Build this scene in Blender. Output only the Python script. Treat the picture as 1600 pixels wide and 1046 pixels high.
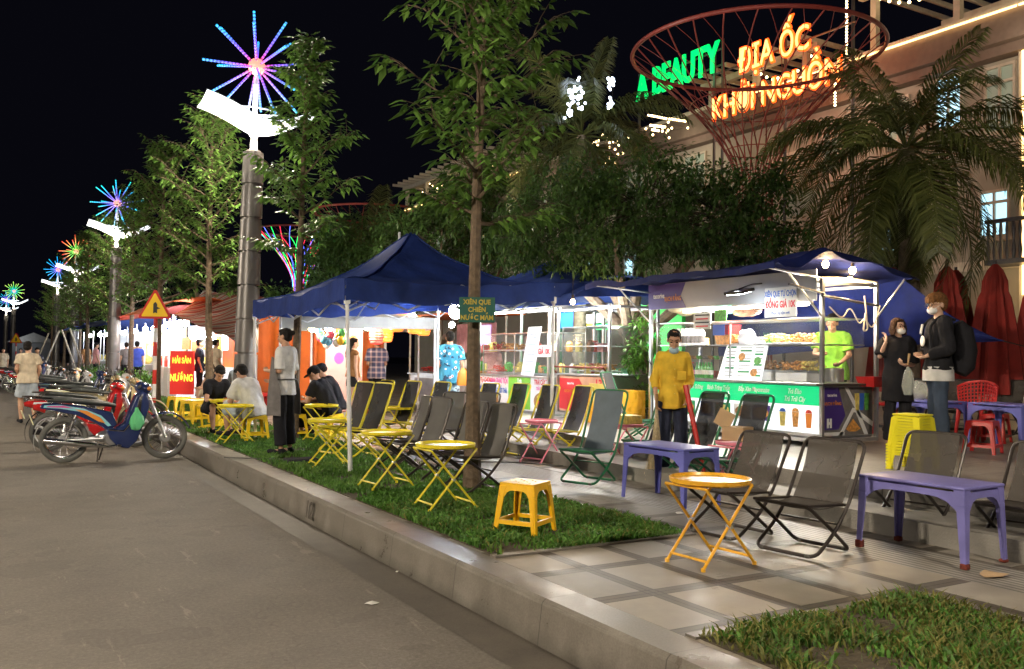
import bpy, bmesh, math, random
import numpy as np
from mathutils import Vector, Matrix, Euler, noise
from mathutils import Quaternion
rad=math.radians; PI=math.pi
SC=bpy.context.scene
for o in list(bpy.data.objects): bpy.data.objects.remove(o)
COL=SC.collection
V=Vector
# ---------------- camera
F=1400.0; TH=math.atan(820/1400); PT=math.atan(36/1400); RO=rad(.75); EYE=V((0,0,1.51))
fw=V((math.sin(TH)*math.cos(PT),math.cos(TH)*math.cos(PT),math.sin(PT)))
r0=V((math.cos(TH),-math.sin(TH),0)); u0=r0.cross(fw)
rt=r0*math.cos(RO)+u0*math.sin(RO); up=u0*math.cos(RO)-r0*math.sin(RO)
cam=bpy.data.objects.new('camera',bpy.data.cameras.new('camera')); COL.objects.link(cam)
cam.matrix_world=Matrix(((rt.x,up.x,-fw.x,EYE.x),(rt.y,up.y,-fw.y,EYE.y),(rt.z,up.z,-fw.z,EYE.z),(0,0,0,1)))
cam.data.sensor_width=36; cam.data.lens=F/1600*36; cam.data.clip_end=2000; cam.data.clip_start=.05
SC.camera=cam
def ray(px,py): return fw+rt*((px-800)/F)-up*((py-523)/F)
def at(px,py,z=.24):
    d=ray(px,py); return EYE+d*((z-EYE.z)/d.z)
def onx(px,py,X):
    d=ray(px,py); return EYE+d*(X/d.x)
def dep(px,py,D): return EYE+ray(px,py)*D
# ---------------- world, exposure
SC.view_settings.view_transform='Standard'; SC.view_settings.look='None'
SC.view_settings.exposure=1.65; SC.view_settings.gamma=1; SC.view_settings.use_curve_mapping=False
W=bpy.data.worlds.new('World'); SC.world=W; W.use_nodes=True
nt=W.node_tree; bg=nt.nodes['Background']
bg.inputs[0].default_value=(.0007,.0007,.0013,1); bg.inputs[1].default_value=1.0
moon=bpy.data.lights.new('moon','SUN'); moon.energy=.006; moon.angle=rad(.5); moon.color=(.8,.85,1)
mo=bpy.data.objects.new('moon',moon); COL.objects.link(mo); mo.rotation_euler=(rad(40),0,rad(-60))
# ---------------- helpers
def tag(o,label=None,cat=None,group=None,kind=None):
    if label: o['label']=label
    if cat: o['category']=cat
    if group: o['group']=group
    if kind: o['kind']=kind
    return o
def thing(name,label,cat,loc=(0,0,0),rz=0,group=None,parent=None):
    o=bpy.data.objects.new(name,None); COL.objects.link(o); o.location=loc; o.rotation_euler=(0,0,rz)
    o.empty_display_size=.1
    return tag(o,label,cat,group)
def copy_tree(o,parent=None,loc=None,rz=None,label=None,scale=None):
    c=o.copy(); COL.objects.link(c)
    if parent: c.parent=parent
    for ch in list(o.children): copy_tree(ch,c)
    if loc is not None: c.location=loc
    if rz is not None: c.rotation_euler=(0,0,rz)
    if label: c['label']=label
    if scale: c.scale=(scale,)*3
    return c
M={}
def mat(name,col,rough=.6,metal=0,var=.12,scale=6,bump=0,bscale=40,emit=0,ecol=None,alpha=1,trans=0,spec=.5,coat=0,sub=0):
    m=bpy.data.materials.new(name); m.use_nodes=True; n=m.node_tree.nodes; l=m.node_tree.links
    b=n['Principled BSDF']; b.inputs['Roughness'].default_value=rough; b.inputs['Metallic'].default_value=metal
    b.inputs['Specular IOR Level'].default_value=spec
    c=tuple(col)+(1,)
    b.inputs['Base Color'].default_value=c
    tc=n.new('ShaderNodeTexCoord')
    if var:
        nz=n.new('ShaderNodeTexNoise'); nz.inputs['Scale'].default_value=scale; nz.inputs['Detail'].default_value=6
        l.new(tc.outputs['Object'],nz.inputs['Vector'])
        cr=n.new('ShaderNodeValToRGB'); e=cr.color_ramp.elements
        e[0].position=.3; e[1].position=.72
        e[0].color=tuple(max(0,x*(1-var)) for x in col)+(1,); e[1].color=tuple(min(1,x*(1+var)) for x in col)+(1,)
        l.new(nz.outputs['Fac'],cr.inputs['Fac']); l.new(cr.outputs['Color'],b.inputs['Base Color'])
        mr=n.new('ShaderNodeMapRange'); mr.inputs[3].default_value=max(.02,rough*.8); mr.inputs[4].default_value=min(1,rough*1.2)
        l.new(nz.outputs['Fac'],mr.inputs[0]); l.new(mr.outputs[0],b.inputs['Roughness'])
    if bump:
        nb=n.new('ShaderNodeTexNoise'); nb.inputs['Scale'].default_value=bscale; nb.inputs['Detail'].default_value=5
        l.new(tc.outputs['Object'],nb.inputs['Vector'])
        bp=n.new('ShaderNodeBump'); bp.inputs['Strength'].default_value=bump; bp.inputs['Distance'].default_value=.02
        l.new(nb.outputs['Fac'],bp.inputs['Height']); l.new(bp.outputs[0],b.inputs['Normal'])
    if emit:
        b.inputs['Emission Color'].default_value=tuple(ecol or col)+(1,); b.inputs['Emission Strength'].default_value=emit
    if alpha<1: b.inputs['Alpha'].default_value=alpha
    if trans: b.inputs['Transmission Weight'].default_value=trans; b.inputs['IOR'].default_value=1.1
    if coat: b.inputs['Coat Weight'].default_value=coat; b.inputs['Coat Roughness'].default_value=.08
    M[name]=m; return m
def em(name,col,s):
    m=bpy.data.materials.new(name); m.use_nodes=True; n=m.node_tree.nodes; b=n['Principled BSDF']
    b.inputs['Base Color'].default_value=tuple(min(.8,x) for x in col)+(1,); b.inputs['Roughness'].default_value=.4
    b.inputs['Emission Color'].default_value=tuple(col)+(1,); b.inputs['Emission Strength'].default_value=s
    M[name]=m; return m
def orient(a,b):
    d=(b-a); L=d.length
    if L<1e-9: return Matrix.Identity(3),0
    z=d/L; x=z.orthogonal().normalized(); y=z.cross(x)
    return Matrix((x,y,z)).transposed(),L
INNER={'light_bulb','lit_stall','awning_stall','drink_kiosk'}
TMP=bpy.data.scenes.new('workshop')
def evalmesh(o):
    TMP.collection.objects.link(o)
    with bpy.context.temp_override(scene=TMP,view_layer=TMP.view_layers[0]):
        dg=bpy.context.evaluated_depsgraph_get(); me=bpy.data.meshes.new_from_object(o.evaluated_get(dg))
    bpy.data.objects.remove(o); return me
class MB:
    def __init__(s): s.v=[]; s.f=[]; s.m=[]
    def add(s,vs,fs,mi=0):
        k=len(s.v); s.v.extend([tuple(p) for p in vs]); s.f.extend([tuple(i+k for i in f) for f in fs]); s.m.extend([mi]*len(fs)); return s
    def box(s,c,d,rot=None,mi=0):
        c=V(c); x,y,z=[q/2 for q in d]
        P=[V((a*x,b*y,e*z)) for a,b,e in ((-1,-1,-1),(1,-1,-1),(1,1,-1),(-1,1,-1),(-1,-1,1),(1,-1,1),(1,1,1),(-1,1,1))]
        if rot is not None:
            R=Euler(rot).to_matrix() if not isinstance(rot,Matrix) else rot
            P=[R@p for p in P]
        return s.add([p+c for p in P],[(0,3,2,1),(4,5,6,7),(0,1,5,4),(1,2,6,5),(2,3,7,6),(3,0,4,7)],mi)
    def box2(s,a,b,mi=0):
        a=V(a); b=V(b); return s.box((a+b)/2,[abs(x) for x in (b-a)],None,mi)
    def hexa(s,bot,top,mi=0):
        return s.add(list(bot)+list(top),[(0,3,2,1),(4,5,6,7),(0,1,5,4),(1,2,6,5),(2,3,7,6),(3,0,4,7)],mi)
    def tube(s,pts,r,n=8,closed=False,mi=0,flat=1,smooth=0):
        pts=[V(p) for p in pts]
        if smooth: pts=fillet(pts,smooth,closed)
        N=len(pts); rr=r if isinstance(r,(list,tuple)) else [r]*N
        if len(rr)!=N: rr=[rr[0]+(rr[-1]-rr[0])*i/(N-1) for i in range(N)]
        T=[]
        for i in range(N):
            if closed: t=pts[(i+1)%N]-pts[i-1]
            else: t=pts[min(i+1,N-1)]-pts[max(i-1,0)]
            T.append(t.normalized() if t.length>0 else V((0,0,1)))
        x=T[0].orthogonal().normalized(); vs=[];fs=[]
        if abs(T[0].z)<.9: x=T[0].cross(V((0,0,1))).normalized()
        for i in range(N):
            if i:
                q=T[i-1].rotation_difference(T[i]); x=(q@x); x=(x-T[i]*x.dot(T[i])).normalized()
            y=T[i].cross(x)
            for k in range(n):
                a=2*PI*k/n; vs.append(pts[i]+x*math.cos(a)*rr[i]+y*math.sin(a)*rr[i]*flat)
        for i in range(N if closed else N-1):
            j=(i+1)%N
            for k in range(n):
                fs.append((i*n+k,i*n+(k+1)%n,j*n+(k+1)%n,j*n+k))
        if not closed: fs.append(tuple(range(n-1,-1,-1))); fs.append(tuple((N-1)*n+k for k in range(n)))
        return s.add(vs,fs,mi)
    def lathe(s,prof,c=(0,0,0),n=24,mi=0,rot=None,cap=True):
        c=V(c); vs=[];fs=[]; R=Euler(rot).to_matrix() if rot is not None else None
        for r,z in prof:
            for k in range(n):
                a=2*PI*k/n; p=V((r*math.cos(a),r*math.sin(a),z))
                vs.append((R@p if R else p)+c)
        for i in range(len(prof)-1):
            for k in range(n): fs.append((i*n+k,i*n+(k+1)%n,(i+1)*n+(k+1)%n,(i+1)*n+k))
        if cap: fs.append(tuple(range(n-1,-1,-1))); fs.append(tuple((len(prof)-1)*n+k for k in range(n)))
        return s.add(vs,fs,mi)
    def ell(s,c,r,rot=None,n=12,mi=0):
        c=V(c); vs=[];fs=[]; m=max(6,n//2+2); R=rot if isinstance(rot,Matrix) else (Euler(rot).to_matrix() if rot is not None else None)
        for i in range(1,m):
            ph=PI*i/m
            for k in range(n):
                a=2*PI*k/n; p=V((r[0]*math.sin(ph)*math.cos(a),r[1]*math.sin(ph)*math.sin(a),r[2]*math.cos(ph)))
                vs.append((R@p if R else p)+c)
        t=V((0,0,r[2])); b=V((0,0,-r[2]))
        vs.append((R@t if R else t)+c); vs.append((R@b if R else b)+c); A=len(vs)-2;B=A+1
        for i in range(m-2):
            for k in range(n): fs.append((i*n+k,(i+1)*n+k,(i+1)*n+(k+1)%n,i*n+(k+1)%n))
        for k in range(n): fs.append((A,k,(k+1)%n)); fs.append((B,(m-2)*n+(k+1)%n,(m-2)*n+k))
        return s.add(vs,fs,mi)
    def cap(s,a,b,ra,rb,n=10):
        a=V(a);b=V(b); R,L=orient(a,b)
        if L<1e-6: return s
        d=(b-a)/L
        P=[a-d*ra,a-d*ra*.7,a,b,b+d*rb*.7,b+d*rb]; Q=[ra*.05,ra*.71,ra,rb,rb*.71,rb*.05]
        return s.tube(P,Q,n)
    def loft(s,st,side=V((1,0,0)),n=16):
        # st: (centre, rx, ry)
        C=[V(q[0]) for q in st]; vs=[];fs=[]; N=len(st)
        for i in range(N):
            t=(C[min(i+1,N-1)]-C[max(i-1,0)]).normalized(); x=(side-t*side.dot(t)).normalized(); y=t.cross(x)
            for k in range(n):
                a=2*PI*k/n; vs.append(C[i]+x*math.cos(a)*st[i][1]+y*math.sin(a)*st[i][2])
        for i in range(N-1):
            for k in range(n): fs.append((i*n+k,i*n+(k+1)%n,(i+1)*n+(k+1)%n,(i+1)*n+k))
        fs.append(tuple(range(n-1,-1,-1))); fs.append(tuple((N-1)*n+k for k in range(n)))
        return s.add(vs,fs)
    def prism(s,poly,th,org=(0,0,0),X=(1,0,0),Y=(0,1,0),mi=0,mis=None):
        X=V(X).normalized();Y=V(Y).normalized();Z=X.cross(Y);O=V(org);n=len(poly)
        if sum(poly[i][0]*poly[(i+1)%n][1]-poly[(i+1)%n][0]*poly[i][1] for i in range(n))<0: poly=poly[::-1]
        vs=[O+X*a+Y*b for a,b in poly]+[O+X*a+Y*b+Z*th for a,b in poly]
        s.add(vs,[tuple(range(n-1,-1,-1)),tuple(range(n,2*n))],mi)
        k=len(s.v)-2*n
        for i in range(n): s.f.append((k+i,k+(i+1)%n,k+n+(i+1)%n,k+n+i)); s.m.append(mi if mis is None else mis)
        return s
    def grid(s,nu,nv,fn,th=0,mi=0):
        vs=[V(fn(i/nu,j/nv)) for j in range(nv+1) for i in range(nu+1)]; w=nu+1
        q=[(j*w+i,j*w+i+1,(j+1)*w+i+1,(j+1)*w+i) for j in range(nv) for i in range(nu)]
        if not th: return s.add(vs,q,mi)
        nrm=[V((0,0,0)) for _ in vs]
        for f in q:
            n_=(vs[f[1]]-vs[f[0]]).cross(vs[f[3]]-vs[f[0]])
            for i in f: nrm[i]+=n_
        K=len(vs); vs2=vs+[p-n_.normalized()*th for p,n_ in zip(vs,nrm)]
        fs=list(q)+[tuple(i+K for i in f[::-1]) for f in q]
        bd=[j for j in range(w)]+[j*w+nu for j in range(1,nv+1)]+[nv*w+i for i in range(nu-1,-1,-1)]+[j*w for j in range(nv-1,0,-1)]
        for a,b in zip(bd,bd[1:]+bd[:1]): fs.append((a,a+K,b+K,b))
        return s.add(vs2,fs,mi)
    def build(s,name,ms,parent=None,smooth=35,bevel=0,seg=1,label=None):
        me=bpy.data.meshes.new(name); me.from_pydata(s.v,[],s.f)
        if not isinstance(ms,(list,tuple)): ms=[ms]
        for m in ms: me.materials.append(M[m] if isinstance(m,str) else m)
        if any(s.m): me.polygons.foreach_set('material_index',s.m)
        if bevel:
            bm=bmesh.new(); bm.from_mesh(me); bmesh.ops.recalc_face_normals(bm,faces=bm.faces)
            ed=[e for e in bm.edges if len(e.link_faces)==2 and e.calc_face_angle()>rad(40)]
            bmesh.ops.bevel(bm,geom=ed,offset=bevel,segments=seg,affect='EDGES',profile=.5,clamp_overlap=True); bm.to_mesh(me); bm.free()
        if smooth:
            me.polygons.foreach_set('use_smooth',[True]*len(me.polygons)); me.set_sharp_from_angle(angle=rad(smooth))
        me.update()
        o=bpy.data.objects.new(name,me); COL.objects.link(o)
        if parent: o.parent=parent
        if label: o['label']=label
        return o
    def remesh(s,name,m,parent=None,vox=.01,sm=4,wr=0,wsc=9,label=None):
        me=bpy.data.meshes.new(name); me.from_pydata(s.v,[],s.f)
        o=bpy.data.objects.new('t',me)
        md=o.modifiers.new('r','REMESH'); md.mode='VOXEL'; md.voxel_size=vox; md.adaptivity=0
        if sm: q=o.modifiers.new('s','SMOOTH'); q.factor=.5; q.iterations=sm
        me2=evalmesh(o); bpy.data.meshes.remove(me)
        me2.name=name; me2.materials.clear(); me2.materials.append(M[m] if isinstance(m,str) else m)
        if wr:
            n_=len(me2.vertices); co=np.empty(n_*3,np.float32); nr=np.empty(n_*3,np.float32); me2.vertices.foreach_get('co',co); me2.vertex_normals.foreach_get('vector',nr); co=co.reshape(-1,3); nr=nr.reshape(-1,3)
            k_=np.array([noise.noise((x*wsc,y*wsc,z*wsc*.55)) for x,y,z in co.tolist()]); co+=nr*(wr*k_)[:,None]; me2.vertices.foreach_set('co',co.ravel()); me2.update()
        me2.polygons.foreach_set('use_smooth',[True]*len(me2.polygons))
        o=bpy.data.objects.new(name,me2); COL.objects.link(o)
        if parent: o.parent=parent
        if label: o['label']=label
        return o
def fillet(pts,r,closed=False,k=4):
    out=[]; N=len(pts)
    for i in range(N):
        if not closed and i in (0,N-1): out.append(pts[i]); continue
        a,b,c=pts[i-1],pts[i],pts[(i+1)%N]
        d1=(a-b);d2=(c-b); rr=min(r,d1.length*.45,d2.length*.45)
        p=b+d1.normalized()*rr; q=b+d2.normalized()*rr
        for j in range(k+1):
            t=j/k; out.append(p*(1-t)**2+b*2*t*(1-t)+q*t*t)
    return out
def text(s,m,size,org,X,Y,parent=None,ext=.002,align='CENTER',bold=.0,name='lettering',sx=1,label=None,shear=0,space=1):
    c=bpy.data.curves.new('t','FONT'); c.body=s; c.size=size; c.extrude=ext; c.align_x=align; c.align_y='CENTER'; c.offset=bold*size; c.resolution_u=3; c.shear=shear; c.space_character=space
    o=bpy.data.objects.new('t',c); me=evalmesh(o)
    X=V(X).normalized(); Y=V(Y).normalized(); Z=X.cross(Y); O=V(org)
    me.transform(Matrix(((X.x*sx,Y.x,Z.x,O.x),(X.y*sx,Y.y,Z.y,O.y),(X.z*sx,Y.z,Z.z,O.z),(0,0,0,1))))
    me.materials.clear(); me.materials.append(M[m] if isinstance(m,str) else m); me.name=name
    o=bpy.data.objects.new(name,me); COL.objects.link(o)
    if parent: o.parent=parent
    if label: o['label']=label
    return o
def lamp(kind,loc,e,col=(1,1,1),size=.1,parent=None,rot=None,spot=None,name='light_source'):
    L=bpy.data.lights.new(name,kind); L.energy=e; L.color=col
    if kind in('POINT','SPOT'): L.shadow_soft_size=size
    if kind=='AREA': L.size=size if not isinstance(size,tuple) else size[0]; 
    if kind=='AREA' and isinstance(size,tuple): L.shape='RECTANGLE'; L.size_y=size[1]
    if spot: L.spot_size=rad(spot); L.spot_blend=.6
    if parent and parent.name.split('.')[0] in INNER: L.energy*=(.3 if parent.name.startswith('lit_stall') else .55)
    o=bpy.data.objects.new(name,L); COL.objects.link(o); o.location=loc
    if rot: o.rotation_euler=rot
    if parent: o.parent=parent
    return o
# ---------------- materials
mat('steel',(.55,.56,.58),.3,.9,.1); mat('dark_steel',(.10,.10,.11),.4,.7); mat('chrome',(.7,.7,.72),.15,1,.05)
mat('white_paint',(.72,.72,.74),.4); mat('black_frame',(.045,.036,.032),.35,.3); mat('green_frame',(.02,.16,.07),.35)
mat('yellow_frame',(.75,.64,.03),.35); mat('pink_paint',(.75,.22,.30),.35,var=.15); mat('yellow_paint',(.82,.68,.03),.28,var=.12,scale=9); mat('amber_paint',(.80,.42,.03),.28,var=.15,scale=9)
mat('yellow_plastic',(.85,.58,.01),.35,var=.06); mat('orange_yellow_plastic',(.85,.48,.01),.32,var=.05)
mat('bright_yellow_plastic',(.88,.80,.02),.35,var=.05); mat('purple_plastic',(.14,.15,.52),.42,var=.14,scale=4); mat('worn_purple_plastic',(.18,.17,.47),.45,var=.2,scale=5)
mat('rust_red',(.16,.03,.018),.85,var=.6,scale=50); mat('red_plastic',(.50,.02,.02),.35); mat('black_cloth',(.015,.015,.02),.85); mat('white_plastic',(.75,.75,.75),.4)
mat('rubber',(.12,.12,.11),.7,var=.3); mat('bark',(.12,.085,.055),.9,var=.4,scale=18,bump=.6,bscale=30); mat('pale_bark',(.22,.17,.12),.9,var=.35,scale=14,bump=.6,bscale=25)
mat('blue_canvas',(.018,.035,.16),.75,var=.2,scale=4,bump=.3,bscale=12); mat('blue_tarp',(.007,.013,.085),.7,spec=.15,var=.25,scale=5,bump=.5,bscale=9)
mat('orange_tarp',(.62,.13,.015),.6,var=.18,scale=3,bump=.3,bscale=6); mat('grey_tarp',(.28,.28,.27),.7)
mat('red_fabric',(.26,.022,.016),.85,var=.2); mat('concrete',(.25,.235,.21),.7,var=.3,scale=3,bump=.25,bscale=60)
mat('facade',(.42,.39,.32),.8,var=.1,scale=1.5,bump=.1); mat('trim',(.6,.55,.46),.6); mat('dark_band',(.20,.15,.12),.7); mat('glass_dark',(.05,.06,.06),.15)
mat('funnel_paint',(.30,.05,.04),.45); mat('skin',(.50,.28,.18),.55,var=.06); mat('skin_pale',(.58,.36,.26),.55,var=.06); mat('hair_black',(.012,.010,.009),.75,spec=.2,var=.3,scale=60,bump=.5,bscale=90)
mat('hair_brown',(.045,.022,.012),.8,spec=.15,var=.4,scale=60,bump=.5,bscale=90); mat('hair_ochre',(.16,.075,.028),.8,spec=.15,var=.4,scale=50,bump=.5,bscale=90)
for k,c in dict(cloth_yellow=(.72,.47,.05),cloth_black=(.018,.018,.022),cloth_navy=(.03,.035,.06),cloth_white=(.62,.62,.62),cloth_cream=(.62,.53,.40),cloth_grey=(.16,.15,.15),cloth_pale_blue=(.42,.48,.55),cloth_green=(.25,.60,.06),cloth_brown=(.24,.12,.05),cloth_jeans=(.05,.07,.11),cloth_pink=(.6,.3,.3),cloth_red=(.5,.03,.03),cloth_blue=(.06,.1,.5)).items(): mat(k,c,.9,var=.18,scale=10,bump=.35,bscale=22,spec=.12)
mat('mask_white',(.75,.75,.76),.8,var=.03); mat('mask_blue',(.35,.5,.6),.8,var=.03); mat('lips',(.35,.10,.09),.5); mat('eye',(.02,.015,.012),.2); mat('orange_bag',(.6,.2,.02),.5)
mat('paper',(.75,.74,.70),.7,var=.04); mat('straw',(.55,.45,.28),.8,var=.3,scale=40); mat('red_paint',(.50,.02,.015),.35,var=.1); mat('sign_yellow',(.85,.55,.01),.4,var=.04)
mat('sign_green',(.01,.09,.07),.6); mat('gold_letters',(.45,.34,.04),.5); mat('cardboard',(.45,.30,.16),.8); mat('cart_orange',(.62,.33,.20),.5,var=.1)
mat('panel_purple',(.06,.03,.22),.35,var=.05); mat('panel_white',(.72,.73,.75),.35,var=.03); mat('panel_green',(.0,.30,.11),.4,var=.04); mat('panel_blue',(.03,.12,.55),.4); mat('text_white',(.85,.85,.85),.4,var=0); mat('text_red',(.60,.02,.03),.4,var=0)
mat('text_blue',(.03,.12,.50),.4,var=0); mat('text_black',(.02,.02,.02),.5,var=0); mat('text_pink',(.65,.06,.30),.4,var=0); mat('text_orange',(.7,.22,.03),.4,var=0); mat('text_green',(.02,.30,.10),.4,var=0)
mat('food_orange',(.62,.28,.06),.5,var=.5,scale=30,bump=.5); mat('food_green',(.10,.40,.06),.5,var=.4,scale=30); mat('food_red',(.55,.05,.03),.4,var=.4,scale=30); mat('food_yellow',(.75,.60,.15),.5,var=.3,scale=30); mat('food_brown',(.30,.14,.05),.6,var=.5,scale=30)
mat('wood',(.30,.17,.07),.6,var=.3); mat('blue_body',(.015,.03,.12),.22,var=.08,coat=.7); mat('red_body',(.55,.012,.015),.22,var=.06,coat=.7); mat('black_body',(.02,.02,.022),.25,var=.1,coat=.5); mat('silver_body',(.45,.45,.47),.3,.5); mat('gold_body',(.45,.36,.20),.3,.4); mat('white_body',(.65,.65,.66),.3,coat=.5); mat('seat_vinyl',(.04,.045,.045),.5,var=.2)
mat('headlamp',(.75,.78,.8),.1,var=0); mat('tail_red',(.5,.02,.02),.2,var=0); mat('decal_cyan',(.25,.60,.70),.3,var=0); mat('decal_orange',(.8,.3,.05),.3,var=0); mat('decal_white',(.75,.75,.75),.3,var=0); mat('plate',(.75,.72,.45),.5,var=.05)
mat('asphalt_dark',(.06,.055,.05),.7); mat('soil',(.07,.055,.035),.95,var=.4,scale=20,bump=.6)
em('led_white',(.86,.94,1),14); em('wing_glow',(.84,.93,1),.55); em('tube_white',(1,.95,.86),16); em('tube_warm',(1,.72,.38),9); em('bulb_warm',(1,.66,.28),30); em('bulb_hot',(1,.86,.62),45); em('bulb_cool',(.85,.93,1),60)
em('neon_orange',(1,.08,.006),1.1); em('neon_orange_core',(1,.42,.12),1.1); em('neon_green',(.0,1,.18),.32); em('strip_warm',(1,.62,.22),1.6); em('window_lit',(.45,.80,1),.5); em('window_dim',(.3,.36,.28),.10); em('lightbox_white',(.9,.95,1),.22); em('lightbox_blue',(.05,.3,1),.6); em('lightbox_green',(.03,.9,.15),.5); em('lightbox_red',(1,.05,.03),1.0); em('lightbox_yellow',(1,.75,.05),.6)
em('lantern_orange',(1,.2,.03),.8); em('lantern_red',(1,.06,.05),.6); em('fairy_warm',(1,.70,.32),4); em('fairy_cool',(.7,.8,1),4); em('led_green',(.02,1,.15),.8); em('led_red',(1,.03,.08),.8); em('led_blue',(.1,.15,1),1.2); em('violet_light',(.5,.4,1),.5); em('wall_glow_white',(.9,.96,1),.10); em('wall_glow_warm',(1,.80,.5),.12)  # far stall back walls: glow put in for lamplight falling on them
# glass: thin pane, mostly clear
def glassmat(name,tint,a):
    m=bpy.data.materials.new(name); m.use_nodes=True; n=m.node_tree.nodes; l=m.node_tree.links; b=n['Principled BSDF']
    b.inputs['Base Color'].default_value=tint+(1,); b.inputs['Roughness'].default_value=.05; b.inputs['Alpha'].default_value=a; M[name]=m
glassmat('glass',(.6,.65,.65),.05); glassmat('film',(.7,.75,.7),.32); glassmat('green_bag',(.2,.8,.35),.75); glassmat('drink_glass',(.7,.8,.8),.35)
def mesh_fabric(name,col,a=.8,sc=260):
    m=bpy.data.materials.new(name); m.use_nodes=True; n=m.node_tree.nodes; l=m.node_tree.links; b=n['Principled BSDF']
    tc=n.new('ShaderNodeTexCoord'); nz=n.new('ShaderNodeTexNoise'); nz.inputs['Scale'].default_value=7; l.new(tc.outputs['Object'],nz.inputs['Vector'])
    cr=n.new('ShaderNodeValToRGB'); cr.color_ramp.elements[0].color=tuple(x*.75 for x in col)+(1,); cr.color_ramp.elements[1].color=tuple(min(1,x*1.3) for x in col)+(1,)
    l.new(nz.outputs['Fac'],cr.inputs['Fac']); l.new(cr.outputs[0],b.inputs['Base Color']); b.inputs['Roughness'].default_value=.75; b.inputs['Alpha'].default_value=a; M[name]=m
mesh_fabric('sling_brown',(.085,.073,.063),.76); mesh_fabric('sling_black',(.025,.025,.028),.84); mesh_fabric('sling_blue',(.13,.17,.21),.9); mesh_fabric('sling_grey',(.12,.115,.11),.86)
# ground materials
def ramp(n,l,src,stops):
    cr=n.new('ShaderNodeValToRGB'); e=cr.color_ramp.elements
    while len(e)<len(stops): e.new(.5)
    for k,(p,c) in enumerate(stops): e[k].position=p; e[k].color=tuple(c)+(1,)
    l.new(src,cr.inputs['Fac']); return cr.outputs['Color']
def nz(n,l,src,sc,det=6,ro=.5):
    q=n.new('ShaderNodeTexNoise'); q.inputs['Scale'].default_value=sc; q.inputs['Detail'].default_value=det; q.inputs['Roughness'].default_value=ro; l.new(src,q.inputs['Vector']); return q.outputs['Fac']
def mth(n,l,op,a,b=None,c=None):
    q=n.new('ShaderNodeMath'); q.operation=op
    for i,x in enumerate((a,b,c)):
        if x is None: continue
        if isinstance(x,(int,float)): q.inputs[i].default_value=x
        else: l.new(x,q.inputs[i])
    return q.outputs[0]
def mixc(n,l,f,a,b,mode='MIX'):
    q=n.new('ShaderNodeMix'); q.data_type='RGBA'; q.blend_type=mode
    for s_,x in ((q.inputs[0],f),(q.inputs[6],a),(q.inputs[7],b)):
        if isinstance(x,(int,float)): s_.default_value=x
        elif isinstance(x,tuple): s_.default_value=x+(1,)
        else: l.new(x,s_)
    return q.outputs[2]
def newm(name):
    m=bpy.data.materials.new(name); m.use_nodes=True; M[name]=m; n=m.node_tree.nodes; l=m.node_tree.links
    tc=n.new('ShaderNodeTexCoord'); return m,n,l,n['Principled BSDF'],tc.outputs['Object']
def bumpn(n,l,b,h,st,dist=.01):
    q=n.new('ShaderNodeBump'); q.inputs['Strength'].default_value=st; q.inputs['Distance'].default_value=dist; l.new(h,q.inputs['Height']); l.new(q.outputs[0],b.inputs['Normal'])
m,n,l,b,oc=newm('road')
big=nz(n,l,oc,.35,5,.6); fine=nz(n,l,oc,160,4,.7); mid=nz(n,l,oc,2.2,8,.65)
c=ramp(n,l,big,[(.35,(.135,.114,.09)),(.5,(.19,.165,.134)),(.62,(.25,.22,.18))])
c=mixc(n,l,.4,c,ramp(n,l,mid,[(.35,(.05,.042,.034)),(.62,(.19,.168,.142))]))
agg=nz(n,l,oc,38,5,.8); c=mixc(n,l,.35,c,ramp(n,l,agg,[(.36,(.02,.017,.014)),(.5,(.12,.105,.09)),(.64,(.30,.27,.235))]))
c=mixc(n,l,.25,c,ramp(n,l,fine,[(.3,(.03,.027,.022)),(.7,(.26,.24,.21))]))
mp=n.new('ShaderNodeMapping'); mp.inputs['Scale'].default_value=(3.2,.55,1); l.new(oc,mp.inputs[0]); scf=nz(n,l,mp.outputs[0],1.7,7,.75); c=mixc(n,l,mth(n,l,'MULTIPLY',mth(n,l,'GREATER_THAN',scf,.625),.4),c,(.30,.27,.23))
vc=n.new('ShaderNodeTexVoronoi'); vc.feature='DISTANCE_TO_EDGE'; vc.inputs['Scale'].default_value=.38; wp=n.new('ShaderNodeVectorMath'); wp.operation='ADD'; ncol=n.new('ShaderNodeTexNoise'); ncol.inputs['Scale'].default_value=2.5; ncol.inputs['Detail'].default_value=6; l.new(oc,ncol.inputs['Vector']); l.new(oc,wp.inputs[0]); l.new(ncol.outputs['Color'],wp.inputs[1]); l.new(wp.outputs[0],vc.inputs['Vector'])
c=mixc(n,l,mth(n,l,'MULTIPLY',mth(n,l,'LESS_THAN',vc.outputs['Distance'],.003),.22),c,(.03,.026,.02))
st=nz(n,l,oc,1.1,3,.5); sm_=mth(n,l,'GREATER_THAN',mth(n,l,'ADD',mth(n,l,'MULTIPLY',st,.75),mth(n,l,'MULTIPLY',mid,.25)),.585); c=mixc(n,l,mth(n,l,'MULTIPLY',sm_,.24),c,(.05,.042,.035))
l.new(c,b.inputs['Base Color']); b.inputs['Roughness'].default_value=.82; bumpn(n,l,b,agg,.5,.006)
m,n,l,b,oc=newm('gutter')
mid=nz(n,l,oc,3,8,.65); fine=nz(n,l,oc,120,3,.7)
c=mixc(n,l,.25,ramp(n,l,mid,[(.3,(.05,.040,.030)),(.7,(.105,.088,.068))]),ramp(n,l,fine,[(.3,(.03,.03,.03)),(.7,(.22,.2,.17))]))
l.new(c,b.inputs['Base Color']); b.inputs['Roughness'].default_value=.6; bumpn(n,l,b,mid,.3,.01)
m,n,l,b,oc=newm('kerb_stone')
sx=n.new('ShaderNodeSeparateXYZ'); l.new(oc,sx.inputs[0])
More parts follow.
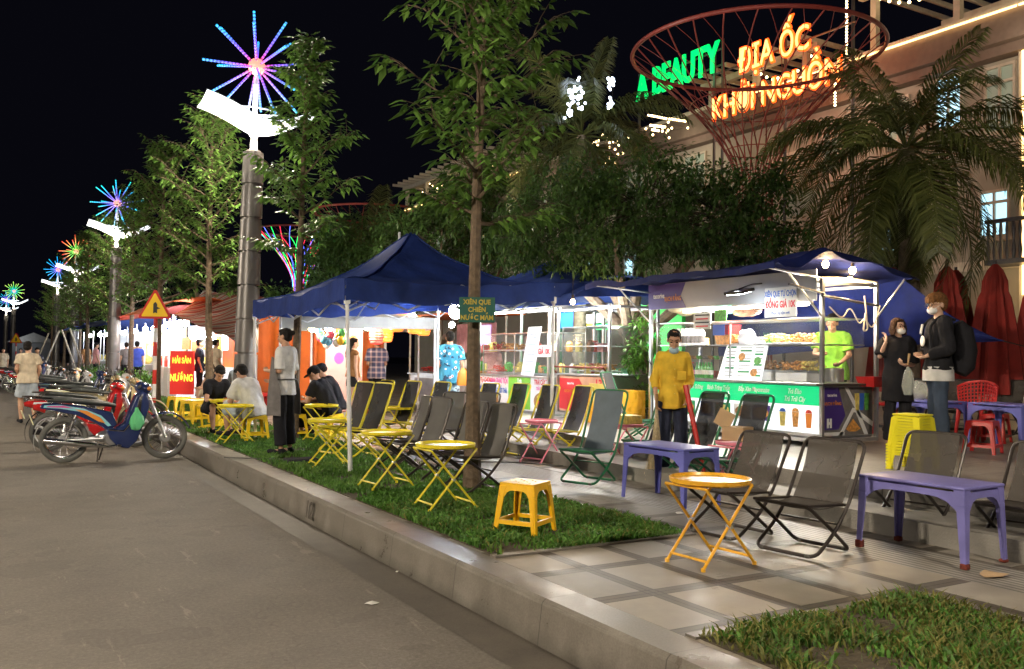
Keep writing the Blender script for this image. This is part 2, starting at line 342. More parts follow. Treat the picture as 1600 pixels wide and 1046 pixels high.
mid=nz(n,l,oc,4,8,.65); fine=nz(n,l,oc,90,3,.7)
c=mixc(n,l,.2,ramp(n,l,mid,[(.3,(.11,.096,.078)),(.7,(.21,.19,.165))]),ramp(n,l,fine,[(.3,(.08,.07,.06)),(.7,(.38,.35,.31))]))
dirt=mth(n,l,'ADD',sx.outputs['Z'],mth(n,l,'MULTIPLY',mid,.16)); dz=ramp(n,l,dirt,[(.08,(1,1,1)),(.17,(0,0,0))])
c=mixc(n,l,mth(n,l,'MULTIPLY',dz,.6),c,(.05,.045,.035))
jt=mth(n,l,'LESS_THAN',mth(n,l,'FRACT',mth(n,l,'DIVIDE',sx.outputs['Y'],1.0)),.008); c=mixc(n,l,mth(n,l,'MULTIPLY',jt,.7),c,(.03,.027,.023))
l.new(c,b.inputs['Base Color']); l.new(ramp(n,l,mid,[(.3,(.25,)*3),(.7,(.5,)*3)]),b.inputs['Roughness']); bumpn(n,l,b,fine,.15,.004)
m,n,l,b,oc=newm('pavers')
sx=n.new('ShaderNodeSeparateXYZ'); l.new(oc,sx.inputs[0])
ux=mth(n,l,'DIVIDE',mth(n,l,'ADD',sx.outputs['X'],.15-2.8+.47*20),.47); uy=mth(n,l,'DIVIDE',mth(n,l,'ADD',sx.outputs['Y'],-3.17+.62*40),.62)
fx=mth(n,l,'FRACT',ux); fy=mth(n,l,'FRACT',uy)
bx=mth(n,l,'LESS_THAN',fx,.19); by=mth(n,l,'LESS_THAN',fy,.17); band=mth(n,l,'MAXIMUM',bx,by)
# thin joints: at edges of bands and mid-band
def edge(f,p,w): return mth(n,l,'LESS_THAN',mth(n,l,'ABSOLUTE',mth(n,l,'SUBTRACT',f,p)),w)
j=mth(n,l,'MAXIMUM',edge(fx,.0,.016),edge(fx,.19,.010)); j=mth(n,l,'MAXIMUM',j,mth(n,l,'MAXIMUM',edge(fy,.0,.013),edge(fy,.17,.009)))
j=mth(n,l,'MAXIMUM',j,mth(n,l,'MAXIMUM',mth(n,l,'MULTIPLY',edge(fx,.095,.008),bx),mth(n,l,'MULTIPLY',edge(fy,.085,.007),by)))
cv=n.new('ShaderNodeCombineXYZ'); l.new(mth(n,l,'FLOOR',mth(n,l,'SUBTRACT',ux,.095)),cv.inputs[0]); l.new(mth(n,l,'FLOOR',mth(n,l,'SUBTRACT',uy,.085)),cv.inputs[1])
wn=n.new('ShaderNodeTexWhiteNoise'); l.new(cv.outputs[0],wn.inputs['Vector'])
mid=nz(n,l,oc,3.5,8,.7); fine=nz(n,l,oc,140,3,.7); big=nz(n,l,oc,.8,4,.6)
tile=ramp(n,l,wn.outputs['Value'],[(.0,(.20,.18,.15)),(.35,(.30,.275,.24)),(.7,(.38,.30,.20)),(1,(.42,.40,.37))])
tile=mixc(n,l,.5,tile,ramp(n,l,mid,[(.3,(.07,.06,.05)),(.7,(.38,.35,.30))]))
bandc=ramp(n,l,mid,[(.3,(.05,.04,.03)),(.7,(.14,.115,.09))])
c=mixc(n,l,band,tile,bandc); c=mixc(n,l,mth(n,l,'MULTIPLY',j,.8),c,(.025,.022,.018))
tx=mth(n,l,'MULTIPLY',mth(n,l,'GREATER_THAN',sx.outputs['X'],4.98),mth(n,l,'LESS_THAN',sx.outputs['X'],5.52))
gr=mth(n,l,'MULTIPLY',tx,mth(n,l,'LESS_THAN',mth(n,l,'FRACT',mth(n,l,'MULTIPLY',sx.outputs['X'],18)),.35))
c=mixc(n,l,tx,c,ramp(n,l,mid,[(.3,(.22,.205,.18)),(.7,(.36,.34,.31))])); c=mixc(n,l,mth(n,l,'MULTIPLY',gr,.8),c,(.05,.045,.04))
c=mixc(n,l,mth(n,l,'MULTIPLY',mth(n,l,'GREATER_THAN',mth(n,l,'ADD',mth(n,l,'MULTIPLY',big,.6),mth(n,l,'MULTIPLY',mid,.4)),.545),.4),c,(.10,.08,.06))
l.new(c,b.inputs['Base Color']); ro=ramp(n,l,mid,[(.3,(.36,)*3),(.7,(.62,)*3)]); l.new(ro,b.inputs['Roughness'])
h=mth(n,l,'SUBTRACT',mth(n,l,'MULTIPLY',fine,.15),mth(n,l,'MAXIMUM',j,gr)); bumpn(n,l,b,h,.45,.005)
m,n,l,b,oc=newm('plaza_stone')
mid=nz(n,l,oc,3,8,.7); fine=nz(n,l,oc,120,3,.7)
bk=n.new('ShaderNodeTexBrick'); bk.offset=0; bk.inputs['Scale'].default_value=1; bk.inputs['Brick Width'].default_value=.6; bk.inputs['Row Height'].default_value=.6; bk.inputs['Mortar Size'].default_value=.006; l.new(oc,bk.inputs['Vector'])
c=mixc(n,l,.3,ramp(n,l,mid,[(.3,(.17,.155,.14)),(.7,(.33,.31,.28))]),ramp(n,l,fine,[(.3,(.08,.07,.06)),(.7,(.4,.38,.34))])); c=mixc(n,l,mth(n,l,'MULTIPLY',bk.outputs['Fac'],.8),c,(.04,.035,.03))
l.new(c,b.inputs['Base Color']); b.inputs['Roughness'].default_value=.42; bumpn(n,l,b,fine,.2,.004)
# leaves
def leafmat(name,c1,c2,rough=.45,tr=.25):
    m,n,l,b,oc=newm(name); geo=n.new('ShaderNodeNewGeometry')
    r_=geo.outputs['Random Per Island']; bc=ramp(n,l,r_,[(0,c1),(1,c2)])
    if 'blade' in name:
        bc=mixc(n,l,ramp(n,l,nz(n,l,oc,1.6,4,.6),[(.42,(0,0,0)),(.62,(.85,)*3)]),bc,tuple(x*.45+y for x,y in zip(c2,(.035,.02,.0)))); bc=mixc(n,l,ramp(n,l,nz(n,l,oc,5,3,.6),[(.45,(0,0,0)),(.6,(.6,)*3)]),bc,tuple(x*.55 for x in c1))
    l.new(bc,b.inputs['Base Color']); b.inputs['Roughness'].default_value=rough
    b.inputs['Subsurface Weight'].default_value=0
    t=n.new('ShaderNodeBsdfTranslucent'); l.new(ramp(n,l,r_,[(0,tuple(x*1.3 for x in c1)),(1,tuple(x*1.4 for x in c2))]),t.inputs[0]); mx=n.new('ShaderNodeMixShader'); mx.inputs[0].default_value=tr
    l.new(b.outputs[0],mx.inputs[1]); l.new(t.outputs[0],mx.inputs[2]); l.new(mx.outputs[0],n['Material Output'].inputs[0])
leafmat('leaf',(.045,.11,.018),(.17,.32,.06)); leafmat('leaf_dark',(.03,.07,.015),(.07,.14,.03)); leafmat('palm_leaf',(.045,.06,.015),(.13,.145,.04)); leafmat('grass_blade',(.04,.12,.015),(.13,.31,.045),.6); leafmat('dry_blade',(.07,.11,.02),(.26,.24,.06),.7); leafmat('leaf_bright',(.05,.14,.015),(.12,.30,.04))
mat('panel_cream',(.62,.52,.38),.6); mat('panel_lime',(.18,.50,.04),.4); mat('panel_faded',(.30,.25,.25),.5,var=.3,scale=3); mat('banner_pink',(.45,.28,.27),.5); mat('truss_paint',(.55,.57,.62),.35,.3); mat('sign_pale',(.75,.65,.15),.5); mat('pale_pole',(.45,.40,.32),.8); em('lightbox_redsoft',(.8,.03,.02),.12); em('tube_warm_white',(1,.88,.68),12); mat('bottle_green',(.05,.35,.06),.2)

mat('limb_dark',(.05,.04,.03),.9)
M['panel_white_lit']=None
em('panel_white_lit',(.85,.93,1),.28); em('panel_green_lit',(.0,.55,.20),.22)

mat('fascia_white_shaded',(.42,.43,.45),.4,var=.03); mat('kiosk_green',(.03,.55,.08),.5,var=.05)  # fascia is the white panel colour darkened, its lack of light painted in

em('menu_sheet_glow',(.9,.95,.95),.30)  # menu board gets its own glow in place of the tube's light
mat('tent_grey',(.16,.17,.18),.7)
# canvas that lets light through
for nm_,cc in (('blue_canvas',(.022,.05,.24)),):
    m,n,l,b,oc=newm(nm_+'_'); c=ramp(n,l,nz(n,l,oc,3,6),[(.3,tuple(x*.75 for x in cc)),(.7,tuple(x*1.25 for x in cc))]); l.new(c,b.inputs['Base Color']); b.inputs['Roughness'].default_value=.75; b.inputs['Specular IOR Level'].default_value=.2
    bumpn(n,l,b,nz(n,l,oc,9,5),.5,.03); t=n.new('ShaderNodeBsdfTranslucent'); l.new(c,t.inputs[0]); mx=n.new('ShaderNodeMixShader'); mx.inputs[0].default_value=.3; l.new(b.outputs[0],mx.inputs[1]); l.new(t.outputs[0],mx.inputs[2]); l.new(mx.outputs[0],n['Material Output'].inputs[0]); M[nm_]=m; m.name=nm_
# ---------------- the setting
def slab(name,poly,z0,z1,m): 
    b=MB(); b.prism(poly,z1-z0,org=(0,0,z0)); return tag(b.build(name,m,smooth=0),kind='structure')
slab('ground',[(-600,-600),(900,-600),(900,900),(-600,900)],-.5,-.03,'asphalt_dark')
b=MB(); b.grid(1,1,lambda u,v:(-40+42.56*u,-30+330*v,0)); tag(b.build('road','road',smooth=0),kind='structure')
b=MB(); b.grid(1,1,lambda u,v:(2.24+.33*u,-30+330*v,.004)); tag(b.build('gutter','gutter',smooth=0),kind='structure')
b=MB(); b.prism([(2.50,-.2),(2.80,-.2),(2.80,.244),(2.575,.244),(2.55,.225)],-330,org=(0,-30,0),X=(1,0,0),Y=(0,0,1)); tag(b.build('kerb','kerb_stone',smooth=0,bevel=.012,seg=2),kind='structure')
slab('pavement',[(2.80,-30),(60,-30),(60,300),(2.80,300)],-.2,.24,'pavers')
E1=[(5.62,-30),(5.68,2),(5.73,4.5),(5.95,10),(6.6,13),(8.1,15.4),(11,17.4),(16,18.6),(60,19)]
E2=[(6.22,-30),(6.27,2),(6.32,4.5),(6.55,9.8),(7.15,12.5),(8.5,14.8),(11.2,16.8),(16,18),(60,18.4)]
slab('lower_step',E1+[(60,-30)],.2,.385,'concrete'); slab('plaza',E2+[(60,-30)],.3,.52,'plaza_stone')
b=MB(); b.box((2.497,11.55,.12),(.004,.02,.01)); 
slab('planting_soil',[(2.83,5.02),(4.40,5.02),(4.40,60),(2.83,60)],.2,.247,'soil'); slab('planting_bed',[(2.83,-30),(4.40,-30),(4.40,3.10),(2.83,3.10)],.2,.247,'soil')
b=MB(); b.prism([(2.80,3.10),(4.47,3.10),(4.47,3.17),(2.80,3.17)],.012,org=(0,0,.243)); b.box2((4.40,-30,.243),(4.47,3.099,.255)); b.box2((2.80,4.95,.243),(4.47,5.018,.255)); b.box2((4.402,5.02,.243),(4.47,60,.255)); tag(b.build('border_kerb','kerb_stone',smooth=0),kind='structure')
b=MB(); b.ell((120,260,-4),(60,40,14),n=24); b.ell((-30,330,-5),(90,30,10),n=24)
rng=np.random.default_rng(7)
def grass(name,m,regs,h0,w0,lean=.6):
    V_=[];Fq=[];Ft=[];k=0
    for (x0,x1,y0,y1,den) in regs:
        n_=int((x1-x0)*(y1-y0)*den); x=rng.uniform(x0,x1,n_); y=rng.uniform(y0,y1,n_)
        keep=(np.sin(x*9+y*3)+np.sin(y*7-x*4)+np.sin(x*3.1-y*2.3+1)+rng.normal(0,.9,n_))>-1.15; x=x[keep];y=y[keep];n_=len(x)
        cl=.65+.35*np.sin(x*6.1+1)*np.sin(y*4.7)+rng.uniform(0,.5,n_)
        h=h0*cl*rng.uniform(.5,1.2,n_); w=w0*rng.uniform(.6,1.3,n_); a=rng.uniform(0,2*PI,n_); t=rng.uniform(0,2*PI,n_); ln=h*lean*rng.uniform(.3,1.6,n_)
        dx=np.cos(a)*w/2;dy=np.sin(a)*w/2; lx=np.cos(t)*ln; ly=np.sin(t)*ln; z0=.247
        P=np.empty((n_,5,3))
        P[:,0]=np.c_[x-dx,y-dy,np.full(n_,z0)]; P[:,1]=np.c_[x+dx,y+dy,np.full(n_,z0)]
        P[:,2]=np.c_[x+dx*1.1+lx*.4,y+dy*1.1+ly*.4,z0+h*.65]; P[:,3]=np.c_[x-dx*1.1+lx*.4,y-dy*1.1+ly*.4,z0+h*.65]; P[:,4]=np.c_[x+lx,y+ly,z0+h*.9]
        V_.append(P.reshape(-1,3)); i=np.arange(n_)*5+k; Fq.append(np.c_[i,i+1,i+2,i+3]); Ft.append(np.c_[i+3,i+2,i+4]); k+=n_*5
    P=np.concatenate(V_); q=np.concatenate(Fq); t=np.concatenate(Ft)
    me=bpy.data.meshes.new(name); me.vertices.add(len(P)); me.vertices.foreach_set('co',P.ravel())
    L=np.concatenate([q.ravel(),t.ravel()]); me.loops.add(len(L)); me.loops.foreach_set('vertex_index',L)
    me.polygons.add(len(q)+len(t)); st=np.concatenate([np.arange(len(q))*4,len(q)*4+np.arange(len(t))*3]); me.polygons.foreach_set('loop_start',st)
    me.update(calc_edges=True); me.validate(); me.materials.append(M[m]); o=bpy.data.objects.new(name,me); COL.objects.link(o); return o
tag(grass('grass','grass_blade',[(2.83,4.42,4.98,8,6500),(2.83,4.42,8,14,2600),(2.83,4.42,14,30,900),(2.9,4.3,.6,3.12,2600)],.05,.014),'short leafy green grass in the planting strips along the kerb','grass',kind='stuff')
tag(grass('dry_grass','dry_blade',[(2.83,4.42,.6,3.12,3200),(2.83,4.42,4.98,7,900)],.055,.009,.9),'dry yellowed grass blades mixed into the planting strips','grass',kind='stuff')
# ---------------- leafy things
def leaf(mb,p,d,L,w,up=V((0,0,1))):
    d=d.normalized(); s=d.cross(up)
    if s.length<.05: s=V((1,0,0))
    s.normalize(); nrm=s.cross(d)
    a=p; m_=p+d*L*.45; t=p+d*L+V((0,0,-L*.18)); l_=m_+s*w/2-nrm*w*.18; r_=m_-s*w/2-nrm*w*.18
    mb.add([a,l_,t,r_,m_],[(0,1,4),(1,2,4),(2,3,4),(3,0,4)])
def rv(R,a=1): return V((R.uniform(-a,a),R.uniform(-a,a),R.uniform(-a,a)))
def tree(label,x,y,H,tr,zs,Rm,seed,nl=30,ls=.15,z0=.247,group='young street trees in the planting strip',dens=1.0,lm='leaf',lean=(0,0),name='street_tree',shape=None):
    R=random.Random(seed); root=thing(name,label,'tree',(x,y,z0),0,group)
    tk=MB(); pts=[];N=10
    wx,wy=R.uniform(-1,1),R.uniform(-1,1)
    def tp(t): return V((lean[0]*t+.05*wx*math.sin(t*5+wx),lean[1]*t+.05*wy*math.sin(t*4+wy),H*t))
    for i in range(N+1): pts.append(tp(i/N))
    tk.tube(pts,[tr*(1.25 if i==0 else 1-.78*i/N) for i in range(N+1)],9)
    cr=MB()
    for i in range(nl):
        t=(zs+(H-zs)*((i+R.random()*.8)/nl)**.95)/H; p=tp(min(t,1)); q=(t*H-zs)/(H-zs)
        prof=shape(q) if shape else (.55+.75*math.sin(PI*min(1,q*.9+.12)))*(1-q*.45)
        L=Rm*prof*R.uniform(.6,1.15); a=i*2.399+R.uniform(-.5,.5); ti=R.uniform(.15,.6)+q*.5
        d=V((math.cos(a)*math.cos(ti),math.sin(a)*math.cos(ti),math.sin(ti)))
        lp=[p]; S=5
        for k in range(1,S+1):
            dd=(d+V((0,0,.12*k-.25))*.5+rv(R,.15)).normalized(); lp.append(lp[-1]+dd*L/S)
        tk.tube(lp,[max(.004,tr*.28*(1-k/S*.8)*(1-q*.5)) for k in range(S+1)],5)
        for k in range(1,S+1):
            for tw in range(3 if k>1 else 1):
                b_=lp[k]+(lp[k-1]-lp[k])*R.random(); ta=R.uniform(0,2*PI); td=(V((math.cos(ta),math.sin(ta),R.uniform(-.2,.5)))+d*.8).normalized(); tl=Rm*R.uniform(.18,.42)*(1.15-q*.3)
                e=b_+td*tl; mid=b_+td*tl*.5+V((0,0,.03)); 
                if ls>.1: tk.tube([b_,mid,e],[.005,.004,.002],3)
                nn=max(3,int(R.uniform(5,9)*dens))
                for s_ in range(nn):
                    u=(s_+1)/nn; pp=b_*(1-u)+e*u; sd=td.cross(V((0,0,1))).normalized()*(1 if s_%2 else -1)
                    ld=(sd*.9+td*.5+V((0,0,R.uniform(-1.1,-.1)))+rv(R,.3)); leaf(cr,pp,ld,ls*R.uniform(.4,1.3),ls*.42*R.uniform(.8,1.2))
                leaf(cr,e,td+V((0,0,-.5)),ls,ls*.4)
    tk.build('trunk','bark',root); cr.build('crown',lm,root,smooth=0)
    return root
TS=[(3.98,7.53),(3.85,13.2),(3.9,18.6),(3.85,24.3),(3.8,29.5),(3.9,35.5),(3.8,41),(3.9,47.5),(3.8,55)]
tree('tall young tree with a thin dark trunk carrying the green board',3.98,7.53,6.3,.075,2.5,1.0,3,36,.165,lean=(.10,-.02))
tree('young tree right of the thick lamp pole with leaves against its lamp wing',3.97,13.2,5.9,.075,2.7,.76,5,28,.15,lean=(.12,0))
tC=tree('leafy tree left of the thick lamp pole, before the striped awning',3.9,18.6,6.2,.09,2.4,1.18,8,34,.15,lean=(-.1,.1))
tD=tree('dense tree beside the triangular warning sign',3.75,24.3,6.4,.10,2.6,1.3,9,32,.155,lean=(.1,.1))
tl=['tree beside the second lamp pole, trunk in front of the white lit stalls','tree just left of the second lamp pole','bushy tree next to the third lamp pole','tree between the third and fourth lamp poles','distant tree behind the fourth lamp pole','farthest small tree at the end of the row']
for i,(x,y) in enumerate([(3.8,29.5),(3.9,36),(3.7,42),(3.9,49),(3.8,57),(3.8,67)]):
    copy_tree(tC if i%2 else tD,loc=(x,y,.247),rz=1.3*i+.7,label=tl[i],scale=[.93,1,.97,.95,.9,.95][i])
def bush_tree(name,label,cx,cy,z0,base,blobs,seed,n=9000,ls=.09,tr=.12,lm='leaf_dark',group=None,cat='tree',bark='pale_bark'):
    R=random.Random(seed); root=thing(name,label,cat,(cx,cy,z0),0,group); cr=MB(); tk=MB()
    vol=sum(b_[3]*b_[4]*b_[5] for b_ in blobs)
    for (bx,by,bz,rx,ry,rz_) in blobs:
        c=V((bx,by,bz)); 
        if tr: 
            mid=V((base[0],base[1],bz*.45)); tk.tube([V((0,0,0)),mid,c*.8+mid*.2,c+V((0,0,rz_*.5))],[tr,tr*.75,tr*.4,tr*.12],8,smooth=.3)
        k=int(n*rx*ry*rz_/vol); clumps=int(k/26)+1
        for _ in range(clumps):
            d=rv(R).normalized(); rr=R.uniform(.45,1.03)**.5; q=c+V((d.x*rx,d.y*ry,d.z*rz_))*rr
            q+=V((0,0,noise.noise(q*1.3)*.25)); cs=R.uniform(.12,.30)*(rz_**.3)
            if tr and _%3==0: tk.tube([c+(q-c)*.35,c+(q-c)*.7+rv(R,.08),q],[tr*.08,tr*.05,.004],3,mi=1)
            for s_ in range(26):
                o_=rv(R).normalized()*R.random()**.5*cs; leaf(cr,q+o_,o_+V((0,0,-.05))+rv(R,.1),ls*R.uniform(.6,1.3),ls*.45)
    if tr: tk.build('trunk',[bark,'limb_dark'],root)
    cr.build('crown' if tr else 'foliage',lm,root,smooth=0); return root
def localb(c,L): # blobs from picture coordinates: px,py,depth,rx,ry,rz
    return [tuple(dep(px,py,d)-c)+(rx,ry,rz_) for px,py,d,rx,ry,rz_ in L]
c=at(985,640,.52); c=V((9.6,11.6,.52))
bush_tree('ficus_tree','broad dark tree with a leaning pale trunk between the two nearest stalls',c.x,c.y,.52,(-.15,.5),localb(c,[(900,335,14.5,1.1,1.2,.75),(1010,325,14.2,1.35,1.3,.85),(1130,340,13.6,1.1,1.2,.8),(1195,372,13,.6,.8,.5),(830,370,15,.75,.9,.6),(960,395,13.5,.9,.9,.4)]),11,24000,.10,.16)
c=V((10.2,21,.24)); bush_tree('background_tree','dark leafy tree behind the peaked blue gazebo',c.x,c.y,.24,(0,.3),localb(c,[(690,390,21,1.7,1.7,1.1),(760,330,22,1.5,1.5,1.2),(800,410,20,1.2,1.2,.8),(720,345,23,1.3,1.3,1.0)]),12,20000,.13,.15,group='dark trees beyond the stalls')
c=V((9.5,27,.24)); bush_tree('background_tree','low dark tree between the lamp pole and the gazebo roof',c.x,c.y,.24,(0,.3),localb(c,[(545,425,27,1.5,1.6,1.2),(570,400,27,1.8,1.8,1.3),(620,430,26,1.6,1.6,1),(455,470,28,1.0,1.1,.6)]),13,14000,.16,.15,group='dark trees beyond the stalls')
c=V((11,52,.24)); bush_tree('background_tree','dark mass of tree behind the row of street trees',c.x,c.y,.24,(0,.3),localb(c,[(300,440,50,3,3,3),(230,470,52,3,3,2.5),(160,475,60,3.4,3,2.4)]),14,6000,.3,.3,group='dark trees beyond the stalls')
c=V((7.4,15.8,.24))
# plants by the ficus trunk
c=V((9.0,11.0,.52)); bush_tree('shrub','green leafy shrub growing at the foot of the leaning pale trunk',c.x,c.y,.52,(0,0),[(0,0,.75,.38,.38,.6),(.25,-.3,.45,.3,.3,.4),(-.1,.2,1.3,.3,.3,.4)],21,1500,.11,.03,lm='leaf_bright',cat='plant')
def palm(label,x,y,z0,H,nf,FL,seed,tr=.14,lm='palm_leaf',updown=(-.7,1.35),rot=0):
    R=random.Random(seed); root=thing('palm_tree',label,'palm tree',(x,y,z0),rot,'coconut palms before the building')
    t=MB(); N=14; t.tube([V((.12*math.sin(i/N*2),.1*(i/N),H*i/N)) for i in range(N+1)],[tr*(1.3 if i==0 else 1.05-.3*i/N+.03*(i%2)) for i in range(N+1)],12); t.build('trunk','pale_bark',root)
    top=V((.12*math.sin(2),.1,H))
    for i in range(nf):
        a=i*2.399+R.uniform(-.25,.25); q=i/nf; ti=updown[1]*(1-q)+updown[0]*q+R.uniform(-.12,.12); L=FL*R.uniform(.8,1.1)*(.75 if q<.12 else 1)
        h=V((math.cos(a),math.sin(a),0)); S=12; P=[top]; ang=ti
        for k in range(S):
            ang-= (.075+.05*k/S)*(1.2 if ti<1 else .6); P.append(P[-1]+(h*math.cos(ang)+V((0,0,math.sin(ang))))*L/S)
        f=MB(); f.tube(P,[.022*(1-k/S*.85) for k in range(S+1)],4)
        nl=70
        for k in range(nl):
            u=.14+.86*k/nl; j=min(S-1,int(u*S)); p=P[j].lerp(P[j+1],u*S-j); d=(P[j+1]-P[j]).normalized(); sd=d.cross(V((0,0,1))).normalized(); un=sd.cross(d)
            ll=L*.26*(math.sin(PI*min(1,u*.82+.12)))**.6
            for s_ in (1,-1):
                e=d*.62+sd*s_*.75+un*R.uniform(-.1,.3); e.normalize(); m1=p+e*ll*.5; m2=m1+(e+V((0,0,-.75-R.random()*.7))).normalized()*ll*.5; w=.0135*L/2
                wv=d*w
                f.add([p-wv*.5,p+wv*.5,m1+wv,m1-wv,m2],[(0,1,2,3),(3,2,4)])
        f.build('frond',lm,root,smooth=0)
    return root
c=dep(1418,400,13.5); palm('large coconut palm behind the nearest food stall, fronds hanging over it',c.x,c.y,.52,4.25,34,2.8,31,.17,updown=(-1.0,1.25))
c=dep(905,300,18); palm('slender palm left of the green lit sign',c.x,c.y,.52,5.5,28,2.5,33,.14,updown=(-.9,1.5))
c=dep(575,400,31); palm('palm showing above the peaked blue gazebo',c.x,c.y,.24,4.9,16,2.6,35,.15)
# ---------------- street lamps with star-burst ornaments
def burst_mat(name,stops,s=4):
    m,n,l,b,oc=newm(name); vl=n.new('ShaderNodeVectorMath'); vl.operation='LENGTH'; l.new(oc,vl.inputs[0]); d=vl.outputs['Value']
    c=ramp(n,l,mth(n,l,'DIVIDE',d,.9),stops); b.inputs['Base Color'].default_value=(.1,.1,.1,1); l.new(c,b.inputs['Emission Color'])
    w=mth(n,l,'ADD',mth(n,l,'MULTIPLY',mth(n,l,'SINE',mth(n,l,'MULTIPLY',d,2*PI/.055)),.45*s),.6*s); l.new(w,b.inputs['Emission Strength'])
burst_mat('burst_purple',[(.1,(1,.03,.05)),(.3,(.30,.06,.8)),(.6,(.08,.10,1)),(1,(0,.50,1))],1.0)
burst_mat('burst_cyan',[(.15,(.35,.2,.9)),(.45,(.12,.12,1)),(.7,(0,.5,1)),(1,(0,.8,.7))],.9)
burst_mat('burst_red',[(.1,(.5,1,.1)),(.4,(.1,.8,.1)),(.6,(1,.35,.1)),(1,(1,.03,.02))],1.1)
burst_mat('burst_blue',[(.1,(.3,.1,1)),(.5,(0,.3,1)),(1,(0,.6,1))],.9)
burst_mat('burst_green',[(.1,(0,.3,1)),(.4,(0,.8,.3)),(.8,(.5,1,.1)),(1,(.9,1,.3))],1.0)
def street_lamp(x,y,bm,label,seed,power=260,spokes=22):
    R=random.Random(seed); root=thing('street_lamp',label,'street lamp',(x,y,.243),0,'ornamental street lamps in a row')
    b=MB(); b.lathe([(.27,0),(.27,.05),(.225,.07),(.225,.1)],n=28); b.build('base','steel',root)
    b=MB(); pr=[]; z=.1
    for k in range(8):
        r=.205-.004*k; pr+= [(r+.010,z),(r-.002,z+.56),(r-.05,z+.565),(r-.05,z+.598)]; z+=.6
    b.lathe(pr,n=32); b.build('pole','pole_clad',root)
    b=MB(); b.lathe([(.06,4.9),(.06,5.15),(.10,5.2),(.10,5.27),(.045,5.3),(.045,6.1)],n=16); b.build('neck','white_paint',root)
    def wz(u): return 5.36+ (.42*min(1,abs(u))**1.3-.10*max(0,abs(u)-.75) if u<0 else .28*u**1.5) -.05*math.sin(u*4)
    b=MB(); b.grid(28,6,lambda u,v:(-.92+2.0*u,(-.40+.8*v)*(1-.75*max(0,2*u-1)**2),wz(-.92+2.0*u)+.03*(2*v-1)**2-.10*v),th=-.03); b.build('wing_reflector','wing_glow',root)
    b=MB(); b.tube([(.42*math.cos(a),.25*math.sin(a),5.62) for a in [2*PI*k/24 for k in range(24)]],.014,6,closed=True); b.tube([(-.42,0,5.62),(0,0,5.45),(.42,0,5.62)],.012,5); b.build('support_ring','white_paint',root)
    st=thing('starburst',None,None,(0,0,6.42)); st.parent=root
    b=MB(); b.ell((0,0,0),(.13,.13,.13),n=16); b.build('hub','burst_hub',st)
    for k in range(spokes):
        ph=math.acos(1-2*(k+.5)/spokes); a=k*2.39996+.4; d=V((math.sin(ph)*math.cos(a),math.cos(ph),math.sin(ph)*math.sin(a))); L=R.uniform(.8,.92)
        b=MB(); b.tube([d*.12,d*L],.017,6); b.build('light_spoke',bm,st)
    b=MB(); b.tube([(0,0,-.3),(0,0,-.1)],.03,8); b.build('stem','white_paint',st)
    lamp('POINT',(0,0,5.10),power,(1,.86,.66),.3,root); lamp('POINT',(0,0,5.62),power*.08,(.85,.93,1),.2,root)
    return root
mat('pole_clad',(.17,.16,.155),.4,.4,.2,3); mat('burst_hub',(.45,.3,.25),.5,emit=.5,ecol=(1,.3,.2))
L16=16.1
lp0=street_lamp(3.95,16.1,'burst_purple','nearest street lamp in view with a purple and blue light burst above bright wings',1,420)
lp0.rotation_euler=(0,rad(.9),0)
for ch in lp0.children:
    if ch.name.startswith('starburst'): ch.scale=(1.15,)*3
street_lamp(3.78,33.6,'burst_cyan','second street lamp with a cyan tipped light burst',2,300)
street_lamp(3.85,51,'burst_red','third street lamp with a red and green light burst',3,200)
street_lamp(3.75,63,'burst_blue','fourth street lamp with a deep blue light burst',4,200)
street_lamp(1.9,88,'burst_green','fifth street lamp with a green and yellow light burst',5,200)
street_lamp(1.6,104,'burst_cyan','last street lamp at the left edge with a small blue light burst',6,200)
street_lamp(3.78,-1.5,'burst_purple','street lamp beside the camera outside the picture',7,560)
street_lamp(-7.5,4.5,'burst_purple','street lamp across the road outside the picture',8,2300)
street_lamp(-7.8,22,'burst_cyan','added fill light built as a farther street lamp across the road outside the picture',9,1500)  # unseen lamp added to fill the near sides from the road
# ---------------- the building
bl=thing('hotel_building','large beige three storey building with lit cornices and rooftop pergolas','building',(22,12.5,.5))
def P_(x,y,z): return V((x-22,y-12.5,z-.5))
b=MB(); b.box2(P_(22,-6,.5),P_(34,49,10.05)); b.build('wall','facade',bl,smooth=0)
b=MB(); b.box2(P_(21.35,-6.3,9.45),P_(34,49.3,10.2)); b.box2(P_(21.6,-6.2,9.2),P_(22,49.2,9.448)); b.build('fascia','dark_band',bl,smooth=0)
b=MB(); b.box2(P_(21.3,-6.3,10.203),P_(22.2,49.3,10.32)); b.build('cornice','trim',bl,smooth=0)
b=MB(); b.box2(P_(21.27,12.4,10.16),P_(21.3,21,10.21)); b.box2(P_(21.27,36,10.16),P_(21.3,49.3,10.21)); b.box2(P_(21.27,-6,10.16),P_(21.3,12.35,10.21)); b.build('light_strip','strip_warm',bl,smooth=0)
for z in (3.9,6.95):
    b=MB(); b.box2(P_(21.9,-6,z),P_(21.998,49,z+.25)); b.build('string_course','trim',bl,smooth=0)
b=MB(); b.box2(P_(21.75,12.35,.5),P_(21.999,12.62,9.4)); b.build('pilaster','trim',bl,smooth=0)
b=MB(); b.box2(P_(21.70,12.44,3.2),P_(21.748,12.52,9.3)); b.build('light_strip','strip_warm',bl,smooth=0)
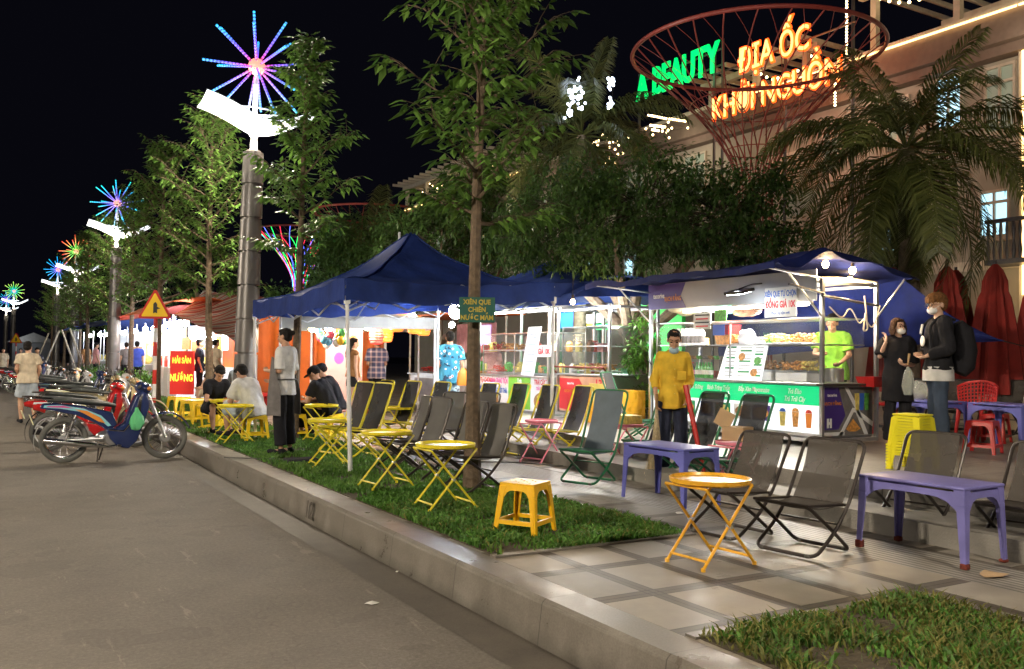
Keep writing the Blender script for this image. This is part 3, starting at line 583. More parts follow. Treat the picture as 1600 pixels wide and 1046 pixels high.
def window(y0,y1,z0,z1,gm,arch=True):
    f=MB(); X=21.94
    for yy in (y0-.05,(y0+y1)/2-.03,y1-.01): f.box2(P_(X-.03,yy,z0),P_(22.0-.001,yy+.06,z1))
    for zz in (z0-.06,z1,z0+(z1-z0)*.74): f.box2(P_(X-.034,y0-.06,zz),P_(21.997,y1+.06,zz+.07))
    fo=f.build('window','trim',bl,smooth=0); p=MB(); p.box2(P_(21.975,y0,z0),P_(21.99,y1,z1)); p.build('pane',gm,fo,smooth=0)
    s_=MB(); s_.box2(P_(21.85,y0-.15,z0-.16),P_(21.998,y1+.15,z0-.07)); s_.build('sill','trim',fo,smooth=0)
for (xa,ya,xb,yb,gm) in [(1543,112,1586,200,'window_dim'),(1535,305,1577,366,'window_lit'),(1466,128,1503,195,'window_lit'),(1392,160,1420,215,'window_dim'),(1372,345,1400,392,'window_lit'),(1290,210,1312,250,'window_dim')]:
    p=onx(xa,ya,22); q=onx(xb,yb,22); window(min(p.y,q.y),max(p.y,q.y),q.z,p.z,gm)
for yy in (24,27.5,31,34.5,38,41.5,45):
    window(yy,yy+1.1,7.4,8.9,'window_dim'); 
    if int(yy)%2: window(yy,yy+1.1,4.5,6,'window_lit')
def rail(y0,y1,z,m='trim',X0=21.2,n=None,hh=.9):
    g=MB(); g.box2(P_(X0-.05,y0,z+hh),P_(X0+.08,y1,z+hh+.09)); g.box2(P_(X0-.05,y0,z-.12),P_(22,y1,z)); 
    k=int((y1-y0)/.16)
    for i in range(k+1):
        yy=y0+.06+(y1-y0-.12)*i/k; g.lathe([(.03,z),(.05,z+.2),(.025,z+.45),(.045,z+.7),(.03,z+hh)],P_(X0+.015,yy,0),n=6)
    g.build('balcony',m,bl,smooth=0)
p=onx(1205,290,21.2); q=onx(1248,296,21.2); rail(q.y,p.y,p.z-.1)
p=onx(1540,390,21.2); q=onx(1640,405,21.2); rail(q.y,p.y,4.05,'dark_steel')
# rooftop pergolas
def pergola(y0,y1,h,n,tilt=.0,x0=21.5,x1=26,lit=True):
    g=MB(); ps=int(max(2,round((y1-y0)/2.6)))
    for i in range(ps+1):
        yy=y0+(y1-y0)*i/ps
        for xx in (x0+.3,x1-.3): g.box2(P_(xx-.09,yy-.09,10.321),P_(xx+.09,yy+.09,10.3+h))
    g.box2(P_(x0+.2,y0-.5,10.3+h+.001),P_(x0+.4,y1+.5,10.5+h)); g.box2(P_(x1-.4,y0-.5,10.3+h+.001),P_(x1-.2,y1+.5,10.5+h)); go=g.build('pergola','trim',bl,smooth=0)
    g=MB()
    for i in range(n):
        yy=y0-.4+(y1-y0+.8)*i/(n-1); g.box2(P_(x0-.5,yy-.04,10.502+h),P_(x1+.3,yy+.04,10.64+h))
    g.build('slats','trim',go,smooth=0)
    if lit:
        g=MB(); g.box2(P_(x0-.56,y0-.5,10.55+h),P_(x0-.51,y1+.5,10.6+h)); g.build('light_strip','strip_warm',bl,smooth=0)
    g=MB(); R=random.Random(int(y0))
    for k in range(ps):
        for j in range(9):
            u=j/8; yy=y0+(y1-y0)*(k+u)/ps; g.ell(P_(x0+.5+.8*(k%2),yy,10.25+h-.45*math.sin(PI*u)),(.045,)*3,n=6)
    g.build('festoon_bulbs','fairy_warm',bl,smooth=0)
pergola(4,16.8,1.75,22); pergola(19.3,23.5,.8,9,lit=False); pergola(39,50,1.3,16,lit=False); b=0
g=MB(); 
for z_ in np.arange(10.4,12.2,.09): g.ell(P_(21.2,17.3,z_),(.035,)*3,n=6)
for z_ in np.arange(9.0,9.7,.09): g.ell(P_(21.2,17.7,z_),(.035,)*3,n=6)
for z_ in np.arange(2.5,4.4,.12): g.ell(P_(21.2,17.5,z_),(.03,)*3,n=6)
g.build('fairy_lights','fairy_warm',bl,smooth=0)
for k,(yy,zz) in enumerate([(6,9.0),(12,9.0),(17,9),(24,9),(33,9),(42,9)]): lamp('POINT',P_(20.6,yy,zz),13,(1,.80,.58),.3,bl)
lamp('POINT',P_(21,12.4,3.5),8,(1,.66,.3),.3,bl)
for yy in (8,14): lamp('POINT',P_(23.5,yy,11.6),9,(1,.75,.45),.2,bl)
# ---------------- steel funnels
def funnel(label,px,py,D,R0=2.44,led=False,ztop=None):
    c=dep(px,py,D); zt=ztop or c.z; root=thing('steel_funnel',label,'sculpture',(c.x,c.y,.5),.3,'trumpet shaped steel structures')
    zt-=.5; zn=zt-2.7; n=26
    def rr(t): return .36+(R0-.36)*t**1.6
    b=MB(); b.tube([(R0*math.cos(a),R0*math.sin(a),zt) for a in [2*PI*k/72 for k in range(72)]],.042,8,closed=True); b.build('top_ring','funnel_paint',root)
    for t in (.25,.6):
        b=MB(); b.tube([(rr(t)*math.cos(a),rr(t)*math.sin(a),zn+(zt-zn)*t) for a in [2*PI*k/48 for k in range(48)]],.011,6,closed=True); b.build('hoop','funnel_paint',root)
    for k in range(n):
        b=MB(); P=[]
        for j in range(15):
            t=j/14; a=2*PI*k/n+.5*t; P.append((rr(t)*math.cos(a),rr(t)*math.sin(a),zn+(zt-zn)*t))
        P=[(.36*math.cos(2*PI*k/n),.36*math.sin(2*PI*k/n),.02)]+P
        b.tube(P,.014,6); b.build('rib','funnel_paint' if not led else ['led_green','led_red','led_blue'][k%3],root)
    b=MB()
    for k in range(n):
        P=[]
        for j in range(8):
            t=.45+.55*j/7; a=2*PI*k/n+.5-.75*(t-.45); P.append((rr(t)*math.cos(a),rr(t)*math.sin(a),zn+(zt-zn)*t))
        b.tube(P,.006,4)
    b.build('bracing','funnel_paint',root); return root
funnel('big red trumpet of steel ribs in front of the orange lit sign',1180,84,18.5,2.52)
funnel('distant steel trumpet ring above the blue gazebo',585,335,36)
funnel('far trumpet of ribs wound with green, red and blue lights',470,362,46,R0=2.2,led=True)
# ---------------- lit roof signs
def textfit(s,m,X,y_left,y_right,z0,z1,parent,ext=.05,name='lettering',bold=.03):
    o=text(s,m,1,(0,0,0),(1,0,0),(0,1,0),None,0,'LEFT',bold,name); xs=[v.co.x for v in o.data.vertices]; ys=[v.co.y for v in o.data.vertices]
    x0,x1,y0,y1=min(xs),max(xs),min(ys),max(ys); sx_=(y_left-y_right)/(x1-x0); sy_=(z1-z0)/(y1-y0)
    bpy.data.objects.remove(o); o=text(s,m,1,(0,0,0),(1,0,0),(0,1,0),None,ext,'LEFT',bold,name)
    for v in o.data.vertices:
        x,y,z=v.co; v.co=(X-z,y_left-(x-x0)*sx_,z0+(y-y0)*sy_)
    if parent: o.parent=parent; o.matrix_parent_inverse=parent.matrix_world.inverted() if False else Matrix.Translation(-parent.location)
    return o
so=thing('roof_sign','orange lit letter sign reading ĐỊA ỐC KHỞI NGUỒN behind the red steel trumpet','sign',(19.2,18,8.6))
a=onx(1113,190,19.2); b_=onx(1312,127,19.2); textfit('KHỞI NGUỒN','neon_orange_core',19.2,a.y,b_.y,a.z+.02,a.z+1.12,so,.01,bold=.0); 
a2=onx(1153,118,19.2); b2=onx(1263,84,19.2); textfit('ĐỊA ỐC','neon_orange_core',19.2,a2.y,b2.y,a2.z-.15,a2.z+1.15,so,.01,bold=.0)
textfit('KHỞI NGUỒN','neon_orange',19.24,a.y+.04,b_.y-.04,a.z-.02,a.z+1.16,so,.02,'letter_glow',.045); textfit('ĐỊA ỐC','neon_orange',19.24,a2.y+.04,b2.y-.04,a2.z-.19,a2.z+1.19,so,.02,'letter_glow',.045)  # bolder orange copies behind the core stand in for its glow
g=MB(); zt=a2.z+1.1-8.6
for zz in (a.z-.1-8.6,a.z+.5-8.6,a2.z+.4-8.6): g.tube([(.25,a.y+.3-18,zz),(.25,b_.y-.3-18,zz)],.03,6)
for yy in (a.y+.2-18,0,b_.y-.2-18): g.tube([(.27,yy,-8.1),(.27,yy,zt)],.05,6)
g.build('frame','dark_steel',so)
for yy in (a.y-.7,18,b_.y+.7): lamp('POINT',(-1.2,yy-18,.9),22,(1,.25,.04),.4,so)
gs=thing('roof_sign','green lit letter sign reading A BEAUTY left of the orange sign','sign',(19.2,22,10))
a=onx(994,160,19.2); b_=onx(1124,110,19.2); textfit('A BEAUTY','neon_green',19.2,a.y,b_.y,b_.z-.02,b_.z+.95,gs,.03)
g=MB()
for zz in (b_.z+.2-10,b_.z+.7-10): g.tube([(.12,a.y-22,zz),(.12,b_.y-22,zz)],.03,6)
for yy in (a.y-22,b_.y-22): g.tube([(.14,yy,-9.5),(.14,yy,b_.z+1-10)],.05,6)
g.build('frame','dark_steel',gs); lamp('POINT',(-1,-.5,1),14,(.1,1,.35),.4,gs)
# fairy lights around the slender palm
fl=MB(); R=random.Random(4); c=dep(905,150,18); pq=None
for (px,py,k,sp) in [(893,150,16,9),(906,142,14,8),(890,175,12,6),(953,130,14,5),(953,162,12,4),(903,160,8,12)]:
    for _ in range(k):
        q_=dep(px+R.gauss(0,sp*.5),py+R.gauss(0,sp),17+R.uniform(-.3,.3))-c; fl.ell(q_,(.026,)*3,n=5)
        if pq: fl.tube([pq,q_],.002,3,mi=1)
        pq=q_
o=fl.build('fairy_lights',['fairy_cool','black_frame'],smooth=0); o.location=c; tag(o,'cool white fairy lights wound in the slender palm','fairy lights')
fl=MB(); c=dep(980,200,20); pq=None
for (px,py,k,sx_,sy_) in [(965,222,10,8,10),(1000,185,0,5,5),(950,255,8,8,6),(1030,205,14,25,8),(940,232,6,6,8)]:
    for _ in range(k):
        q_=dep(px+R.gauss(0,sx_),py+R.gauss(0,sy_),20.3)-c; fl.ell(q_,(.026,)*3,n=5)
        if pq: fl.tube([pq,q_],.002,3,mi=1)
        pq=q_
for (pa,pb) in [((1012,180),(1042,186)),((1045,186),(1072,190)),((1015,196),(1040,199)),((1018,203),(1030,205))]: fl.tube([dep(*pa,20.3)-c,dep(*pb,20.3)-c],.025,5)
o=fl.build('festoon_lights',['fairy_warm','black_frame'],smooth=0); o.location=c; tag(o,'warm festoon lights glinting through the trees below the green sign','festoon lights')
# ---------------- furniture
def round_table(pm='yellow_paint',r=.245,h=.52):
    root=thing('folding_table','x','table'); b=MB()
    b.lathe([(0.001,h-.022),(r-.015,h-.022),(r,h-.012),(r+.004,h+.012),(r-.004,h+.014),(r-.012,h-.004),(0.001,h-.006)],n=40,cap=False); b.build('tabletop',pm,root)
    fr=pm.replace('paint','frame') if pm=='yellow_paint' else pm
    for s_ in (1,-1):
        b=MB(); w=.175 if s_>0 else .155; x=.21*s_
        b.tube([(-x,-w,h-.03),(x,-w,.012)],.0095,8); b.tube([(-x,w,h-.03),(x,w,.012)],.0095,8)
        b.tube([(x*.86,-w,.055),(x*.86,w,.055)],.0085,8); b.tube([(-x,-w,h-.03),(-x,w,h-.03)],.0085,8)
        for q in (-w,w): b.lathe([(.014,0),(.014,.022),(.010,.024)],(x,q,0),n=8)
        b.build('leg_frame',fr,root)
    b=MB(); b.tube([(0,-.185,h/2-.01),(0,-.14,h/2-.01)],.012,8); b.tube([(0,.14,h/2-.01),(0,.185,h/2-.01)],.012,8); b.build('pivot','steel',root)
    return root
def sling_chair(fm,sm,w=.44,h=.86,lean=.22):
    root=thing('folding_chair','x','chair'); hw=w/2
    sz=.32; bt=V((.19+lean,0,h)); R=.0125
    def side(s_,pts): return [V((p[0],s_*hw,p[1])) for p in pts]
    b=MB(); L=[(.19+lean,h),(.17,sz),(.02,.16),(-.20,.013)]
    pts=side(-1,L[::-1])+side(1,L); b.tube(pts[0:0]+pts,R,8,closed=True,smooth=.07); b.build('back_frame',fm,root)
    b=MB(); hw2=hw-.025; L=[(-.24,sz+.015),(.02,.16),(.22,.013)]
    pts=[V((p[0],-hw2,p[1])) for p in L[::-1]]+[V((p[0],hw2,p[1])) for p in L]; b.tube(pts,R,8,closed=True,smooth=.05); b.build('leg_frame',fm,root)
    b=MB(); 
    for s_ in (-1,1): b.tube([(-.25,s_*(hw-.03),sz+.02),(.17,s_*(hw-.03),sz-.005)],.010,8)
    b.tube([(-.25,-hw+.03,sz+.02),(-.25,hw-.03,sz+.02)],.010,8); b.tube([(.16,-hw+.0,sz-.005),(.16,hw-.0,sz-.005)],.010,8); b.tube([(.06,-hw+.02,.20),(.06,hw-.02,.20)],.007,6); b.build('seat_frame',fm,root)
    b=MB()
    for x_,z_ in ((-.20,.013),(.22,.013)):
        for s_ in (-1,1): b.ell((x_,s_*(hw-.06),z_),(.016,.03,.014),n=8)
    b.build('rubber_feet','rubber',root)
    sw=hw-.045
    b=MB(); b.grid(8,8,lambda u,v:((-.25+.41*u),-sw+2*sw*v,sz+.022-.02*u-.045*math.sin(PI*u)*(.6+.4*math.sin(PI*v))),th=.004); b.build('seat',sm,root)
    b=MB(); b.grid(8,10,lambda u,v:(.165+lean*v*1.0+.03*math.sin(PI*v)*1-.006+.015*math.sin(PI*u),-sw+2*sw*u,sz-.01+(h-sz+.005)*v),th=.004); b.build('backrest',sm,root)
    return root
def flare(b,h,k):
    b.v=[(x*(1+k*(1-z/h)),y*(1+k*(1-z/h)),z) for x,y,z in b.v]; return b
def leg_L(sx,sy,hx,hy,h,lw,t,arch):
    # L-section tapering corner leg
    b=MB(); x=sx*hx;y=sy*hy; lw2=lw*.6
    for z0,z1,a,c in ((0,h-arch,lw2,lw),(h-arch,h-.02,lw,lw*1.25)):
        for (ux,uy) in ((1,0),(0,1)):
            if ux: q=[(x,y),(x-sx*a,y),(x-sx*a,y-sy*t),(x,y-sy*t)]; p=[(x,y),(x-sx*c,y),(x-sx*c,y-sy*t),(x,y-sy*t)]
            else: q=[(x,y-sy*t),(x,y-sy*a),(x-sx*t,y-sy*a),(x-sx*t,y-sy*t)]; p=[(x,y-sy*t),(x,y-sy*c),(x-sx*t,y-sy*c),(x-sx*t,y-sy*t)]
            if sx*sy<0: q=q[::-1];p=p[::-1]
            b.hexa([V((*i,z0)) for i in q],[V((*i,z1)) for i in p])
    return b
def apron(b,hx,hy,h,lw,t,arch,ap):
    for (L,ax_) in ((hx,0),(hy,1)):
        w=L-lw*1.0; n=10; pts=[(-L+t*1.2,h-.015),(L-t*1.2,h-.015)]
        pts+= [(w+ .0,h-arch)]+[(w*math.cos(PI*i/n)*1.0 if False else w-(2*w)*i/n, h-ap-(arch-ap)*(abs(1-2*i/n)**5)) for i in range(n+1)]+[(-w,h-arch)]
        for s_ in (1,-1):
            if ax_==0: b.prism(pts,t*.9,org=(0,s_*hy-(s_*t*.5)-t*.45,0),X=(1,0,0),Y=(0,0,1)) if False else b.add(*extr(pts,lambda p,d:(p[0],s_*(hy-.001-d*t),p[1])))
            else: b.add(*extr(pts,lambda p,d:(s_*(hx-.001-d*t),p[0],p[1])))
    return b
def extr(pts,f):
    n=len(pts); vs=[f(p,0) for p in pts]+[f(p,1) for p in pts]
    return vs,[tuple(range(n)),tuple(range(2*n-1,n-1,-1))]+[(i,i+n,(i+1)%n+n,(i+1)%n) for i in range(n)]
def plastic_table(pm='purple_plastic',hx=.375,hy=.22,h=.5,tips=True):
    root=thing('plastic_table','x','table')
    b=MB(); b.box((0,0,h-.011),(hx*2+.01,hy*2+.01,.022)); b.build('tabletop',pm,root,bevel=.009,seg=3)
    b=MB(); apron(b,hx,hy,h-.02,.055,.012,.13,.055); flare(b,h,.05); b.build('apron',pm,root,smooth=0)
    for sx in (1,-1):
        for sy in (1,-1):
            b=leg_L(sx,sy,hx,hy,h-.0,.058,.014,.12); flare(b,h,.05); lg=b.build('leg',pm,root,smooth=0,bevel=.003)
            if tips:
                x=sx*(hx*1.05-.018);y=sy*(hy*1.05-.018); b=MB(); b.box((x,y,.018+.004*(sx+sy)),(.047,.047,.036+.008*(sx+sy))); b.build('worn_tip','rust_red',lg,bevel=.006)
    return root
def stool(pm='yellow_plastic',w=.135,h=.36,k=.26):
    root=thing('plastic_stool','x','stool')
    b=MB(); t=.02
    # seat with holes: lattice of bars
    n=6; s_=2*w/n
    for i in range(n+1):
        c=-w+i*s_; 
    for i in range(n):
        for j in range(n):
            x=-w+(i+.5)*s_; y=-w+(j+.5)*s_
            if (i+j)%2==0 and 0<i<n-1 and 0<j<n-1:
                q=s_*.5; 
                for a_,b_,c_,d_ in ((x-q,y-q,x+q,y-q*.45),(x-q,y+q*.45,x+q,y+q),(x-q,y-q*.449,x-q*.45,y+q*.449),(x+q*.45,y-q*.449,x+q,y+q*.449)): b.box2((a_,b_,h-t),(c_,d_,h))
            else: b.box2((x-s_/2,y-s_/2,h-t),(x+s_/2,y+s_/2,h))
    b.build('seat',pm,root,smooth=0)
    b=MB(); apron(b,w,w,h-.002,.042,.008,.10,.05); flare(b,h,k); b.build('apron',pm,root,smooth=0)
    for sx in (1,-1):
        for sy in (1,-1): b=leg_L(sx,sy,w+.002,w+.002,h,.045,.011,.09); flare(b,h,k); b.build('leg',pm,root,smooth=0,bevel=.003)
    b=MB(); z=.085
    for s_ in (1,-1): b.box((0,s_*(w-.006),z),(2*w-.03,.012,.03)); b.box((s_*(w-.006),0,z),(.012,2*w-.03,.03))
    flare(b,h,k); b.build('rung',pm,root,smooth=0)
    return root
def stack_stool(pm):
    root=thing('plastic_stool','x','stool'); h=.30; k=.22; w=.13
    b=MB(); b.box((0,0,h-.008),(2*w,2*w,.016)); b.build('seat',pm,root,bevel=.006,seg=2)
    b=MB()
    for i in range(6):
        z=h-.03-.026*i
        for s_ in (1,-1): b.box((0,s_*(w-.006),z),(2*w-.05,.010,.019)); b.box((s_*(w-.006),0,z),(.010,2*w-.05,.019))
    flare(b,h,k); b.build('slatted_panel',pm,root,smooth=0)
    for sx in (1,-1):
        for sy in (1,-1):
            b=leg_L(sx,sy,w+.002,w+.002,h-.014,.05,.011,.12)
            b.box((sx*(w-.010),sy*(w-.010),.010),(.042,.042,.020)); flare(b,h,k); b.build('leg',pm,root,smooth=0,bevel=.002)
    return root
used=set()
def put(src,x,y,z,rz,label,group,cat=None,scale=None):
    if src.name not in used:
        used.add(src.name); o=src
    else: o=copy_tree(src)
    o.location=(x,y,z); o.rotation_euler=(0,0,rz); o['label']=label; o['group']=group
    if scale: o.scale=(scale,)*3
    return o
Z=.246; ZG=.25
ty=round_table('yellow_paint'); ta=round_table('amber_paint',.25,.52); tp=round_table('pink_paint',.2,.5)
ZG=.262
put(ta,3.92,4.22,Z,.05,'amber round folding table nearest the camera, on the bare paving','round folding tray tables')
G='round folding tray tables'
put(ty,3.30,6.70,ZG,.0,'yellow round folding table with a bright glare on its top, left of the board tree','round folding tray tables')
put(ty,3.32,8.02,ZG,.08,'yellow round folding table in the grass, second left of the board tree',G)
put(ty,3.35,9.75,ZG,-.1,'yellow round folding table left of the white gazebo leg',G)
put(ty,3.05,12.9,ZG,.1,'yellow round folding table before the seated man in white',G)
put(ty,3.25,14.4,ZG,.1,'yellow round folding table behind the seated man in white, by the lamp pole',G)
put(ty,5.1,12.0,Z,.2,'yellow round folding table under the gazebo, by the row of three yellow chairs',G)
put(ty,4.3,12.9,Z,.1,'yellow round folding table in front of the two men in black caps',G)
put(ty,6.1,11.5,Z,.1,'yellow round folding table beneath the grill stall counter',G)
put(ty,6.9,12.0,Z,.1,'small yellow table by the legs of the man in the floral shirt',G)
put(tp,5.85,9.25,Z,.35,'pink round folding table standing alone in front of the white gazebo leg',G)
put(tp,6.45,8.35,Z,.2,'pink round folding table with a cardboard box on it, behind the blue sling chair',G)
put(tp,6.05,6.15,Z,.2,'pink round folding table with a food bag, beside the black sling green chairs',G)
GC='folding sling chairs set out for customers'
cb=sling_chair('black_frame','sling_brown',w=.47,h=.72,lean=.19); cg=sling_chair('green_frame','sling_blue',h=.93); cgb=sling_chair('green_frame','sling_black',h=.93); cy=sling_chair('yellow_frame','sling_black',h=.90,lean=.2); ck=sling_chair('black_frame','sling_grey',h=.80,lean=.15,w=.42)
put(cb,4.75,4.22,Z,.12,'brown mesh chair on a black frame right of the amber table',GC)
put(cb,4.72,4.86,Z,.05,'brown mesh chair on a black frame just behind the amber table',GC)
put(cb,6.1,4.35,Z-.005,.15,'brown mesh chair behind the near purple table, backing onto the steps',GC)
put(cb,6.0,3.45,Z-.005,.1,'brown mesh chair cut by the right edge, behind the near purple table',GC)
put(cg,5.35,7.55,Z,.35,'pale blue sling chair on a green frame facing the camera',GC)
put(cgb,6.55,8.05,Z,.1,'black sling chair on a green frame behind the woman with the broom',GC)
put(cgb,6.15,7.0,Z,-.05,'green framed black chair directly right of the woman with the broom',GC)
put(cgb,6.1,6.35,Z,-.05,'green framed black chair beside the brown mesh chairs, near the menu cart',GC)
put(ck,3.95,9.2,ZG,-.15,'grey sling chair nearest the white gazebo leg, left one of the near four',GC)
put(ck,3.95,8.75,ZG,.1,'grey sling chair leaning back, second of the near four beyond the small yellow tables',GC)
put(ck,3.95,7.95,ZG,.1,'grey sling chair, third of the near four beyond the small yellow tables',GC)
put(ck,3.98,7.45,ZG,.1,'grey sling chair just left of the trunk carrying the green board',GC)
put(cy,3.95,11.1,ZG,.2,'yellow framed black chair just right of the woman in the apron',GC)
put(cy,4.0,10.6,ZG,.2,'yellow framed black chair between the apron woman and the gazebo leg',GC)
for k,(x,y,t) in enumerate([(4.75,12.35,'left'),(5.0,11.95,'middle'),(5.25,11.5,'right')]): put(cy,x,y,Z,.1,t+' one of the three yellow chairs in a row under the gazebo peak',GC)
put(cy,5.75,11.0,Z,.05,'yellow framed chair left of the board tree trunk, before the stall banner',GC)
put(cy,6.1,10.75,Z,.05,'yellow framed chair half hidden by the board tree trunk',GC)
put(cy,6.15,10.1,Z,0,'yellow framed chair in front of the green drink poster',GC)
put(cy,6.45,9.75,Z,0,'yellow framed chair in front of the fruit bowl poster',GC)
put(cgb,7.1,9.0,Z+.16,2.2,'low black chair lying beyond the lone pink table',GC)
put(ck,5.0,10.35,Z,.4,'black draped chair before the grill stall, left one',GC); put(ck,5.35,10.15,Z,.3,'black draped chair before the grill stall, right one',GC)
# plaza chairs far right
for k,(x,y,rz,t) in enumerate([(11.3,8.2,.3,'dark chair behind the boy with the backpack'),(11.6,7.6,.3,'dark chair left of the red woven chair, before the folded parasols'),(12.3,7.4,.2,'dark chair behind the red woven chair'),(12.3,6.8,.2,'dark chair at the right edge before the folded parasols')]): put(cb,x,y,.52,rz,t,GC,scale=1.05)
# plastic tables
pt=plastic_table('worn_purple_plastic'); pp=plastic_table('purple_plastic',tips=False)
GT='purple plastic tables'
put(pt,5.41,3.74,Z,PI/2+.03,'large purple plastic table with worn red feet at the near right',GT)
put(pp,5.32,6.24,Z,PI/2+.08,'purple plastic table in front of the woman in yellow',GT)
put(pp,10.4,6.15,.52,PI/2-.25,'greyish purple table on the plaza at the right edge',GT,scale=1.05); put(pp,10.25,7.1,.52,PI/2-.25,'greyish purple table on the plaza beside the boy with the backpack, holding food bags',GT,scale=1.05)
# stools
sy=stool('yellow_plastic'); so_=stool('orange_yellow_plastic'); sb=stack_stool('bright_yellow_plastic'); sr=stool('red_plastic')
GS='plastic stools'
put(so_,3.38,5.55,ZG-.005,.55,'orange yellow plastic stool standing alone in the grass',GS)
for k in range(9): put(sb,7.45,5.32,.52+.027*k,.12,['lowest','second from the ground','third from the ground','fourth from the ground','middle','fourth from the top','third from the top','second from the top','topmost'][k]+' bright yellow stool in the tall stack by the cart',GS,scale=1.0)
for k,(x,y,z,rz,rx,t) in enumerate([(3.25,18.3,.26,.3,0,'yellow stool at the left end of the heap behind the blue motorbike'),(3.3,17.4,.45,.2,1.35,'yellow stool tipped on its side on top of the heap'),(3.2,16.6,.27,.5,0,'yellow stool in the middle of the heap behind the blue motorbike'),(3.25,16.0,.42,.7,1.5,'yellow stool lying sideways at the right of the heap'),(3.7,16.6,.26,.1,0,'yellow stool behind the heap, against the table')]):
    o=put(sy,x,y,z,rz,t,GS,scale=1.15); o.rotation_euler=(rx,0,rz)
for k,(x,y,t) in enumerate([(3.42,13.25,'yellow stool under the seated man in white'),(4.0,13.3,'yellow stool left of the yellow chairs under the gazebo'),(4.55,13.2,'yellow stool under the nearer man in a black cap'),(4.75,13.9,'yellow stool under the farther man in a black cap')]): put(sy,x,y,.26,.2*k,t,GS,scale=1.0)
for k,(x,y,t) in enumerate([(9.55,5.95,'red stool half hidden under the plaza table'),(11.0,6.7,'red stool beside the red woven chair')]): put(sr,x,y,.52,.3,t,GS)
for k,(x,y,t) in enumerate([(5.2,19.5,'red stool beyond the thick lamp pole'),(5.7,20.2,'red stool beside the striped awning stall'),(4.7,20.6,'red stool near the bending woman in black')]): put(sr,x,y,.245,.3,t,GS,scale=1.2)
# red woven armchair
def armchair(x,y,z,rz,label):
    root=thing('woven_chair',label,'chair',(x,y,z),rz,'red plastic chairs on the plaza')
    b=MB()
    def shell(u,v): a=(-.62+1.24*u)*PI/2*1.1; r_=.24+.03*v; return (r_*math.cos(a)-.02,r_*math.sin(a)*1.05,.42+.34*v*(.55+.45*math.cos(a)))
    # woven back: crossing strips
    for i in range(15):
        u=i/14; b.tube([shell(u,v/6) for v in range(7)],.009,5)
    for j in range(1,7): b.tube([shell(i/16,j/7) for i in range(17)],.008,5)
    b.tube([shell(i/16,1) for i in range(17)],.017,8); b.build('backrest','red_plastic',root)
    b=MB(); b.lathe([(.001,.40),(.23,.40),(.245,.42),(.235,.435),(.001,.425)],n=28,cap=False); b.build('seat','red_plastic',root)
    for a in (.8,2.35,3.93,5.5): b=MB(); b.tube([(.19*math.cos(a),.19*math.sin(a),.41),(.24*math.cos(a),.24*math.sin(a),0)],[.03,.02],8); b.build('leg','red_plastic',root)
armchair(11.05,7.0,.52,.2,'red woven plastic chair behind the plaza tables'); armchair(10.75,8.0,.52,-.4,'red plastic chair partly hidden by the boy with the backpack')
# folded parasols
def parasol(x,y,label,s=1,rz=0):
    root=thing('folded_parasol',label,'parasol',(x,y,.52),rz,'folded red parasols on the plaza')
    b=MB(); b.tube([(0,0,0),(0,0,2.5)],.022,8); b.lathe([(.25,0),(.25,.04),(.06,.07),(.04,.2)],n=16); b.build('pole','dark_steel',root)
    b=MB(); n=48; vs=[];pr=[(.03,2.45),(.10,2.36),(.16,2.2),(.165,2.05),(.20,1.95),(.20,1.9),(.26,1.5),(.31,1.0),(.35,.55)]
    def f(u,v):
        j=v*(len(pr)-1); i=min(len(pr)-2,int(j)); t=j-i; r_=pr[i][0]*(1-t)+pr[i+1][0]*t; z=pr[i][1]*(1-t)+pr[i+1][1]*t; a=2*PI*u
        r_*=1+.22*min(1,v*1.5)*math.sin(8*a+math.sin(3*a))+.05*math.sin(19*a); return (r_*math.cos(a)*s,r_*math.sin(a)*s,z)
    b.grid(64,24,f,th=.006); b.build('canopy','red_fabric',root)
for x,y,t in [(12.0,8.9,'leftmost folded red parasol, beside the blue tarpaulin'),(12.5,8.35,'second folded red parasol from the tarpaulin'),(12.75,7.75,'third folded red parasol, behind the tarpaulin tip'),(13.2,7.35,'rightmost folded red parasol at the picture edge'),(13.1,8.6,'folded red parasol standing behind the others')]: parasol(x,y,t,1.0)
# ---------------- motorbikes (front towards +x)
def wheel(b_root,x,r,kind,name='wheel'):
    w=thing(name,None,None,(x,0,r)); w.parent=b_root
    b=MB(); b.tube([((r-.035)*math.cos(a),0,(r-.035)*math.sin(a)) for a in [2*PI*k/40 for k in range(40)]],.036,10,closed=True); b.build('tyre','rubber',w)
    b=MB(); rm='chrome' if kind!='white' else 'white_paint'
    b.tube([((r-.075)*math.cos(a),0,(r-.075)*math.sin(a)) for a in [2*PI*k/40 for k in range(40)]],.014,6,closed=True,flat=1)
    b.build('rim',rm,w); b=MB()
    if kind=='spoke':
        for k in range(32):
            a=2*PI*k/32; s_=.03*(1 if k%2 else -1); a2=a+(.5 if k%4<2 else -.5); b.tube([(.05*math.cos(a2),s_,.05*math.sin(a2)),((r-.08)*math.cos(a),0,(r-.08)*math.sin(a))],.0028,4)
        b.build('spokes','chrome',w); b=MB()
    else:
        for k in range(5):
            a=2*PI*k/5; b.tube([(.03*math.cos(a),0,.03*math.sin(a)),((r-.075)*math.cos(a+.12),0,(r-.075)*math.sin(a+.12))],[.024,.016],6)
        b.build('spokes','white_paint',w); b=MB()
    b.lathe([(.055,-.05),(.068,-.04),(.068,.04),(.055,.05)],rot=(PI/2,0,0),n=20); b.build('hub','steel',w); return w
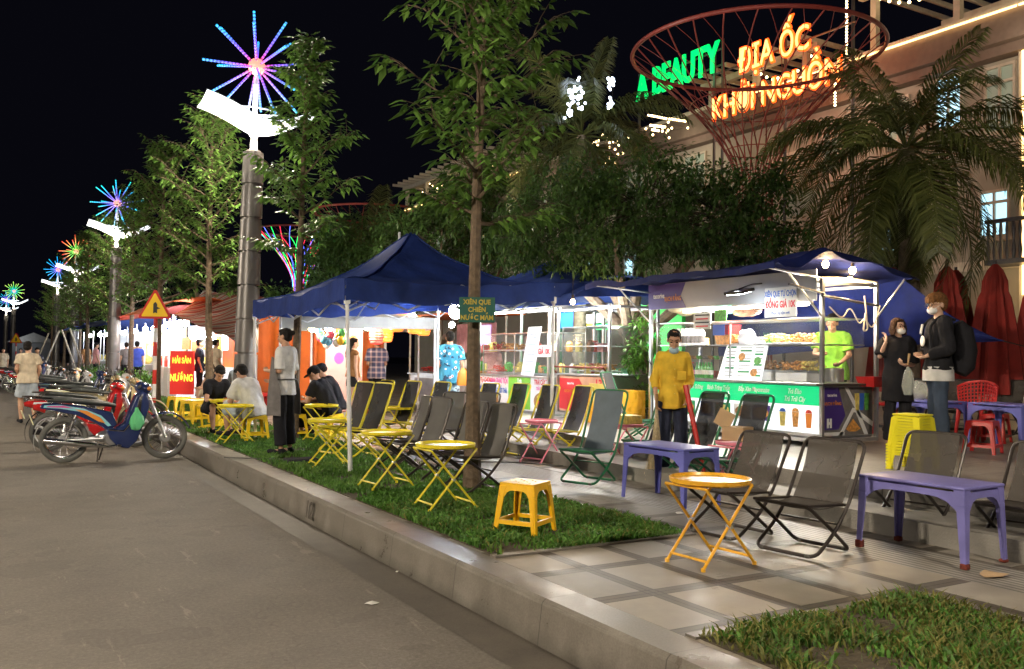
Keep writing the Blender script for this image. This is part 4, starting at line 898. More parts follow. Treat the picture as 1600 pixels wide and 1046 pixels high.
def motorbike(label,body='blue_body',acc='decal_cyan',kind='spoke',loc=(0,0,0),rz=0,detail=True,bag=False):
    root=thing('motorbike',label,'motorbike',loc,rz,'motorbikes parked in a row along the kerb')
    wb=1.22; r=.29
    wheel(root,0,r,kind,'rear_wheel'); wheel(root,wb,r,kind,'front_wheel')
    def plate(name,poly,y0,y1,m,bev=.01,parent=None): # polygon in xz, thickness along y
        b=MB(); b.add(*extr(poly,lambda p,d:(p[0],y0+(y1-y0)*d,p[1]))); return b.build(name,m,parent or root,bevel=bev,seg=2)
    # rear side cowl tapering up to tail
    plate('side_cowl',[(.62,.47),(.56,.64),(.20,.73),(-.12,.77),(-.27,.76),(-.30,.70),(-.1,.66),(.15,.60),(.36,.50),(.5,.40)],-.10,.10,body,.03)
    # leg shield and step-through tunnel
    plate('leg_shield',[(.47,.44),(.60,.43),(.70,.50),(.83,.84),(.90,.93),(.98,.88),(1.0,.70),(.93,.48),(.85,.26),(.75,.16),(.62,.19),(.52,.30)],-.16,.16,body,.03)
    plate('inner_shield',[(.80,.52),(.87,.86),(.90,.86),(.88,.6),(.84,.48)],-.168,.168,'black_body',.006)
    b=MB(); b.loft([((-.20,0,.80),.09,.025),((-.02,0,.80),.115,.035),((.25,0,.775),.12,.04),((.50,0,.745),.085,.035),((.60,0,.72),.05,.02)],V((0,1,0)),14); b.build('seat','seat_vinyl',root)
    b=MB(); b.loft([((-.22,0,.70),.09,.06),((-.31,0,.715),.075,.045),((-.36,0,.71),.05,.03)],V((0,1,0)),12); b.build('tail_light','tail_red',root)
    b=MB(); b.tube([(-.14,-.1,.82),(-.34,-.09,.83),(-.40,0,.83),(-.34,.09,.83),(-.14,.1,.82)],.011,8,smooth=.05); b.build('grab_rail','chrome' if kind=='spoke' else 'black_frame',root)
    # rear mudguard + plate
    b=MB(); b.grid(14,4,lambda u,v:(-(r+.055)*math.cos(-.35+1.55*u)*1.0,(-.055+.11*v),r+(r+.055)*math.sin(.0-.35+1.55*u)),th=.004); b.build('rear_mudguard','steel' if kind=='spoke' else 'black_body',root)
    b=MB(); b.box((-.375,0,.56),(.008,.17,.13),rot=(0,-.35,0)); b.build('number_plate','plate',root)
    # front mudguard
    b=MB(); b.grid(16,6,lambda u,v:(wb+(r+.05)*math.cos(.35+1.75*u),(-.065+.13*v),r+(r+.05)*math.sin(.35+1.75*u)-.02*abs(2*v-1)**2),th=.005); b.build('front_mudguard',body,root)
    # forks
    for s_ in (-1,1):
        b=MB(); b.tube([(wb,s_*.085,r),(wb-.10,s_*.085,r+.26)],.020,8); b.tube([(wb-.10,s_*.085,r+.25),(wb-.2,s_*.07,.80)],.017,8); b.build('fork','steel',root)
        b=MB(); b.tube([(0,s_*.13,r),(.12,s_*.13,.62)],.014,8); 
        for k in range(9): 
            c=V((0,s_*.13,r)).lerp(V((.12,s_*.13,.62)),.35+.06*k); b.lathe([(.03,-.006),(.034,0),(.03,.006)],c,n=10,rot=(0,.35,0))
        b.build('shock_absorber','chrome',root)
        b=MB(); b.tube([(0,s_*.10,r),(.45,s_*.09,.30)],.018,8,flat=1.4); b.build('swing_arm','steel',root)
        b=MB(); b.tube([(.86,s_*.1,.96),(.84,s_*.34,.99)],.016,8); b.build('handle_grip','rubber',root)
        b=MB(); b.tube([(.89,s_*.16,.98),(.86,s_*.25,1.08),(.85,s_*.27,1.14)],.005,5); b.ell((.84,s_*.28,1.17),(.012,.055,.035),n=10); b.build('mirror','black_frame',root)
    b=MB(); b.ell((.93,0,.95),(.11,.15,.085),rot=(0,.35,0),n=16); b.build('handlebar_cover',body,root)
    b=MB(); b.ell((1.0,0,.93),(.06,.085,.062),rot=(0,.5,0),n=14); b.build('headlight','headlamp',root)
    for s_ in (-1,1): b=MB(); b.ell((.985,s_*.115,.945),(.04,.035,.028),n=10); b.build('indicator','decal_orange',root)
    # engine, exhaust, stand, pedals
    b=MB(); b.ell((.52,0,.32),(.16,.10,.085),n=14); b.lathe([(.075,-.13),(.09,-.11),(.09,.11),(.075,.13)],(.55,0,.30),n=20,rot=(PI/2,0,0)); b.tube([(.62,0,.34),(.80,0,.38)],[.065,.055],12); b.build('engine','steel',root)
    b=MB(); b.tube([(.78,-.06,.34),(.74,-.13,.22),(.5,-.15,.2),(.28,-.16,.235),(-.25,-.17,.31)],[.016,.016,.018,.036,.042],12,smooth=0); b.build('exhaust','chrome' if kind=='spoke' else 'black_body',root)
    b=MB(); b.tube([(.36,-.22,.25),(.40,-.12,.22),(.40,.12,.22),(.36,.22,.25)],.010,6); b.tube([(.62,-.24,.22),(.62,.24,.22)],.011,6); b.ell((.62,-.25,.22),(.03,.045,.015),n=8); b.ell((.62,.25,.22),(.03,.045,.015),n=8); b.build('footrest','black_frame',root)
    b=MB(); b.tube([(.48,.08,.22),(.44,.20,.0)],.010,6); b.tube([(.40,-.07,.2),(.38,-.12,.01)],.009,6); b.build('kick_stand','black_frame',root)
    if detail:
        for s_ in (-1,1):
            y=s_*.1015; 
            b=MB(); b.add(*extr([(-.24,.745),(-.05,.745),(.22,.69),(.42,.60),(.54,.47),(.50,.46),(.38,.565),(.2,.65),(-.06,.70),(-.25,.715)],lambda p,d:(p[0],y+s_*.003*d,p[1]))); dc=b.build('decal_stripe',acc,root)
            b=MB(); b.add(*extr([(.1,.69),(.25,.665),(.4,.58),(.47,.50),(.38,.53),(.22,.63)],lambda p,d:(p[0],y+s_*.0045*d,p[1]))); b.build('decal_flash','decal_orange' if body=='blue_body' else 'decal_white',root)
            b=MB(); b.add(*extr([(-.2,.735),(-.02,.735),(.1,.70),(-.05,.712),(-.22,.722)],lambda p,d:(p[0],y+s_*.005*d,p[1]))); b.build('decal_bar','text_pink' if body=='blue_body' else 'decal_white',root)
    b=MB(); b.tube([(.5,-.165,.42),(.68,-.17,.40),(.84,-.172,.60)],.011,6); b.tube([(.5,.165,.42),(.68,.17,.40),(.84,.172,.60)],.011,6); b.build('crash_bar','chrome',root)
    return root
mb0=motorbike('nearest motorbike, dark blue with a pale and orange striped cowl and a green bag','blue_body','decal_cyan','spoke',(.93,13.55,.004),.02); mb0.scale=(1.06,)*3
b=MB(); b.loft([((0,0,.17),.02,.02),((0,0,.12),.035,.03),((0,-.01,.04),.085,.06),((0,-.01,-.05),.10,.075),((0,0,-.13),.06,.05),((0,0,-.15),.02,.02)],n=14); b.v=[(x+.008*math.sin(z*60+y*40),y+.008*math.cos(x*70+z*30),z) for x,y,z in b.v]
o=b.build('plastic_bag','green_bag'); o.location=(1.82,13.39,.58); tag(o,'light green plastic bag hanging from the blue motorbike','bag')
mb1=motorbike('red and black motorbike with white rims right behind the blue one','red_body','decal_white','white',(.86,15.3,.004),.06)
mb2=motorbike('black motorbike with a gold stripe, third in the row','black_body','plate','cast',(1.05,16.8,.004),.0)
mb3=motorbike('silver and tan motorbike with its headlight turned to the camera','gold_body','decal_white','spoke',(1.5,20.5,.004),-.5)
mb4=motorbike('white fronted scooter behind the trees trunks','white_body','decal_cyan','cast',(1.9,22.3,.004),-.45)
R=random.Random(9); src=[mb2,mb3,mb0,mb1,mb4]; nm=['black','silver and tan','dark blue','red','white']
where=['seen beyond the red motorbike seat','just right of the walking man','level with the warning sign','in the crowd of bikes beyond the walking man','below the second lamp pole','left of the second lamp pole','below the third lamp pole','far down the row past the third lamp','far down the row beside the pale shed','near the left edge behind the walking man','at the left edge of the row','last one visible in the row','tiny at the very end of the row','half hidden beyond the others at the left edge']
for k in range(14):
    y=18.4+k*1.85+R.uniform(-.2,.2); i=[1,0,2,4,0,0,1,0,0,4,2,0,3,0][k]
    copy_tree(src[i],loc=(1.5-.06*k+R.uniform(-.15,.3),y,.004),rz=R.uniform(-.3,.2),label=nm[i]+' motorbike '+where[k])
# ---------------- road sign
p=V((2.62,20.2,.0)); rs=thing('road_sign','yellow triangular warning sign with a red rim on a red and white pole','sign',(3.12,20.5,.243),-.55)
b=MB()
for k in range(8): b.lathe([(.042,k*.3),(.042,k*.3+.2995)],n=14,mi=k%2)
b.build('pole',['red_paint','white_paint'],rs)
def tri(s,y,zc): return [(s*math.cos(PI/2+2*PI*k/3),y,zc+s*math.sin(PI/2+2*PI*k/3)) for k in range(3)]
def rtri(s,c=.06,n=4):
    out=[]
    for k in range(3):
        a=PI/2+2*PI*k/3; P=V((s*math.cos(a),s*math.sin(a)))
        for j in range(n+1):
            t=-PI/3+2*PI/3*j/n; out.append((P.x-c*2*math.cos(a)+c*math.cos(a+t),P.y-c*2*math.sin(a)+c*math.sin(a+t)))
    return out
b=MB(); b.prism([(x,y+2.42-.2) for x,y in rtri(.44,.045)],.012,org=(0,-.045,0),X=(1,0,0),Y=(0,0,1)); b.build('rim','red_paint',rs)
b=MB(); b.prism([(x,y+2.42-.2) for x,y in rtri(.345,.02)],.004,org=(0,-.058,0),X=(1,0,0),Y=(0,0,1)); b.build('face','sign_yellow',rs)
b=MB(); b.prism([(x*.7+.01,y*.7+2.22) for x,y in [(-.06,-.15),(0,-.12),(.06,-.15),(.06,-.02),(.16,.0),(.06,.05),(.06,.14),(0,.2),(-.06,.14)]],.004,org=(0,-.0635,0),X=(1,0,0),Y=(0,0,1)); b.build('symbol','text_black',rs)
copyz=copy_tree(rs,loc=(1.55,63,.0),rz=-.4,label='small yellow warning sign cut by the left edge far down the road')
# ---------------- green board hung on the tree
gb=thing('sign_board','dark green board with faded gold lettering tied to the near tree trunk','sign',(3.93,7.36,1.95),-.50)
b=MB(); b.box((0,0,0),(.335,.015,.235)); b.build('board','sign_green',gb,bevel=.003)
for t,z in (('XIÊN QUE',.07),('CHIÊN',.0),('NƯỚC MẮM',-.075)): text(t,'gold_letters',.062,(0,-.009,z),(1,0,0),(0,0,1),gb,.001,bold=.03,sx=.9)
b=MB(); b.tube([(-.09,.0,.03),(-.09,.09,.03),(.0,.14,.03),(.09,.09,.03),(.09,.0,.03)],.003,4); b.build('wire','dark_steel',gb)
# ground clutter
R=random.Random(2)
def scrap(px,py,z,s,label,m='paper',n=7):
    p=at(px,py,z); b=MB(); P=[V((s*R.uniform(.5,1)*math.cos(2*PI*k/n),s*R.uniform(.3,.8)*math.sin(2*PI*k/n),R.uniform(.001,.012))) for k in range(n)]
    b.add([V((0,0,.014))]+P+[V((0,0,.003))]+[q-V((0,0,.001)) for q in P],[(0,1+k,1+(k+1)%n) for k in range(n)]+[(n+1,n+2+(k+1)%n,n+2+k) for k in range(n)])
    o=b.build('paper_scrap',m,smooth=0); o.location=(p.x,p.y,z+.001); tag(o,label,'litter','litter on the ground')
scrap(580,944,.0,.055,'torn pale paper scrap on the road in the foreground'); scrap(1548,898,.245,.13,'crumpled pale litter beside the red foot of the purple table','cardboard'); scrap(1325,868,.245,.06,'white scrap between the near chairs and the purple table'); scrap(1062,803,.245,.05,'white tissue at the foot of the purple table by the broom woman')
scrap(358,747,.004,.07,'white wrapper in the gutter below the kerb'); scrap(468,805,.004,.02,'tiny yellow leaf in the gutter','food_yellow'); scrap(620,895,.004,.015,'small white bit on the gutter edge'); scrap(622,866,.004,.02,'brown leaf lying in the gutter','food_brown'); scrap(718,938,.004,.018,'red brown leaf in the near gutter','rust_red')
b=MB(); 
kn=text('12','kerb_mark',.15,(2.541,0,.135),(0,-1,0),(0,0,1),None,.001,bold=.03,name='kerb_number') if False else None
mat('kerb_mark',(.06,.05,.04),.8,var=.5,scale=40)
p=onx(484,784,2.52); kn=text('12','kerb_mark',.21,(2.515,p.y,.12),(0,-1,0),(.11,0,.97),None,.001,bold=.02,name='kerb_number',sx=1.1); tag(kn,'faded dark number 12 painted on the kerb face','painted number')
b=MB(); b.tube([at(350,715,.262)+V((0,0,.0)),at(500,720,.262),at(620,705,.262),at(700,722,.255),at(800,722,.252),at(880,728,.252)],.008,6,smooth=.4); tag(b.build('cable','rubber'),'thin black cable trailing across the grass and paving','cable')
b=MB(); p=at(470,722,.25); b.box((0,0,.02),(.36,.22,.05)); o=b.build('drain_mat','black_cloth',bevel=.01); o.location=p; tag(o,'dark flat mat in the grass beside the apron woman','mat')
# ---------------- stalls
def cart(name,label,X,Y0,L,z0,Dp=.95,bz=(.10,.71),H=1.95,body='steel',glass=True,frame='steel',case=(.71,1.5),group='food carts along the promenade',cat='food cart'):
    root=thing(name,label,cat,(X,Y0,z0),0,group)
    b=MB(); b.box2((.02,.03,bz[0]),(Dp-.02,L-.03,bz[1])); b.build('cabinet',body,root,bevel=.01)
    b=MB(); b.box2((-.03,-.03,bz[1]+.002),(Dp+.02,L+.03,bz[1]+.03)); b.build('counter','steel',root,bevel=.005)
    for x,y in ((0,0),(0,L),(Dp,0),(Dp,L)):
        b=MB(); b.box((x,y,H/2+.04),(.045,.045,H-.08)); b.build('post',frame,root,bevel=.004)
    b=MB(); 
    for y in (0,L): b.box2((.024,y-.02,H-.06),(Dp-.024,y+.02,H-.02))
    for x in (0,Dp): b.box2((x-.02,.024,H-.059),(x+.02,L-.024,H-.021))
    b.box2((-.02,-.02,bz[0]-.05),(Dp+.02,L+.02,bz[0]-.002)); b.build('frame',frame,root,bevel=.003)
    for y in (.35,L-.35):
        for x in (.12,Dp-.12):
            w=MB(); w.lathe([(.05,-.02),(.085,-.018),(.085,.018),(.05,.02)],(x,y,.087),n=20,rot=(PI/2,0,0)); w.build('wheel','rubber',root)
    if glass:
        z1,z2=case; x0=.06;x1=Dp-.15
        b=MB(); b.box2((x0,.06,z1+.03),(x0+.005,L-.06,z2)); b.box2((x0+.006,.06,z1+.03),(x1,.065,z2)); b.box2((x0+.006,L-.065,z1+.03),(x1,L-.06,z2)); b.build('glass_case','glass',root,smooth=0)
        b=MB(); 
        for z in (z2,(z1+z2)/2+.08): b.box2((x0-.005,.05,z),(x1,L-.05,z+.012))
        for y in (.06,L/2,L-.06): b.box2((x0-.008,y-.008,z1+.031),(x0+.008,y+.008,z2-.002))
        b.build('case_frame','steel',root,smooth=0)
    return root
def quadX(name,m,root,x,y0,y1,z0,z1,t=.006,bev=0):
    b=MB(); b.box2((x-t,min(y0,y1),z0),(x,max(y0,y1),z1)); return b.build(name,m,root,smooth=0)
def canopy(name,label,cat,pts_grid,m='blue_canvas',th=.006,parent=None): pass
def food(kind,x,y,z,w,d,R,label,group):
    root=thing('food_tray',label,'food tray',(x,y,z),0,group)
    b=MB(); b.box2((-d/2,-w/2,0),(d/2,w/2,.018)); b.build('tray','steel',root,bevel=.004)
    b=MB()
    for _ in range(int(24+w*110)):
        p=V((R.uniform(-d/2+.03,d/2-.03),R.uniform(-w/2+.03,w/2-.03),.025+R.random()*.10)); 
        if R.random()<.5: b.tube([p,p+V((R.uniform(-.06,.06),R.uniform(-.07,.07),.01))],.013,6)
        else: b.ell(p,(.024,.024,.018),n=7)
    b.build('food',kind,root); return root
# --- nearest stall
X1=8.3; Y1=7.10; L1=3.08; Z1=.52
c1=cart('food_cart','nearest food cart with a green and white menu front and a blue tarpaulin roof',X1,Y1,L1,Z1)
lamp('AREA',(.42,1.5,1.47),26,(1,.95,.86),(.4,2.4),c1,rot=(0,0,0))  # unseen area light added inside the case to brighten the display
quadX('menu_panel','panel_white_lit',c1,.0195,.05,L1-.05,.15,.475); quadX('menu_band','panel_green_lit',c1,.0195,.05,L1-.05,.478,.70)
TX=(0,-1,0);TZ=(0,0,1)
for (px,t,t2) in [(1258-18,'Trà Đào','Trà Trái Cây'),(1176,'Bắp Xào Mayonnaise','Cá Viên'),(1121,'Bánh Tráng Trộn','Bánh Tráng Cuốn'),(1080,'Dừa Dầm Sương','')]:
    y=onx(px,615,X1).y-Y1; text(t,'text_white',.085,(.010,y,.63),TX,TZ,c1,.001,bold=.012,shear=.35,sx=.72); 
    if t2: text(t2,'text_white',.085,(.010,y,.54),TX,TZ,c1,.001,bold=.012,shear=.35,sx=.72)
# printed drinks and dishes
def cup(y,z,m,m2,s=1):
    b=MB(); b.prism([(-.035*s,.0),(.035*s,0),(.05*s,.17*s),(-.05*s,.17*s)],.002,org=(.0128,y,z),X=(0,-1,0),Y=(0,0,1)); b.build('printed_cup',m,c1,smooth=0)
    b=MB(); b.prism([(-.052*s,.172*s),(.052*s,.172*s),(.035*s,.205*s),(0,.215*s),(-.035*s,.205*s)],.002,org=(.0128,y,z),X=(0,-1,0),Y=(0,0,1)); b.build('printed_lid',m2,c1,smooth=0)
cup(.60,.21,'food_yellow','panel_blue'); cup(.40,.21,'food_orange','food_orange',1.05); cup(.20,.21,'text_orange','food_red')
for y,m1,m2,w in [(.95,'panel_purple','food_orange',.3),(1.27,'panel_white','food_brown',.3),(1.62,'panel_green','food_yellow',.28),(1.92,'panel_blue','food_brown',.24),(2.28,'panel_green','food_orange',.26),(2.6,'food_red','food_yellow',.24)]:
    b=MB(); b.prism([(-w/2,.0),(w/2,0),(w/2,.19),(-w/2,.19)],.002,org=(.0128,y,.25),X=(0,-1,0),Y=(0,0,1)); b.build('printed_dish',m1,c1,bevel=0,smooth=0)
    b=MB(); b.prism([(w*.42*math.cos(a),.095+.07*math.sin(a)) for a in [2*PI*k/18 for k in range(18)]],.001,org=(.0102,y,.25),X=(0,-1,0),Y=(0,0,1)); b.build('printed_food',m2,c1,smooth=0)
# end panel (faces -y)
b=MB(); b.box2((.05,.015,.13),(.9,.029,.69)); b.build('end_panel','panel_purple',c1,smooth=0)
def endp(poly,m,name,d=.0): b=MB(); b.prism(poly,.002+d,org=(0,.013-d*2,0),X=(1,0,0),Y=(0,0,1)); return b.build(name,m,c1,smooth=0)
endp([(.30,.69),(.90,.69),(.90,.13),(.05,.13),(.05,.2),(.30,.2),(.42,.36)],'cloth_grey','printed_backdrop')
for poly in ([(.40,.69),(.46,.69),(.68,.40),(.90,.28),(.90,.22),(.66,.34)],[(.30,.13),(.36,.13),(.56,.40),(.60,.39),(.75,.13),(.82,.13),(.64,.44),(.54,.45)],[(.05,.13),(.40,.13),(.40,.17),(.05,.17)]): endp(poly,'panel_white','printed_band',.0008)
endp([(.43+.0,.20),(.55,.32),(.68,.20),(.6,.17),(.48,.17)],'food_orange','printed_food',.001)
for x,m in ((.62,'food_yellow'),(.70,'panel_blue'),(.79,'food_green')): endp([(x-.03,.42),(x+.03,.42),(x+.045,.62),(x-.045,.62)],m,'printed_drink',.0012)
text('tacoriva','text_white',.05,(.19,.0125,.60),(1,0,0),TZ,c1,.001,bold=.02); text('BẠCH ĐẰNG','text_orange',.05,(.20,.0125,.50),(1,0,0),TZ,c1,.001,bold=.02)
b=MB(); b.box2((.10,.008,.22),(.13,.013,.33)); b.box2((.15,.008,.22),(.18,.013,.33)); b.box2((.13,.0085,.26),(.15,.0125,.29)); b.build('printed_mark','text_white',c1,smooth=0)
# fascia banner
quadX('fascia_banner','fascia_white_shaded',c1,-.03,.05,L1+.02,1.70,2.06,.01)
b=MB(); b.prism([(-(L1+.01),1.69),(-(L1-.75),1.69),(-(L1-.66),1.88),(-(L1-.75),2.05),(-(L1+.01),2.05)],.003,org=(-.0445,0,0),X=(0,-1,0),Y=(0,0,1)) if False else b.add(*extr([(L1+.015,1.705),(L1-.80,1.705),(L1-.68,1.88),(L1-.78,2.055),(L1+.015,2.055)],lambda p,d:(-.042-.003*d,p[0],p[1]))); b.build('banner_badge','panel_purple',c1,smooth=0)
text('tacoriva','text_white',.10,(-.047,L1-.22,1.89),TX,TZ,c1,.001,bold=.02,sx=.75); text('BẠCH ĐẰNG','text_orange',.085,(-.047,L1-.52,1.84),TX,TZ,c1,.001,bold=.02,sx=.7)
# menu board leaning
mbd=thing('menu_board','tilted white menu board with green headings on the cart counter','menu board',(X1+.02,onx(1152,570,X1).y,Z1+.74),0)
b=MB(); b.add(*extr([(-.42,0),(.36,0),(.40,.46),(-.32,.46)],lambda p,d:(.03+.18*p[1]+.01*d,-p[0],p[1]))); b.build('board','menu_sheet_glow',mbd,smooth=0)
for i in range(9):
    z=.05+.045*i; 
    for j,(a,w) in enumerate(((-.30,.16),(-.06,.2),(.2,.14))):
        if (i+j)%3==2: m='text_green';hh=.024
        else: m='text_black';hh=.008
        b=MB(); b.add(*extr([(a,z),(a+w,z),(a+w,z+hh),(a,z+hh)],lambda p,d:(.03+.18*p[1]-.004+.002*d,-p[0],p[1]))); b.build('menu_line',m,mbd,smooth=0)
for a,z,m in ((.22,.10,'food_orange'),(.26,.25,'food_green'),(-.02,.30,'food_orange')): 
    b=MB(); b.add(*extr([(a+.06*math.cos(t),z+.05*math.sin(t)) for t in [2*PI*k/14 for k in range(14)]],lambda p,d:(.03+.18*p[1]-.005+.002*d,-p[0],p[1]))); b.build('menu_picture',m,mbd,smooth=0)
# paper sign
ps=thing('paper_sign','white sign reading XIÊN QUE TỰ CHỌN ĐỒNG GIÁ 10K above the glass case','sign',(X1-.06,onx(1225,470,X1).y,Z1+1.70))
b=MB(); b.box((0,0,0),(.006,.50,.36)); b.build('sheet','paper',ps,smooth=0)
text('XIÊN QUE TỰ CHỌN','text_blue',.095,(-.004,0,.10),TX,TZ,ps,.001,bold=.03,sx=.56); text('ĐỒNG GIÁ 10K','text_red',.11,(-.004,0,-.03),TX,TZ,ps,.001,bold=.04,sx=.62); text('Phục vụ tận nơi','text_blue',.05,(-.004,0,-.13),TX,TZ,ps,.001,sx=.9)
for (px,py,w,h,m,lb) in [(1097,502,.34,.22,'paper','small paper price list taped inside the cart glass'),(1126,492,.22,.17,'food_green','small green picture card on the cart glass'),(1123,516,.22,.14,'panel_blue','small blue picture card on the cart glass')]:
    p=onx(px,py,X1+.05); o=thing('notice',lb,'notice',tuple(p)); b=MB(); b.box((0,0,0),(.004,w,h)); b.build('sheet',m,o,smooth=0)
    if m=='paper':
        for i in range(4): b=MB(); b.box((-.004,0,.08-.05*i),(.002,w*(.8-.1*(i%2)),.02)); b.build('print','text_red' if i%2 else 'text_black',o,smooth=0)
# lights
b=MB(); b.tube([(.06,.25,1.665),(.06,2.45,1.665)],.014,8); tb=b.build('tube_light','tube_warm_white',c1) if 'tube_warm_white' in M else b.build('tube_light','tube_white',c1)
b=MB(); b.box2((.04,.2,1.68),(.08,2.5,1.70)); b.build('light_batten','white_paint',tb)
lamp('AREA',(.10,1.35,1.63),85,(1,.93,.82),(.1,2.2),c1,rot=(0,rad(-12),PI)); lamp('POINT',(.45,1.4,1.62),40,(1,.93,.82),.1,c1)
lamp('POINT',(.2,.3,1.62),9,(1,.9,.75),.1,c1)
fl=MB(); fl.box((-.42,.9,1.83),(.22,.30,.035),rot=(0,-.25,0)); fl.tube([(-.42,.9,1.86),(-.2,.9,1.93),(-.02,.9,1.95)],.01,6); fo=fl.build('floodlight','black_frame',c1); fl=MB(); fl.box((-.425,.9,1.808),(.17,.25,.01),rot=(0,-.25,0)); fl.build('lens','led_white',fo); 
lamp('SPOT',(-.47,.9,1.79),10,(.9,.96,1),.1,c1,rot=(0,rad(38),0),spot=120)
for i,(px,py) in enumerate([(1290,413),(1332,423),(1328,438)]):
    p=dep(px,py,[10.35,10.4,10.9][i]); bu=thing('light_bulb',['left bare warm bulb under the cart roof','right bare warm bulb under the cart roof','lower bare warm bulb behind the other two'][i],'light bulb',tuple(p),0,'bare bulbs under the cart roof')
    b=MB(); b.ell((0,0,0),(.038,.038,.045),n=14); b.build('globe','bulb_warm',bu); b=MB(); b.lathe([(.018,.04),(.02,.085),(.004,.09)],n=10); b.tube([(0,0,.09),(0,.0,.22)],.004,5); b.build('socket','black_frame',bu)
    lamp('POINT',(0,0,-.06),14,(1,.68,.35),.04,bu)
# roof: cover with ridge, flaps, struts
rf=thing('awning','dark blue tarpaulin awning draped over the nearest cart','awning',(X1,Y1,Z1+1.97))
def wv(x,y): return .007*math.sin(x*9+y*4)+.010*math.sin(y*6.3-x*3)+.006*math.sin(y*15+x*11)
def roofp(u,v):
    x=-1.08+2.3*u; y=-.30+3.5*v; rz_=.11+.17*(1-v)**2.2
    if x<-.35: t=(x+1.08)/.73; z=.05+(rz_-.05)*(t**.8)-.03*math.sin(PI*t)
    else: t=(x+.35)/1.57; z=rz_*(1-t)+.0*t+.03*math.sin(PI*t)
    return (x,y-.05*math.sin(PI*u)*(v<.02),z+wv(x,y)+.03*noise.noise(V((x*3,y*2.2,0))))
b=MB(); b.grid(46,60,roofp,th=.008); b.build('main_cover','blue_tarp',rf)
b=MB(); b.grid(50,4,lambda u,v:(-1.09-.006*math.sin(u*60)*v,-.30+3.5*u,roofp(0,u)[2]+.01-.075*v+.01*math.sin(u*44)*v),th=.006); b.build('front_hem','blue_tarp',rf)
b=MB(); b.grid(40,5,lambda u,v:(-1.06+2.26*u,-.31-.10*v-.01*math.sin(u*30)*v,roofp(u,0)[2]+.012-.10*v*(.7+.3*math.sin(u*17))),th=.007); b.build('end_hem','blue_tarp',rf)
b=MB(); b.grid(10,10,lambda u,v:(-.02+1.0*u,.0+L1*v,-.005+.02*math.sin(PI*u)),th=.01); b.build('ceiling_liner','panel_cream' if 'panel_cream' in M else 'trim',rf)
for a_,b__ in (((-.02,.0,-.45),(-.60,-.02,.03)),((-.02,L1,-.45),(-.60,L1,.03)),((.95,.0,-.45),(1.0,-.35,.0)),((.0,.0,-.02),(-1.0,-.1,.04)),((.0,L1,-.02),(-1.0,L1,.04))):
    q=MB(); q.tube([a_,b__],.012,8); q.build('strut','steel',rf)
q=MB(); q.tube([(-.02,-.05,-.20),(-.6,-.05,-.12)],.014,8); q.tube([(-.05,-.03,-.22),(.95,-.03,-.30)],.016,8); q.build('cross_bar','dark_steel',rf)
q=MB(); q.tube([(.0,-.1,-.35),(.2,-.12,-.5),(.35,-.1,-.32),(.5,-.12,-.55),(.6,-.1,-.45),(.75,-.1,-.6),(.95,-.05,-.3)],.008,6,smooth=.2); q.tube([(.58,-.12,-.2),(.6,-.13,-.4),(.64,-.12,-.6),(.56,-.12,-.62),(.59,-.13,-.4)],.01,6,smooth=.05); q.build('loose_cable','panel_cream' if 'panel_cream' in M else 'trim',rf)
q=MB(); q.tube([(-.06,-.08,-1.245),(.95,-.08,-1.245)],.014,8); q.tube([(-.06,-.08,-1.245),(-.06,.02,-1.245)],.014,8); q.build('push_handle','black_frame',rf)
# stock on and in the cart
R=random.Random(5); GB='drink bottles inside the nearest cart'
bt=thing('drink_bottle','x','bottle'); b=MB(); b.lathe([(.028,0),(.03,.02),(.03,.13),(.012,.18),(.012,.2)],n=12); b.build('bottle','bottle_green' if 'bottle_green' in M else 'food_green',bt); b=MB(); b.lathe([(.0305,.05),(.0305,.11)],n=12); b.build('wrap','paper',bt); b=MB(); b.lathe([(.013,.2),(.013,.215)],n=10); b.build('cap','text_green',bt)
mat('cola',(.05,.02,.02),.2); bd=thing('drink_bottle','x','bottle'); b=MB(); b.lathe([(.028,0),(.03,.02),(.03,.13),(.012,.18),(.012,.2)],n=12); b.build('bottle','cola',bd); b=MB(); b.lathe([(.0305,.05),(.0305,.11)],n=12); b.build('wrap','text_pink',bd); b=MB(); b.lathe([(.013,.2),(.013,.215)],n=10); b.build('cap','text_red',bd)
for i in range(6): put(bt,X1+.15,onx(1089+4.5*i,592,X1+.15).y,Z1+.745,0,'green soft drink bottle in the front row of the cart',GB)
for i in range(5): put(bd,X1+.15,onx(1066+4.3*i,592,X1+.15).y,Z1+.745,0,'dark cola bottle in the front row left of the green bottles',GB)
bw=thing('seasoning_bottle','x','bottle'); b=MB(); b.lathe([(.045,0),(.045,.19),(.02,.22),(.02,.25)],n=12); b.build('bottle','paper',bw); b=MB(); b.lathe([(.0455,.04),(.0455,.14)],n=12); b.build('wrap','cloth_grey',bw)
for i in range(7): put(bw,X1+.35,onx(1060+6.2*i,480,X1+.35).y,Z1+1.19,0,'white bottle on the upper shelf of the cart','white bottles on the upper cart shelf')
TL=['heap of grey bowls on the middle shelf','fried snacks at the front of the case','fried skewers in the middle of the case','fried rolls beside the green garnish','spring rolls at the case end','snacks by the vendor tongs','orange snacks on the upper shelf']
for i,(px,py,m,w,xx) in enumerate([(1200,590,'food_brown',.5,.3),(1245,588,'food_orange',.5,.3),(1215,533,'food_yellow',.4,.35),(1250,533,'food_orange',.35,.35),(1150,533,'food_orange',.4,.4),(1268,589,'food_yellow',.2,.3)]):
    p=onx(px,py,X1+xx); food(m,p.x,min(Y1+L1-.3,max(Y1+.3,p.y)),Z1+ (1.20 if py<560 else .86),w,.34,R,'tray of '+TL[i+1 if i else 1]+(' and sauces' if i==0 else ''),'food trays in the nearest cart')
